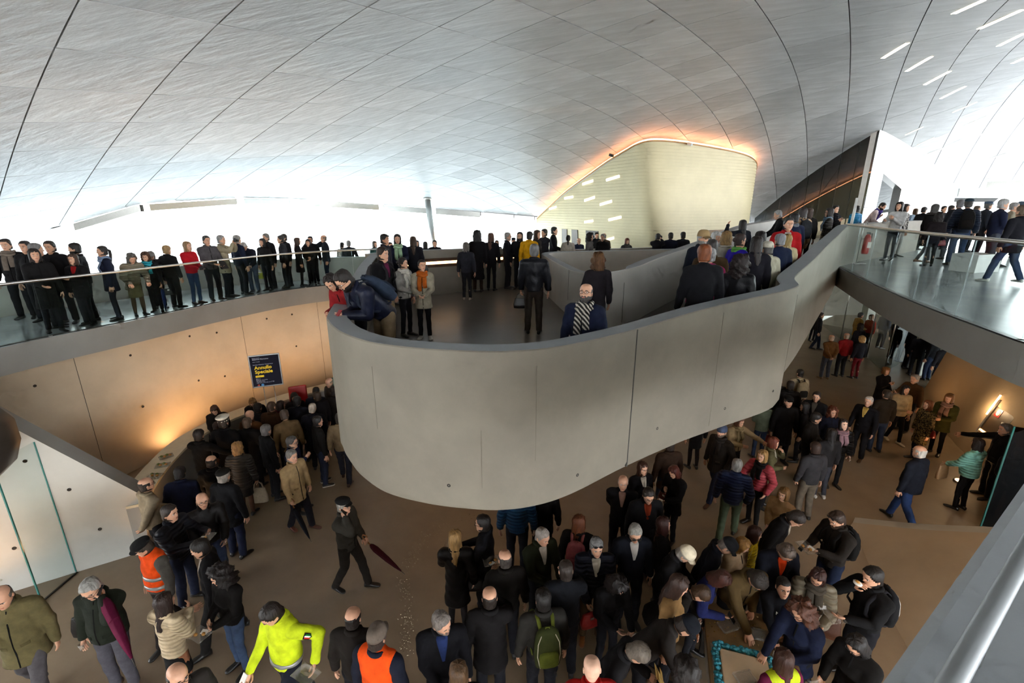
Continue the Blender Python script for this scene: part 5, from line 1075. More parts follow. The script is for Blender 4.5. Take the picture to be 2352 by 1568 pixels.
for k in range(70): crumbs.add(*ellipsoid((2.98+rng.normal()*.28, 4.75+rng.normal()*.16, .89), (.012*rng.random()+.004,.010,.006), 5, 4))
tag(mesh_obj('crumbs', crumbs.verts(), crumbs.f, [plain('crumb_mix','9a7a3c',.8,var=.5,scale=60)]), 'scattered crumbs and salad scraps on the buffet table', 'crumbs', kind='stuff')
# litter trail that glints on the floor
tr = spline([(-.71,8.31,0),(-1.47,7.83,0),(-1.81,7.33,0),(-1.9,6.93,0),(-1.9,6.42,0),(-1.74,6.06,0),(-1.63,5.72,0),(-1.6,5.41,0),(-1.55,5.1,0)], 8); g = Geo()
for k in range(280):
    q = tr[rng.integers(len(tr))]; a = rng.random()*6.28; L = .003+.009*rng.random(); x, y = q[0]+rng.normal()*.07, q[1]+rng.normal()*.07; d_ = np.array([math.cos(a), math.sin(a)])*L; e_ = np.array([-math.sin(a), math.cos(a)])*.003
    v = [(x+s*d_[0]+t*e_[0], y+s*d_[1]+t*e_[1], z) for z in (.001,.005+.008*rng.random()) for s, t in ((-1,-1),(1,-1),(1,1),(-1,1))]; g.add(v, [(3,2,1,0),(4,5,6,7),(0,1,5,4),(1,2,6,5),(2,3,7,6),(3,0,4,7)])
tag(mesh_obj('litter', g.verts(), g.f, [plain('glitter_shards','d8c9a8',.15,.6)]), 'trail of glinting straw-like scraps across the brown floor', 'litter', kind='stuff')
# bridge: fire extinguisher on a stand and exit sign post
fe = empty('fire_extinguisher', (9.85,12.9,4.75)); tag(fe, 'red fire extinguisher on a wire stand behind the bridge glass', 'extinguisher')
v, f = tube([(0,0,.30),(0,0,.34),(0,0,.72),(0,0,.80),(0,0,.84)], [.07,.085,.085,.06,.025], 16); mesh_obj('cylinder', v, f, [M_RED], fe); v, f = tube([(.03,0,.83),(.10,0,.86),(.11,0,.7),(.10,0,.5)], .012, 8); mesh_obj('hose', v, f, [M_BLACK], fe); bevel_box('valve', (0,0,.87), (.10,.03,.05), M_BLACK, fe, .006)
v, f = tube([(-.10,.1,.02),(-.10,.1,1.12),(-.04,.1,1.18),(0,.1,1.1)], .010, 8); mesh_obj('stand', v, f, [M_STEEL], fe); v, f = tube([(-.18,.1,.012),(.18,.1,.012)], .012, 8); mesh_obj('foot', v, f, [M_STEEL], fe); bevel_box('label', (.02,-.084,.55), (.10,.006,.16), M_PAPER, fe, 0)
ex = empty('sign_post', (11.1,15.4,4.75)); tag(ex, 'white post with a red and white fire sign beside the blue jacket', 'sign'); v, f = tube([(0,0,0),(.12,.1,1.85)], .045, 10); mesh_obj('post', v, f, [M_WHITE], ex)
bevel_box('plate', (.38,.0,1.72), (.36,.03,.36), plain('sign_grey','8f8f8f',.5), ex, .01, (0,0,.6)); bevel_box('red_field', (.375,-.012,1.75), (.28,.02,.22), M_RED, ex, 0, (0,0,.6)); bevel_box('white_symbol', (.33,-.05,1.75), (.05,.014,.15), M_PAPER, ex, 0, (0,0,.6)); bevel_box('white_symbol', (.45,.035,1.75), (.03,.014,.15), M_PAPER, ex, 0, (0,0,.6))
es = bevel_box('exit_sign', (18.9,24.2,4.12), (.5,.05,.26), emit_mat('exit_green','7fe0a8',2.2), None, .01, (0,0,-.7)); tag(es, 'small glowing green exit sign in the dark hall under the bridge', 'sign')
for k, (x, y) in enumerate(((16.2,27.2),(15.9,28.0),(16.6,26.0))): pass
# concrete plinth on the bridge
pl = bevel_box('white_block', (11.6,11.5,4.97), (.9,.55,.44), M_WHITE, None, .01, (0,0,.3)); tag(pl, 'low white block standing on the bridge floor behind the glass', 'block')

# ---------------------------------------------------------------- the crowd
G = ['visitors along the left gallery', 'visitors on the landing', 'visitors behind the void parapet', 'distant visitors behind the rear wall', 'distant visitors behind the rear wall', 'visitors walking on the ramp', 'visitors at the top of the ramp', 'visitors walking on the ramp', 'visitors on the bridge', 'visitors on the bridge', 'visitors in the lower hall']
def P(label, x, y, z, h, yaw, group, **k): return make_person(label, x, y, z, h, yaw, group=group, **k)
P('smiling man in black coat with taupe scarf at the far left edge of the gallery',-11.32,10.39,3.80,1.80,25,G[0],col='100f10',scarf='6a5e54',hc='2c2018',ra='relaxed',near=1)
P('dark-haired man in black peeking between the smiling man and the grey-haired man',-10.60,10.11,3.80,1.78,10,G[0],col='100f10',hc='1a1412',near=1)
P('grey-haired man seen from behind in black coat near the gallery left end',-9.82,9.52,3.80,1.77,140,G[0],col='100f10',top='mid',hc='6d6a68',near=1)
P('smiling woman with long dark hair and long black coat at the gallery rail',-9.50,9.17,3.80,1.68,55,G[0],sex='f',top='coat',col='100f10',hair='long',hc='1e1310',ra='front',near=1)
P('balding dark-haired man in black jacket standing back on the gallery',-9.91,9.95,3.80,1.79,15,G[0],col='18171a',hc='2a211c',near=1)
P('bearded man in profile facing left on the gallery',-9.47,10.05,3.80,1.74,-60,G[0],col='1a191c',beard=1,hc='191412',near=1)
P('woman with red lanyard, white badge and long brown hair at the gallery rail',-9.29,9.75,3.80,1.53,5,G[0],sex='f',top='mid',col='121114',hair='long',hc='3a2418',shirt='8a1518',la='show',near=1)
P('woman with dark ponytail and pale blue scarf in navy coat on the gallery',-9.09,10.28,3.80,1.66,-45,G[0],sex='f',top='mid',col='161b2c',hair='pony',hc='1c1412',scarf='7f90ac',leg='1b1c26',near=1)
P('older woman in beige quilted coat and skirt leaning on the gallery rail',-8.95,10.72,3.80,1.52,55,G[0],sex='f',top='mid',col='7d7361',pf=1,hair='perm',hc='5f5a56',lean=24,ra='rail',la='rail',skirt=('5a5238', 0.5),tights='4a3a2c',near=1)
P('curly brown-haired woman with turquoise scarf and blue umbrella at the gallery rail',-8.83,11.14,3.80,1.46,25,G[0],sex='f',top='mid',col='17161a',hair='perm',hc='4a3020',scarf='2f97a8',lean=10,ra='chest',la='grip',extra=(('umbrella', 'L', 'closed blue umbrella with cane handle held behind the gallery glass', '1c2c58'),),near=1)
P('grey-haired woman in dark quilted jacket looking down over the gallery rail',-9.06,11.56,3.80,1.49,40,G[0],sex='f',col='26262b',pf=1,hair='bowl',hc='77736f',lean=16,ra='front',la='grip',head=(0, 25),extra=(('bag', 'L', 'large black handbag hanging beside the dark quilted jacket', '0c0b0c'),),near=1)
P('fair-haired person with white collar seen from behind on the gallery',-8.69,11.62,3.80,1.57,170,G[0],col='141416',hair='short',hc='9a7a52',near=1)
P('woman in bright red jacket, jeans and brown heels on the gallery',-8.51,12.13,3.80,1.62,80,G[0],sex='f',top='sw',col='b01420',leg='2a3a55',hair='bob',hc='8a6a48',ra='front',la='front',shoe='3a2418',extra=(('camera', 'R', 'small black camera held by the woman in the red jacket'),),near=1)
P('man in grey leather jacket holding a tablet on the gallery',-8.32,12.65,3.80,1.75,60,G[0],col='4c484a',leg='16171c',hc='3a3836',ra='front',la='low',extra=(('tablet', 'L', 'dark tablet held by the man in the grey jacket'),),near=1)
P('white-haired man in beige trench coat taking a photo on the gallery',-8.19,13.07,3.80,1.74,100,G[0],top='mid',col='9a8f78',leg='1b1d26',hair='short',hc='8f8d8a',ra='cam',la='cam',extra=(('camera', 'R', 'black camera raised by the man in the beige trench coat'),),near=1)
P('grey-haired man in navy jacket behind the trench coat',-7.97,13.46,3.80,1.72,150,G[0],col='151b2e',leg='16171c',hc='8a8680',near=0)
P('white-haired man in navy sweater leaning both hands on the gallery rail',-7.91,13.93,3.80,1.57,0,G[0],top='sw',col='171a26',leg='3a4150',hair='short',hc='a8a5a0',lean=18,ra='rail',la='rail',head=(0, 25),near=0)
P('young woman with long black hair, red top and striped yellow bag',-7.60,14.17,3.80,1.58,-10,G[0],sex='f',col='141214',hair='long',hc='120e0e',shirt='7a1a24',leg='15151c',extra=(('bag', 'R', 'black bag with a bright yellow stripe on the gallery', 'a5a520'),),near=0)
P('tall grey-haired man in black suit on the gallery',-7.69,14.59,3.80,1.71,-25,G[0],top='suit',col='121216',shirt='2a2a30',hc='6a6662',near=0)
P('man with moustache half hidden behind the tall man in black suit',-7.27,14.66,3.80,1.65,-60,G[0],col='26262a',hc='2a2420',near=0)
P('short-haired man in dark jacket behind the brown-haired woman with tan bag',-7.37,15.08,3.80,1.67,-40,G[0],col='1b1b1f',hc='332e2a',near=0)
P('woman with long brown hair, black coat and tan shoulder bag',-6.95,15.02,3.80,1.55,120,G[0],sex='f',top='coat',col='131215',hair='long',hc='3d2617',leg='1a1512',extra=(('bag', 'SL', 'tan shoulder bag on the black coat of the brown-haired woman', '8a5a2c', 0.1),),near=0)
P('woman in black with straight black hair and white badge on the gallery',-6.70,15.26,3.80,1.48,15,G[0],sex='f',col='111014',hair='bob',hc='0f0c0c',ra='belly',la='front',near=0)
P('dark-haired man with camera behind the woman with white badge',-6.77,15.63,3.80,1.57,10,G[0],col='141418',hc='15110f',ra='cam',extra=(('camera', 'R', 'black camera lifted behind the woman with white badge'),),near=0)
P('bald man in dark suit phoning at the gallery rail',-6.29,15.59,3.80,1.62,-60,G[0],top='suit',col='141820',leg='1a2236',hair='bald',hc='5a5652',ra='phone',extra=(('phone', 'R', 'phone at the ear of the bald man in dark suit'),),near=0)
P('woman in patterned jacket with dark ponytail seen from behind',-6.97,19.01,3.30,1.64,170,G[4],sex='f',col='4a4440',dots='8a8078',hair='pony',hc='17110f',leg='16161a',near=0)
P('grey-haired man in black jacket beside the patterned jacket',-6.53,18.54,3.30,1.74,190,G[4],col='17181c',hc='6f6a66',ra='pocket',near=0)
P('teenage boy with sunglasses on his black hair near the left landing wall',-3.28,11.92,3.78,1.85,80,G[1],col='2a2a30',hc='0f0c0c',glasses=2,skin=2,near=1)
P('smiling woman with black bob and pale green scarf on the landing',-3.15,12.79,3.78,1.79,15,G[1],sex='f',col='161a2c',hair='bob',hc='0f0b0b',scarf='93ad8c',ra='front',la='hold',near=1)
P('woman with brown hair in black leather jacket seen from behind on the landing',-2.77,13.02,3.78,1.72,190,G[1],sex='f',col='15161c',hair='long',hc='3a2818',extra=(('bag', 'SR', 'large black shoulder bag of the woman in leather jacket', '0e0d0e', 0.05),),near=1)
P('man in black sweater and beige trousers with sunglasses on his head and a backpack',-2.39,8.47,3.78,1.80,70,G[1],top='sw',col='0f0f12',leg='8d7b60',hc='2a1c14',shirt='5a1c3c',glasses=2,extra=(('backpack', 'B', 'grey backpack on the man in black sweater and beige trousers', '3c3a3c', '2a282a'),),near=2)
P('bearded man in navy jacket and glasses leaning on the curved wall with a red phone',-1.87,6.51,3.78,1.93,-42,G[1],col='15192a',pf=3,leg='6a5a44',hc='1a1310',beard=1,glasses=1,lean=47,ra='elbow',la='elbow',head=(0, -8),extra=(('phone', 'R', 'red phone in the hands of the leaning man in navy', '8a1018'), ('backpack', 'B', 'blue grey backpack on the leaning man in navy', '2a3444', '1c222e')),near=2)
P('dark-haired woman in red jacket leaning beside the man with the red phone',-2.42,7.01,3.78,1.71,-30,G[1],sex='f',col='7a1418',hair='bob',hc='1c120f',lean=38,ra='elbow',la='front',head=(15, 0),near=2)
P('woman in light grey jacket with white scarf and red bag on the landing',-2.14,8.94,3.78,1.56,60,G[1],sex='f',col='8d8983',leg='121216',hair='bun',hc='1d1512',scarf='c3bdb0',la='down',ra='front',head=(25, 0),extra=(('bag', 'SL', 'red bag worn by the woman with the white scarf', '7a1018', 0.12),),near=2)
P('woman in beige coat with orange scarf, black leggings and white sneakers',-1.72,8.73,3.78,1.54,5,G[1],sex='f',top='mid',col='8f8674',leg='101014',hair='bun',hc='1e1512',scarf='a8541a',ra='front',la='front',shoe='b8b2a8',head=(25, -5),near=2)
P('grey-haired woman in dark jacket and spotted leggings seen from behind',-1.27,12.74,3.78,1.58,175,G[1],sex='f',col='26262c',hair='bob',hc='5a524c',leg='16161a',shoe='9a8a7a',near=1)
P('woman with dark curly hair in long black coat seen from behind at the rear wall',-1.05,14.02,3.78,1.82,180,G[1],sex='f',top='long',col='0e0d10',hair='curly',hc='120e0e',leg='2a1c14',near=1)
P('woman with long auburn hair in black beside the long black coat',-0.65,14.28,3.78,1.75,170,G[1],sex='f',col='121115',hair='long',hc='4a2c1c',near=1)
P('grey-haired man with glasses in dark jacket facing the group by the rear wall',-0.15,14.71,3.78,1.76,80,G[1],col='15161d',leg='14151a',hc='8a8682',glasses=1,ra='front',near=1)
P('bearded man with long dark hair in black coat on the landing',0.25,14.60,3.78,1.77,-10,G[1],top='mid',col='111116',hair='back',hc='231a16',beard=1,near=1)
P('man in bright yellow jacket seen from behind on the landing',0.53,14.22,3.78,1.81,160,G[1],col='c9920e',leg='9a8a6c',hc='16110f',near=1)
P('grey-haired man in black leather jacket and brown trousers seen from behind',0.44,9.11,3.78,1.80,178,G[1],col='121318',pf=3,leg='2f2822',hc='6a6866',ra='down',la='grip',extra=(('bag', 'L', 'dark rumpled bag beside the man in black leather jacket', '1a1612', -0.1),),near=2)
P('curly brown-haired woman in dark belted jacket holding a phone by the void wall',1.53,8.13,3.78,1.70,190,G[1],sex='f',top='mid',col='221e22',hair='curly',hc='5a3a1c',leg='141418',la='hold',extra=(('phone', 'L', 'small phone held by the curly-haired woman at the void wall'),),near=2)
P('bald man with glasses, goatee and striped scarf looking up behind the curved wall',0.89,5.44,3.78,1.61,-25,G[1],col='161c30',hair='bald',hc='3a3634',beard=1,glasses=1,scarf='stripes',head=(0, -14),near=2)
P('man in dark suit and tie in profile behind the void parapet',1.47,16.49,3.78,1.86,80,G[2],top='suit',col='111116',shirt='b0aeac',tie='16161c',hc='14100e',ra='front',near=0)
P('woman with dark bun in white top seen from behind the void parapet',1.96,16.28,3.78,1.59,175,G[2],sex='f',top='sw',col='a8a094',hair='pony',hc='15100e',near=0)
P('bald man in navy with headphones far behind the void parapet',2.90,20.25,3.30,1.74,20,G[3],col='1c2236',hair='bald',hc='3a3430',near=0)
P('curly dark-haired woman in grey behind the void parapet',2.75,16.44,3.78,1.64,60,G[2],sex='f',top='sw',col='5a5856',hair='curlylong',hc='1c1513',near=0)
P('grey-haired man in black leather jacket behind the void parapet',3.22,16.46,3.78,1.62,-40,G[2],col='131216',hc='77736f',near=0)
P('dark-haired head between the curly woman and the grey-haired man',3.98,22.02,3.30,1.89,10,G[3],col='2a2a2e',hc='17110f',near=0)
P('balding man in brown behind the grey-haired man in leather jacket',4.25,21.49,3.30,1.88,-30,G[3],col='4a3626',hair='bald',hc='3a3028',near=0)
P('woman with short red hair and dark scarf behind the void parapet',4.96,20.08,3.30,1.73,10,G[3],sex='f',col='2a2628',hair='bowl',hc='6a2c18',scarf='3a3634',near=0)
P('man in black photographing the clad box, left of three backs',5.20,16.62,3.78,1.63,150,G[2],col='131319',hc='1c1512',ra='cam',la='cam',extra=(('camera', 'R', 'small camera raised in front of the clad box'),),near=0)
P('dark-haired man in navy, middle of three backs at the void wall',5.67,16.65,3.78,1.66,180,G[2],col='161a2a',hc='120e0e',near=0)
P('black-haired man in dark jacket, right of three backs at the void wall',6.13,16.70,3.78,1.68,185,G[2],col='14161e',hc='100d0d',near=0)
P('far dark-haired woman looking over the rear landing wall left of the column',-4.10,20.07,3.30,1.64,5,G[3],sex='f',col='2a2a30',hair='long',hc='1a1412',near=0)
P('far dark-haired figure just left of the leaning column foot',-3.55,18.98,3.30,1.66,180,G[3],sex='f',col='202026',hair='bob',hc='15100f',near=0)
P('far man in dark suit right beside the leaning column',-3.12,18.76,3.30,1.74,5,G[3],top='suit',col='16161c',shirt='b0b0b0',hc='1c1714',near=0)
P('far dark head between the teenage boy and the green scarf woman',-4.76,18.13,3.30,1.70,30,G[3],col='202028',hc='15110f',near=0)
P('far woman with teal scarf at the end of the sloping wall top',-5.79,19.51,3.30,1.64,60,G[3],sex='f',col='2a4a48',hair='bob',hc='3a2a20',near=0)
P('far woman with auburn hair behind the rear wall beside the long coat',-0.66,20.07,3.30,1.64,10,G[3],sex='f',col='2a2426',hair='bob',hc='4a2c1c',near=0)
P('far man with hat behind the grey-haired man with glasses',0.06,20.44,3.30,1.74,10,G[3],col='20242e',hat='flat',hatc='20242e',hc='3a3430',near=0)
P('brown-haired woman right behind the yellow jacket',0.77,14.61,3.78,1.82,60,G[1],sex='f',col='26221f',hair='bob',hc='3a2818',near=1)
P('dark-haired man with camera behind the man in suit',1.13,16.14,3.78,1.80,-60,G[2],col='202026',hc='15110f',ra='cam',la='cam',extra=(('camera', 'L', 'camera raised behind the man in dark suit'),),near=0)
P('man in tan cap and glasses with navy jacket on the ramp',3.39,8.29,4.10,1.78,20,G[5],col='141824',hair='short',hc='8a8884',hat='cap',hatc='8a7250',glasses=1,beard=1,near=2)
P('woman with short white hair behind the tan cap man',4.03,9.22,4.20,1.61,15,G[5],sex='f',col='8a8684',hair='bowl',hc='b8b6b2',near=1)
P('woman with permed fair hair in pale beige jacket on the ramp',4.02,8.73,4.17,1.65,165,G[5],sex='f',col='9a948a',hair='perm',hc='8a6c42',near=1)
P('dark-haired man in brown jacket walking up the ramp behind the red-haired man',3.23,7.48,4.03,1.74,170,G[5],col='3a2a18',hc='26211f',near=2)
P('red-haired man in black suit with white collar walking up the ramp',2.74,6.56,3.94,1.82,180,G[5],top='suit',col='0f0f13',hc='6e3a1c',la='grip',ra='down',extra=(('case', 'R', 'black bag carried by the red-haired man on the ramp', '0d0c0d', -0.05),),near=2)
P('woman with grey tied hair in magenta jacket on the ramp',3.04,7.06,3.99,1.68,172,G[5],sex='f',col='8a1450',hair='bun',hc='7f7d7c',near=2)
P('woman with wavy dark hair in black leather jacket looking right on the ramp',3.42,6.88,4.00,1.56,150,G[5],sex='f',col='0f0f13',pf=3,hair='curlylong',hc='1c1210',head=(-35, 0),near=2)
P('woman in purple jacket with green scarf and glasses on the ramp',4.00,8.19,4.13,1.70,100,G[5],sex='f',col='2a1c96',hair='bun',hc='2c1a14',scarf='5f9a48',glasses=1,near=2)
P('woman with long dark hair in black on the ramp, farther of the pair',4.46,8.35,4.17,1.68,180,G[5],sex='f',col='131216',hair='long',hc='17110f',near=1)
P('woman with long dark brown hair behind the cream cap man',4.07,7.71,4.10,1.70,175,G[5],sex='f',col='15131a',hair='long',hc='1d1411',near=2)
P('man in cream cap and beige jacket walking up the ramp',4.36,7.88,4.13,1.58,190,G[5],col='9c9684',leg='8a7a60',hair='short',hc='4a4644',hat='cap',hatc='b9b2a2',belly=0.6,near=2)
P('grey-haired man in navy blazer walking up the ramp',4.90,8.49,4.21,1.60,188,G[5],top='suit',col='131a30',hc='77777a',near=1)
P('blonde woman in beige coat with brown shoulder bag on the ramp',5.25,8.88,4.25,1.53,180,G[5],sex='f',top='coat',col='a89878',hair='bob',hc='8d7242',extra=(('bag', 'SL', 'brown shoulder bag on the beige coat on the ramp', '3a1c10', 0.05),),near=1)
P('dark-haired man in red jacket coming down the ramp',5.58,9.49,4.32,1.76,-12,G[5],col='9a1218',hc='2e2b2a',shirt='b0aca8',near=1)
P('girl with long dark hair reaching over the ramp wall by the clad box',5.66,11.50,4.46,1.52,185,G[7],sex='f',col='14161e',hair='long',hc='1c1411',la='up',near=1)
P('grey-haired person in black hooded coat leaning on the upper ramp wall',7.40,12.85,4.66,1.57,-110,G[6],col='17181c',hc='8a8886',lean=12,ra='rail',la='rail',near=1)
P('dark-haired man in navy coat with grey collar on the upper ramp',6.61,11.01,4.49,1.66,185,G[6],top='mid',col='161c32',hc='120f10',scarf='6a6c74',near=1)
P('woman with dark bob, tan jacket and black backpack on the upper ramp',7.39,12.00,4.60,1.67,180,G[6],sex='f',top='mid',col='a08468',hair='bob',hc='2a2220',extra=(('backpack', 'B', 'black leather backpack on the tan jacket', '26272b'),),near=1)
P('woman with long brown hair and dark backpack on the upper ramp',8.00,12.71,4.69,1.57,175,G[6],sex='f',col='26221f',hair='long',hc='38261c',extra=(('backpack', 'B', 'dark glossy backpack on the long-haired woman', '1c1a1b'),),near=1)
P('woman in grey quilted jacket with blue grey scarf on the upper ramp',8.47,12.60,4.71,1.55,-115,G[6],sex='f',top='mid',col='45423f',pf=1,hair='bob',hc='221b19',scarf='66788a',glasses=1,near=1)
P('young man in black with high hair and scarf at the ramp top',9.68,14.21,4.75,1.60,10,G[6],col='101014',hair='short',hc='120f0e',scarf='121218',ra='chest',extra=(('bag', 'SL', 'beige bag at the side of the young man in black', '857a5c', 0.05),),near=0)
P('person in bright blue quilted jacket behind the sign post',11.79,16.20,4.75,1.60,200,G[6],col='1f7fae',pf=1,hc='211c1a',near=0)
P('bald bearded man in white shirt and purple scarf leaning on the white parapet',13.04,17.25,4.75,1.80,40,G[8],top='shirt',col='b5a2a0',hair='crew',hc='2e2622',beard=1,scarf='3a2a78',lean=26,ra='rail',la='chest',leg='2a2a30',near=0)
P('woman in white blouse with long dark hair facing the bearded man',11.45,14.01,4.75,1.69,-65,G[8],sex='f',top='sw',col='c4c2c0',hair='long',hc='221815',ra='show',la='chest',leg='2a2c34',near=0)
P('woman in white spotted jacket behind the white blouse',12.61,15.20,4.75,1.64,20,G[8],sex='f',col='b0aaa4',dots='2a2828',hair='bob',hc='2a1e1a',leg='a09c98',near=0)
P('far woman with black hair right of the white spotted jacket',16.60,19.99,4.75,1.56,175,G[9],sex='f',col='2a3a50',hair='bob',hc='15110f',near=0)
P('far woman with long light brown hair on the bridge',17.06,20.00,4.75,1.51,185,G[9],sex='f',col='8a9aa8',hair='long',hc='5a4028',near=0)
P('short-haired man in black on the bridge left of the fur hood',15.64,17.99,4.75,1.57,100,G[8],col='14151a',hc='1c1613',near=0)
P('woman in long black coat with fur hood and brown boots walking on the bridge',11.86,13.30,4.75,1.62,90,G[8],sex='f',top='coat',col='1a1718',hair='back',hc='3a3634',fur='2a221e',leg='3a3a42',shoe='7a4a26',step=1,near=0)
P('small woman with curly hair and red bag in front of the fur hood',11.40,12.59,4.75,1.39,150,G[8],sex='f',col='1c1618',hair='curly',hc='1a1312',ra='grip',extra=(('bag', 'R', 'red patterned bag on the bridge behind the glass', '7a1420', 0.1),),near=0)
P('far dark-haired man facing the camera on the bridge',17.31,19.00,4.75,1.61,0,G[9],col='17171c',hc='17110f',near=0)
P('far short-haired man beside the tall man on the bridge',16.66,17.99,4.75,1.63,60,G[9],col='202128',hc='2a221d',near=0)
P('tall grey-haired man in dark jacket seen from behind on the bridge',13.49,14.30,4.75,1.76,165,G[8],col='17181d',hc='6a686a',leg='3a3c44',near=0)
P('man in flat cap and navy quilted jacket with black leather backpack on the bridge',12.31,12.81,4.75,1.76,150,G[8],col='17202e',pf=1,hc='3a3634',hat='flat',hatc='23323c',leg='34425c',extra=(('backpack', 'B', 'black leather backpack with buckles on the flat cap man', '0f0d0d', '1a1512'),),near=0)
P('far brown-haired head right of the flat cap man',16.67,17.01,4.75,1.61,40,G[9],col='4a4a50',hc='4a3c30',near=0)
P('far man in grey blue cap and glasses on the bridge',15.54,15.51,4.75,1.73,70,G[9],col='22262e',hc='5a5856',hat='flat',hatc='3c4a5c',glasses=1,near=0)
P('grey-haired man in navy jacket and jeans in profile on the bridge',11.97,11.60,4.75,1.73,65,G[8],col='161a2e',hc='9a9896',leg='3a3e46',ra='front',near=0)
P('bald man in beige coat at the right edge of the bridge',13.32,12.61,4.75,1.67,60,G[8],col='a8a08c',hair='crew',hc='8a8684',near=0)
P('far man in dark cap at the right edge of the bridge',16.07,15.00,4.75,1.72,-60,G[9],col='2a2e36',hat='cap',hatc='3a4450',hc='5a5856',near=0)
P('man in black jacket and jeans cut by the right edge of the bridge',10.37,9.61,4.75,1.57,185,G[8],top='mid',col='14141a',hc='5a4a3a',leg='2a3a58',shoe='c0beb8',step=1,near=1)
P('woman with long brown hair in black behind the winding counter',-7.31,10.35,0.00,1.68,20,G[10],sex='f',col='15110f',hair='long',hc='3a2010',lean=8,head=(0, 25),ra='front',la='front',near=1)
P('fair-haired woman in black seated behind the counter below the poster',-6.67,10.88,0.00,1.66,20,G[10],sex='f',col='131014',hair='long',hc='7a5428',head=(10, 25),lean=10,ra='front',near=1)
P('man in black resting his left arm on the winding counter',-6.63,8.68,0.00,1.78,175,G[10],col='0e0d0e',hc='1a120e',la='rail',ra='out',near=1)
P('naval officer in white cap and black coat seen from behind',-6.32,9.06,0.00,1.90,180,G[10],top='mid',col='0d0c0e',hc='2a221c',hat='navy',hatc='c9c0b0',near=1)
P('brown-haired woman with brown fur collar beside the white cap',-6.67,9.35,0.00,1.62,170,G[10],sex='f',col='141010',hair='bob',hc='2e1a10',fur='5a3c1e',near=1)
P('greying man in black coat right of the white cap',-5.97,9.32,0.00,1.74,180,G[10],top='mid',col='0f0d0e',hc='4a3a2c',near=1)
P('bald man in brown jacket seen from behind at the counter',-6.15,9.75,0.00,1.73,175,G[10],col='4a2c12',hair='none',hc='2a1c12',near=1)
P('short-haired man in brown jacket below the red chair',-5.80,10.08,0.00,1.80,175,G[10],col='33200f',hair='crew',hc='4a3628',near=1)
P('dark-haired figure between the two brown jackets',-6.24,10.25,0.00,1.69,170,G[10],col='141013',hc='140e0c',near=1)
P('woman with dark hair and red top beside the tweed jacket',-5.83,10.55,0.00,1.61,160,G[10],sex='f',col='4a1014',hair='bob',hc='26150e',head=(-30, 0),near=1)
P('woman with dark bob behind the monitor at the counter',-5.70,11.03,0.00,1.66,30,G[10],sex='f',col='1a1416',hair='bob',hc='160f0d',head=(0, 20),near=1)
P('dark-haired man in navy suit seen from behind near the monitor',-5.36,10.47,0.00,1.77,180,G[10],top='suit',col='10131c',hc='130e0c',near=1)
P('white-haired man in dark coat seen from behind left of the curved wall',-4.81,10.07,0.00,1.76,185,G[10],top='mid',col='10111a',hair='crew',hc='b8a898',near=1)
P('dark-haired man with orange trimmed navy jacket at the counter',-5.24,11.16,0.00,1.69,-170,G[10],col='141a26',hc='0f0b0a',lean=20,near=1)
P('brown-haired man with beard in dark suit at the counter',-4.97,10.77,0.00,1.77,-120,G[10],top='suit',col='121014',hc='33251a',beard=1,shirt='a89c8c',near=1)
P('bald older man in grey suit beside the microphone',-5.02,11.80,0.00,1.78,-30,G[10],top='suit',col='3a3634',hair='bald',hc='8a7c6c',head=(0, 15),near=1)
P('man in dark cap half hidden by the curved wall at left',-4.75,11.25,0.00,1.70,200,G[10],col='1a1614',hat='cap',hatc='2a221e',hc='1c1511',near=1)
P('man in brown tweed jacket bending towards the woman in red',-5.21,9.59,0.00,1.78,-140,G[10],top='suit',col='57432a',hc='3a2a1e',shirt='b0a090',lean=8,head=(-25, 10),near=1)
P('young man with dark curly hair in black sweater and jeans',-4.43,9.41,0.00,1.74,130,G[10],top='sw',col='141210',hc='150f0c',leg='22283a',shoe='1a1614',sole='b0a898',near=1)
P('man in beige jacket and jeans cut by the curved wall',-3.95,9.50,0.00,1.77,190,G[10],col='6a5840',hc='2a2018',leg='22242e',shoe='3a2014',step=1,near=1)
P('grey-haired man in black suit with white collar looking right',-5.31,8.87,0.00,1.80,140,G[10],top='suit',col='0c0b0d',hc='5a5450',shirt='c0b4a4',head=(20, 0),near=1)
P('man in blue jacket with glasses and short grey hair behind the beige coat',-4.55,8.42,0.00,1.76,95,G[10],col='161d38',hc='4f4a46',glasses=1,ra='chest',near=1)
P('grey-haired man in long beige coat holding a closed black umbrella',-4.27,7.83,0.00,1.79,68,G[10],top='mid',col='a08660',hc='6f6a64',leg='14131a',shoe='4a2414',step=0.6,la='pocket',ra='grip',extra=(('umbrella', 'R', 'closed black umbrella held by the man in beige coat', '0d0f16', 25),),near=2)
P('blonde woman in grey quilted jacket seen from behind in the left crowd',-5.61,8.31,0.00,1.67,190,G[10],sex='f',top='mid',col='2e2a26',pf=1,hair='perm',hc='8a6236',skirt=('1a1715', 0.5),tights='3a2418',extra=(('tote', 'R', 'pale bag beside the blonde woman in grey quilted jacket', '8a7c68'),),near=1)
P('balding man in black jacket left of the blonde woman',-5.74,7.69,0.00,1.74,185,G[10],col='0f0d0e',hair='bald',hc='1e1612',near=1)
P('man in black leather cap and long black coat seen from behind',-5.13,7.09,0.00,1.82,170,G[10],top='mid',col='0c0c0f',leg='14182a',hat='flat',hatc='14120f',hair='short',hc='8a8076',near=2)
P('dark-haired man in navy jacket with striped cuff at the counter end',-6.05,7.22,0.00,1.74,195,G[10],col='13182c',hc='170f0c',leg='1a2036',lean=8,near=1)
P('bald man with glasses in beige shirt jacket by the stair wall',-6.31,6.82,0.00,1.82,150,G[10],col='8a7c66',hair='bald',hc='2a211c',glasses=1,ra='back',la='front',leg='101014',near=2)
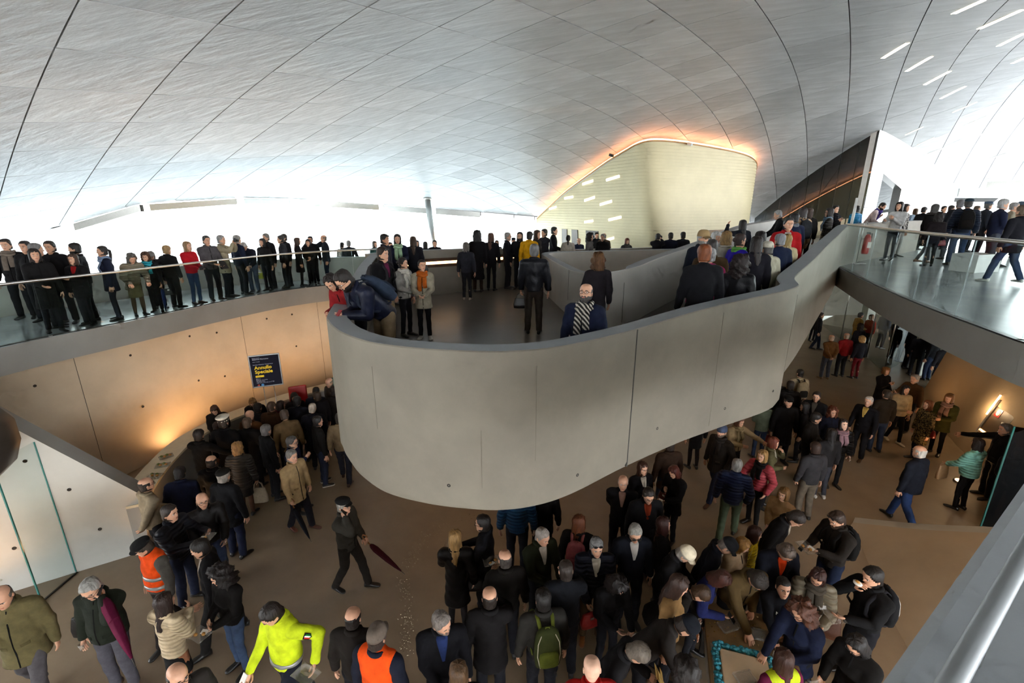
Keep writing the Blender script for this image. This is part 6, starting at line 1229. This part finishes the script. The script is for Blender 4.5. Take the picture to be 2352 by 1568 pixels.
P('bald man with glasses in black leather jacket holding a glass',-5.12,6.49,0.00,1.76,45,G[10],col='110e0e',pf=3,hair='none',hc='2a211c',glasses=1,ra='low',la='low',leg='2a3246',extra=(('cup', 'L', 'drinking glass held by the bald man in leather jacket'),),near=2)
P('balding man in black quilted jacket holding out food to the bald man',-5.34,6.05,0.00,1.84,88,G[10],col='11131a',pf=1,hair='short',hc='241a14',ra='show',la='show',leg='1c2030',extra=(('tray', 'R', 'small snack tray held by the man in black quilted jacket', 2),),near=2)
P('man in orange safety vest and black flat cap looking down at left',-5.17,5.42,0.00,1.81,-25,G[10],top='sw',col='4a4640',vest='e04a10',stripe=(0.98, 1.12),hc='3a3028',hat='flat',hatc='0f0e0f',leg='1a1412',head=(-20, 25),step=0.8,near=2)
P('young man in black suit and white shirt looking down left',-4.30,5.32,0.00,1.84,-60,G[10],top='suit',col='0d0c0f',hc='140e0b',shirt='c6bcb0',step=0.9,leg='12100f',head=(0, 15),near=2)
P('woman with wild black curly hair in black top and jeans',-3.81,4.92,0.00,1.76,-25,G[10],sex='f',top='sw',col='0e0c0c',hair='curlylong',hc='140c0a',leg='34425a',ra='belly',la='front',head=(-10, 15),extra=(('tray', 'L', 'small black snack tray in the hand of the wild-haired woman', 2), ('bag', 'SR', 'black shoulder bag of the wild-haired woman', '0c0b0b', 0.05)),near=2)
P('dark-haired man in bright yellow safety jacket with phone and tray',-2.75,4.27,0.00,1.89,-28,G[10],col='b8c81e',badge=1,vest='bccc1c',stripe=(0.94,),hc='1c1410',leg='10121c',ra='low',la=(0.42, -0.05, 1.05, 0.5),head=(-10, 30),step=1,extra=(('phone', 'R', 'white phone in the hand of the man in yellow safety jacket', 'c8c0b4'), ('tray', 'L', 'empty clear plastic tray in the hand of the yellow jacket man', 0, 1)),near=2)
P('woman with long dark wavy hair in cream quilted jacket and black skirt',-4.31,4.49,0.00,1.69,165,G[10],sex='f',col='bda98a',pf=1,hair='long',hc='24140e',skirt=('0c0b0c', 0.52),tights='8a5a40',ra='chest',la='hold',near=2)
P('grey-haired man with glasses in dark green jacket phoning at lower left',-5.26,4.66,0.00,1.85,8,G[10],top='jk',col='1c2018',hair='short',hc='8a8782',glasses=1,la='phone',ra='down',leg='46444a',belly=0.9,shoe='4a3018',head=(10, 22),extra=(('phone', 'L', 'phone at the ear of the man in dark green jacket'), ('umbrella', 'L', 'maroon and cream folded umbrella under the arm of the phoning man', '5a1030', 60, 1), ('case', 'SR', 'black waist bag on the man in dark green jacket', '141212', 0.22), ('cup', 'R', 'clear plastic cup dangling from the phoning man')),near=2)
P('man in khaki jacket with cane handled umbrella cut by the left edge',-6.19,4.48,0.00,1.89,25,G[10],top='mid',col='5c5336',hair='bald',hc='5a5048',leg='4a4648',belly=0.7,ra='low',shoe='2a1a16',step=1,head=(0, 20),extra=(('umbrella', 'R', 'dark maroon umbrella with bent wooden handle at the lower left edge', '2c0f1c', 5),),near=2)
P('bald man with glasses at the bottom edge beside the cream jacket',-3.41,3.50,0.00,1.82,60,G[10],col='26221f',hair='bald',hc='1c1512',glasses=1,near=2)
P('old man in black flat cap phoning with a maroon umbrella in mid floor',-2.73,6.31,0.00,1.79,78,G[10],col='33302a',leg='1c1713',hair='short',hc='8a847c',hat='flat',hatc='0f0e0e',ra='phone',la='front',step=0.9,glasses=1,extra=(('phone', 'R', 'phone at the ear of the old man in flat cap'), ('umbrella', 'L', 'closed maroon umbrella pointing right from the old man in flat cap', '3a0f18', 50)),near=2)
P('bald man in black coat seen from behind at bottom left of the floor',-1.85,4.17,0.00,1.81,178,G[10],col='181310',hair='bald',hc='17100d',near=2)
P('man in grey cap and orange vest over navy seen from behind at the bottom',-1.48,3.86,0.00,1.89,165,G[10],col='121522',vest='d8480e',stripe=(0.96,),hat='cap',hatc='5c5148',hair='short',hc='2a211c',near=2)
P('grey-bearded balding man in black jacket with beige collar',-0.82,4.12,0.00,1.88,15,G[10],col='0f0f14',hair='short',hc='6a625c',beard=1,shirt='22305c',belly=0.7,head=(35, 15),ra='front',la='relaxed',near=2)
P('blonde woman in long black leather coat with black handbag seen from behind',-0.83,5.56,0.00,1.75,182,G[10],sex='f',top='coat',col='0e0c0c',pf=3,hair='long',hc='8d6c40',ra='down',la='hold',leg='120f0f',tights='120e0e',skirt=('0e0c0c', 0.6),extra=(('bag', 'R', 'black handbag beside the blonde woman in leather coat', '0c0b0b', 0.12),),near=2)
P('man in black varsity jacket with cream sleeves facing the blonde woman',-0.42,5.82,0.00,1.83,-100,G[10],col='14151a',hc='150f0c',ra='hold',la='hold',leg='14151a',glasses=1,extra=(('tray', 'R', 'clear food tray held between the varsity jacket and the blonde woman', 2),),near=2)
P('man in blue quilted jacket half hidden under the curved wall',0.09,6.70,0.00,1.83,180,G[10],col='143a58',pf=1,hc='1c1410',leg='12131a',near=2)
P('person in black coat half hidden under the curved wall right of the blue jacket',0.54,6.89,0.00,1.77,175,G[10],top='mid',col='0e0d0f',hc='1c1410',near=2)
P('balding grey-haired man in dark jacket eating from a tray near the varsity jacket',-0.09,5.09,0.00,1.82,195,G[10],col='161310',hair='bald',hc='3a332e',la='hold',extra=(('tray', 'L', 'clear tray with a pastry held by the balding man near the varsity jacket', 2),),near=2)
P('balding man in black parka eating at the bottom middle',-0.27,4.41,0.00,1.86,185,G[10],top='mid',col='100e0f',hair='bald',hc='241b16',ra='mouth',belly=0.5,glasses=1,extra=(('phone', 'L', 'phone held by the balding man in black parka'),),near=2)
P('brown-haired woman cut by the bottom edge right of the bearded man',-0.55,3.54,0.00,1.75,190,G[10],sex='f',col='17140f',hair='bob',hc='4a331c',near=2)
P('smiling grey-haired man in dark green jacket holding a tray of snacks',0.41,5.59,0.00,1.83,30,G[10],col='1c1f10',hair='crew',hc='8a8078',shirt='c0b4a4',ra='hold',la='hold',head=(15, 15),extra=(('tray', 'R', 'tray of yellow snacks held by the smiling man in dark green', 5),),near=2)
P('woman with long auburn hair and pink backpack seen from behind',1.02,5.92,0.00,1.74,165,G[10],sex='f',col='120f10',hair='long',hc='5f3016',head=(-40, 0),extra=(('backpack', 'B', 'pink backpack on the auburn-haired woman', 'a85a5c', '96504e'),),near=2)
P('grey-haired man in navy quilted jacket looking at the camera in the lower crowd',1.19,5.39,0.00,1.80,0,G[10],col='131622',pf=1,hc='6f6c6a',shirt='b8b0a0',glasses=2,head=(5, 5),ra='low',la='low',leg='33240f',shoe='6a3a14',near=2)
P('short-haired man in black sweater eating with his right hand, seen from behind',0.70,4.83,0.00,1.87,182,G[10],top='sw',col='13151a',hair='crew',hc='2a201a',ra='mouth',la='front',near=2)
P('dark-haired man in grey hoodie with green backpack at the bottom middle',0.38,4.39,0.00,1.85,190,G[10],col='24221f',hc='140f0c',extra=(('backpack', 'B', 'olive green backpack with pale trim at the bottom middle', '2c3014', '4a5018', 'b0a690'),),near=2)
P('curly dark-haired woman in black jacket with red bag reaching into a tray',1.30,4.92,0.00,1.76,20,G[10],sex='f',col='121316',hair='curly',hc='150e0d',ra='front',la='low',head=(5, 35),lean=8,extra=(('tray', 'L', 'tray of snacks and napkins held by the curly-haired woman', 5), ('bag', 'SR', 'red bag of the curly dark-haired woman', '8a1410', 0.1)),near=2)
P('grey-haired man with sunglasses in navy jacket and white collar',1.80,5.68,0.00,1.84,0,G[10],col='11141c',hair='short',hc='858078',glasses=3,shirt='b8b0a8',head=(0, 20),near=2)
P('woman with dark red hair and sunglasses on her head looking right',2.33,5.94,0.00,1.70,80,G[10],sex='f',col='0f0e10',hair='long',hc='30140d',glasses=2,head=(10, -8),near=2)
P('man in cream baseball cap and black jacket bending over his food',2.23,5.47,0.00,1.80,48,G[10],col='131213',hair='short',hc='8a837a',hat='cap',hatc='cdbfa4',lean=16,ra='hold',la='hold',head=(10, 25),extra=(('tray', 'R', 'clear clamshell tray held by the man in cream cap', 2),),near=2)
P('woman with long brown hair in beige cardigan and chain strap in the lower crowd',2.01,4.60,0.00,1.91,58,G[10],sex='f',top='sw',col='8a6a42',hair='long',hc='2e1b12',ra='down',la='belly',head=(10, 18),near=2)
P('man in navy cap with emblem stretching his arm over the cake',1.59,4.36,0.00,1.87,70,G[10],col='2a2624',hair='short',hc='2a211c',hat='cap',hatc='10131a',lean=36,ra='reach',la='front',head=(0, 15),near=2)
P('grey-haired man with a manila envelope bending down at the bottom',1.06,4.00,0.00,1.84,60,G[10],col='121113',hc='5f564c',lean=24,la='show',head=(5, 25),extra=(('envelope', 'L', 'manila envelope in front of the bending grey-haired man'),),near=2)
P('bald man in red jacket seen from behind at the bottom edge',0.82,3.53,0.00,1.85,180,G[10],col='9a1410',hair='none',hc='2a1c14',skin=1,near=2)
P('dark curly-haired man with blue collar cut by the bottom edge near the cake',1.77,3.38,0.00,1.81,170,G[10],col='141a2c',hair='curly',hc='17100d',lean=12,near=2)
P('man in black baseball cap and navy jacket looking down by the cream coat',2.84,5.58,0.00,1.82,60,G[10],col='10131c',hair='crew',hc='5a5048',hat='cap',hatc='0e0e10',shirt='b0a898',lean=16,head=(5, 30),near=2)
P('fair-haired woman in cream coat with sunglasses on her head',3.33,5.61,0.00,1.66,30,G[10],sex='f',col='a88c6c',hair='bob',hc='8a6230',glasses=2,head=(20, 25),near=2)
P('girl with brown hair in yellow jacket between the adults',3.77,6.01,0.00,1.49,45,G[10],sex='c',col='b89a10',pf=1,hair='long',hc='33180e',head=(25, 5),near=2)
P('man in navy sweater with orange collar holding a napkin and cup',3.81,5.48,0.00,1.86,0,G[10],top='sw',col='11141e',hc='4a3c32',shirt='c23a10',ra='low',la='low',lean=10,head=(5, 35),belly=0.5,extra=(('cup', 'L', 'clear cup held by the man with orange collar'),),near=2)
P('dark-haired man in black coat bending down behind the navy sweater man',4.20,6.24,0.00,1.85,42,G[10],top='mid',col='110f10',hair='short',hc='241a14',shirt='a09484',lean=18,head=(0, 28),near=2)
P('bearded man with black backpack holding a phone and a food tray',5.02,5.91,0.00,1.85,-82,G[10],col='211c18',hair='short',hc='2e1d12',beard=1,glasses=2,ra='hold',la='show',leg='141c30',head=(0, 22),extra=(('phone', 'R', 'blue-lit phone held by the bearded man with backpack', '10141c'), ('tray', 'L', 'food tray with a bun held by the bearded man with backpack', 2), ('backpack', 'B', 'black backpack on the bearded man by the low wall', '0d0c0c')),near=2)
P('woman with dark red hair and glasses in grey quilted vest holding a tray',4.05,4.94,0.00,1.73,-28,G[10],sex='f',col='6a6252',pf=1,hair='long',hc='2e120c',glasses=1,scarf='3a342c',ra='hold',la='hold',head=(-15, 25),extra=(('tray', 'R', 'clear tray held by the woman in grey quilted vest', 1), ('tote', 'SL', 'brown leather shopping bag hanging at the grey quilted vest', '3a1c0c', 0.1)),near=2)
P('man with glasses in olive brown jacket reaching down to the buffet',3.11,5.17,0.00,1.93,8,G[10],col='4a3a20',hc='241d18',glasses=1,lean=24,ra='reach',la='front',head=(0, 35),belly=0.4,near=2)
P('boy in dark sweatshirt printed NAVY looking up beside the buffet',3.57,4.86,0.00,1.59,-12,G[10],sex='c',top='sw',col='12141a',hair='crew',hc='120d0b',prn='NAVY',ra='reach',la='front',head=(0, -5),near=2)
P('woman with curly red hair in navy coat with red buttons at the buffet',3.56,4.37,0.00,1.79,-62,G[10],sex='f',top='mid',col='11172c',hair='curlylong',hc='472412',glasses=1,ra='reach',la='front',head=(-5, 20),lean=6,near=2)
P('brown-haired man in dark coat bending over the buffet with a cup',2.07,5.02,0.00,1.72,62,G[10],top='mid',col='17130f',hc='3a2614',lean=36,ra='hold',la='reach',head=(0, 25),extra=(('cup', 'R', 'clear cup held by the bending brown-haired man'),),near=2)
P('woman with short auburn hair and glasses in blue jacket behind the bending man',2.56,5.10,0.00,1.73,50,G[10],sex='f',col='1c2250',hair='bob',hc='3a1a10',glasses=1,lean=18,head=(10, 28),ra='hold',extra=(('phone', 'R', 'small phone held by the auburn-haired woman in blue'),),near=2)
P('dark-haired man in black with black sport backpack with white piping eating',4.66,4.75,0.00,1.87,-85,G[10],col='0e0e10',hair='short',hc='17120f',ra='mouth',la='hold',head=(-5, 12),extra=(('backpack', 'B', 'black sport backpack with white piping at lower right', '0e0e11', '131318', 'b0aca4'), ('tray', 'L', 'empty clear tray held by the man with the sport backpack', 0, 1), ('napkin', 'R', 'white paper napkin with a pastry at lower right')),near=2)
P('dark-haired woman in black coat and glasses looking down at a tray at lower right',3.91,3.94,0.00,1.74,-72,G[10],sex='f',top='mid',col='0d0c0c',hair='bob',hc='100d0d',glasses=1,ra='hold',la='hold',head=(0, 35),extra=(('tray', 'L', 'bright silver edged tray of snacks held by the woman in black coat', 5),),near=2)
P('brown-haired girl in yellow green vest at the bottom edge near the buffet',2.93,3.74,0.00,1.69,190,G[10],sex='f',col='5a1434',vest='a8b81c',hair='long',hc='30170d',near=2)
P('elderly man in black suit and pink open shirt below the curved wall',1.95,6.99,0.00,1.77,-12,G[10],top='suit',col='0f0e11',hair='bald',hc='9a948c',shirt='a07868',ra='back',la='back',near=2)
P('balding man with glasses in dark jacket and rust sweater looking down',2.27,6.62,0.00,1.81,0,G[10],col='17171a',hair='short',hc='2a221d',glasses=1,shirt='7a2c14',head=(0, 18),near=2)
P('woman with long brown hair in black blazer hidden partly by the curved wall',2.43,7.51,0.00,1.72,20,G[10],sex='f',top='suit',col='0f0d10',hair='long',hc='3a2012',shirt='b0a494',near=2)
P('man in brown coat and jeans whose head is hidden by the curved wall',3.20,8.26,0.00,1.78,190,G[10],top='mid',col='33241a',hc='2a1e16',leg='2a3648',near=2)
P('woman with short red hair in black holding food with a dark red bag',3.08,7.50,0.00,1.68,-60,G[10],sex='f',top='mid',col='0e0c0d',hair='bob',hc='4a1c10',ra='chest',la='hold',head=(0, 30),extra=(('tray', 'L', 'paper tray of snacks held by the woman with short red hair', 4), ('bag', 'SR', 'dark red shoulder bag of the woman with short red hair', '4a0f10', 0.05)),near=2)
P('woman in black skirt and tights hidden above the waist by the curved wall',4.53,10.10,0.00,1.66,185,G[10],sex='f',col='0f0e10',hair='long',hc='2a1a12',skirt=('0f0e10', 0.62),tights='17100e',near=1)
P('bearded man in blue grey beanie and dark coat striding left',4.52,8.84,0.00,1.80,-62,G[10],top='mid',col='24201c',hair='crew',hc='6a5c50',beard=1,hat='beanie',hatc='3a4256',leg='171c2e',step=1.1,belly=0.8,scarf='24201e',la='pocket',shoe='4a2a16',near=1)
P('woman in beige jacket and scarf pointing right with a beige bag',5.24,9.60,0.00,1.66,15,G[10],sex='f',col='95805e',hair='long',hc='4a2a18',scarf='8a7a58',la='point',ra='belly',leg='141214',head=(10, 10),near=1)
P('woman in olive denim jacket with a red bag beside the curved wall end',6.40,10.59,0.00,1.65,175,G[10],sex='f',col='4a5040',hair='bob',hc='3a1c12',leg='1c2638',la='chest',ra='grip',extra=(('bag', 'R', 'red leather bag held by the olive denim jacket', '7a1c12'),),near=1)
P('grey-haired man in navy quilted jacket and green trousers walking away',4.21,7.53,0.00,1.76,150,G[10],col='131c34',pf=1,hair='short',hc='77726c',leg='4a5440',step=-1,ra='pocket',near=2)
P('blonde woman in pink quilted jacket with black scarf and boots',4.95,7.99,0.00,1.69,-62,G[10],sex='f',top='sw',col='a8424a',pf=1,hair='long',hc='8d6a3c',scarf='100e0f',leg='0d0c0d',ra='show',la='pocket',extra=(('bag', 'R', 'black bag hanging from the arm of the pink quilted jacket', '0f0d0d', -0.05),),near=1)
P('woman with short red hair and glasses in olive coat behind the pink jacket',5.44,8.54,0.00,1.68,60,G[10],sex='f',top='mid',col='4a442c',hair='bowl',hc='5a2410',glasses=1,shirt='b8b0a4',ra='belly',la='mouth',near=1)
P('short woman with spiky fair hair in tan jacket beside the dark boots',4.72,6.84,0.00,1.62,-60,G[10],sex='f',top='sw',col='96724c',hair='bowl',hc='6a4820',ra='front',la='front',near=2)
P('big man in black coat and black hat facing the camera right of the wall end',6.84,10.41,0.00,1.81,-5,G[10],top='coat',col='0c0b0c',hair='short',hc='4a4038',hat='flat',hatc='0d0c0c',belly=0.8,near=1)
P('young man in dark jacket fiddling with his hands in the right crowd',6.94,9.57,0.00,1.78,40,G[10],col='1a1715',hair='short',hc='17110e',ra='front',la='front',head=(25, 12),shoe='5a4632',near=1)
P('brown-haired man in grey hooded jacket and beige trousers seen from behind',6.10,8.17,0.00,1.76,-172,G[10],col='2c2a2c',hair='short',hc='33221a',leg='5a5044',la='pocket',head=(-15, 0),near=1)
P('woman with long dark hair, grey jeans and white sneakers seen from behind',6.92,8.90,0.00,1.68,180,G[10],sex='f',col='1d1b1c',hair='long',hc='150f0e',leg='36363c',shoe='b0aaa0',near=1)
P('woman in black quilted jacket and pink scarf looking up at the camera',7.50,9.36,0.00,1.68,-8,G[10],sex='f',col='101012',pf=1,hair='long',hc='1c1210',scarf='8a6a70',leg='121214',head=(0, -15),ra='relaxed',skin=1,extra=(('cup', 'L', 'clear plastic cup of the woman with pink scarf'),),near=1)
P('girl with curly reddish hair in navy jacket in the right crowd',7.80,10.17,0.00,1.62,-12,G[10],sex='f',col='131726',hair='curly',hc='5a2c18',near=1)
P('man with dark hair and grey collar looking left near the beige backpack',7.82,10.82,0.00,1.76,-45,G[10],col='17181c',hair='short',hc='2a211b',shirt='6a6864',near=1)
P('man in beige jacket with beige backpack and black straps seen from behind',8.39,12.45,0.00,1.78,180,G[10],col='8f8268',hair='crew',hc='17120f',leg='17161a',extra=(('backpack', 'B', 'beige backpack with black straps in the right crowd', '807258', '141312'),),near=1)
P('dark-haired person lifting a cup at the edge of the curved wall',7.55,11.51,0.00,1.78,160,G[10],col='151313',hc='1a130f',la='mouth',near=1)
P('bald man half hidden by the edge of the curved wall',7.51,11.96,0.00,1.71,175,G[10],col='1a1a1e',hair='none',hc='2a1c14',near=1)
P('dark-haired woman in black behind the young man in dark jacket',7.31,10.43,0.00,1.62,-120,G[10],sex='f',col='121113',hair='bob',hc='140e0d',near=1)
P('white-haired man in black suit and yellow shirt facing left',8.97,10.56,0.00,1.74,-62,G[10],top='suit',col='0d0c10',hair='crew',hc='a8a29a',shirt='b0924a',leg='0e0d10',shoe='4a3420',ra='relaxed',la='relaxed',near=1)
P('man in dark brown jacket and jeans seen from behind next to the white-haired man',9.72,10.94,0.00,1.76,178,G[10],col='231c14',hair='crew',hc='2a2017',leg='283040',near=1)
P('woman with dark hair and glasses in cream jacket carrying a shoulder strap',10.61,11.44,0.00,1.68,-5,G[10],sex='f',top='jk',col='a8926c',hair='bob',hc='15100f',glasses=1,shirt='9a6a6a',leg='0e0e12',ra='belly',belly=0.6,shoe='b8b0a0',step=0.5,near=0)
P('fair-haired woman in black coat drinking under the bridge',11.34,13.03,0.00,1.64,10,G[10],sex='f',top='mid',col='0f0e12',hair='bowl',hc='7a4e24',ra='chest',la='front',skirt=('18203a', 0.5),tights='141214',extra=(('cup', 'R', 'cup held by the fair-haired woman under the bridge'),),near=0)
P('grey-haired man in brown jacket holding a cup by the leaning wall',11.46,12.12,0.00,1.74,-80,G[10],col='46301a',hair='short',hc='8f8880',ra='show',glasses=1,extra=(('cup', 'R', 'small cup held by the man in brown jacket'),),near=0)
P('woman with auburn hair in patterned long coat and red handbag',10.45,10.51,0.00,1.64,-95,G[10],sex='f',top='coat',col='2a2418',dots='6a5a38',hair='bob',hc='6a3818',leg='1c2232',extra=(('bag', 'SL', 'red leather handbag on the patterned coat', '6a1812', 0.12),),near=1)
P('fair-haired woman in olive green coat leaning near the niche wall',11.24,10.82,0.00,1.70,-62,G[10],sex='f',top='mid',col='3a3a18',hair='bowl',hc='7a5430',ra='hold',la='belly',scarf='8a6a5a',leg='121114',near=0)
P('heavy white-haired man in navy jacket and blue jeans striding away',7.99,7.94,0.00,1.81,200,G[10],col='12151e',top='suit',hair='bald',hc='b8b0a4',leg='22345a',step=-1.1,belly=0.9,near=1)
P('dark-haired woman in mint green quilted jacket seen from behind',9.69,8.48,0.00,1.67,195,G[10],sex='f',col='7cb5a6',pf=1,hair='bob',hc='1c100d',leg='0d0c0e',belly=0.9,ra='front',la='low',extra=(('tote', 'L', 'beige shopping bag at the arm of the mint green jacket', '8a6a48', -0.02),),near=1)
P('grey-haired man in black jacket pointing left along the leaning wall',10.68,8.91,0.00,1.80,-105,G[10],col='100f11',hair='short',hc='55504c',ra='point',la='down',leg='131215',belly=0.4,near=1)
P('woman in dark jacket behind the smoked glass at the right edge',10.17,8.14,0.00,1.65,-60,G[10],sex='f',col='131216',hair='bob',hc='3a2418',shirt='8a8a90',ra='front',near=1)
P('long-haired woman in black at the far hall end left of the glass',14.78,21.62,0.00,1.68,10,G[10],sex='f',col='131115',hair='long',hc='17100e',near=0)
P('man in black with a pale pouch at the far end of the hall',14.04,20.20,0.00,1.74,60,G[10],col='121318',hc='2a1c14',leg='1a2030',step=0.6,near=0)
P('man in camel coat behind the glass screen under the bridge',15.70,20.03,0.00,1.78,80,G[10],top='mid',col='8a6a38',hc='26211e',shirt='a0988c',ra='front',near=0)
P('orange-haired woman in red jacket behind the glass screen',16.29,20.10,0.00,1.66,-80,G[10],sex='f',col='9a1c1c',hair='bowl',hc='7a4622',near=0)
P('dark curly-haired woman in black before the camel coat',14.55,18.40,0.00,1.64,180,G[10],sex='f',top='mid',col='100e12',hair='curly',hc='1c1210',near=0)
P('bald man in brown jacket with hands behind his back under the bridge',11.97,16.39,0.00,1.74,178,G[10],col='5a3a1c',hair='bald',hc='b09a84',leg='33363f',ra='back',la='back',shoe='6a4a20',belly=0.5,near=0)
P('bald man in red jacket with hood seen from behind under the bridge',12.72,16.65,0.00,1.74,182,G[10],col='7a1416',hair='bald',hc='a09484',leg='121216',near=0)
P('fair-haired woman in dark coat and red trousers under the bridge',13.16,16.44,0.00,1.66,185,G[10],sex='f',top='jk',col='15161e',hair='perm',hc='b08a52',leg='5a0f16',near=0)
P('dark figure behind the glass right of the camel coat',17.17,20.38,0.00,1.76,100,G[10],col='1a2030',hc='1a1512',near=0)
P('man in dark blue jacket behind the grey pillar',16.57,18.97,0.00,1.75,90,G[10],col='1c2a44',hc='4a4038',near=0)
P('woman with pale face behind the dark suits under the bridge',16.48,18.49,0.00,1.75,80,G[10],sex='f',col='1a1a22',hair='bob',hc='17110f',scarf='b0aca8',near=0)
P('grey-haired man in dark suit with white collar under the bridge',16.09,17.63,0.00,1.78,70,G[10],top='suit',col='101118',hc='6a6662',shirt='b0b0b0',near=0)
P('man in black coat with pale cap under the bridge',15.68,16.74,0.00,1.74,150,G[10],top='mid',col='0f1016',hat='flat',hatc='8a8a8c',hc='4a4642',near=0)
P('man in black jacket and jeans seen from behind under the bridge',15.77,16.27,0.00,1.76,200,G[10],col='101014',hc='2a211c',leg='1a2236',near=0)
P('dark figure next to the leaning wall edge under the bridge',15.31,15.35,0.00,1.74,180,G[10],col='111014',hc='1c1411',leg='222a3c',ra='out',near=0)
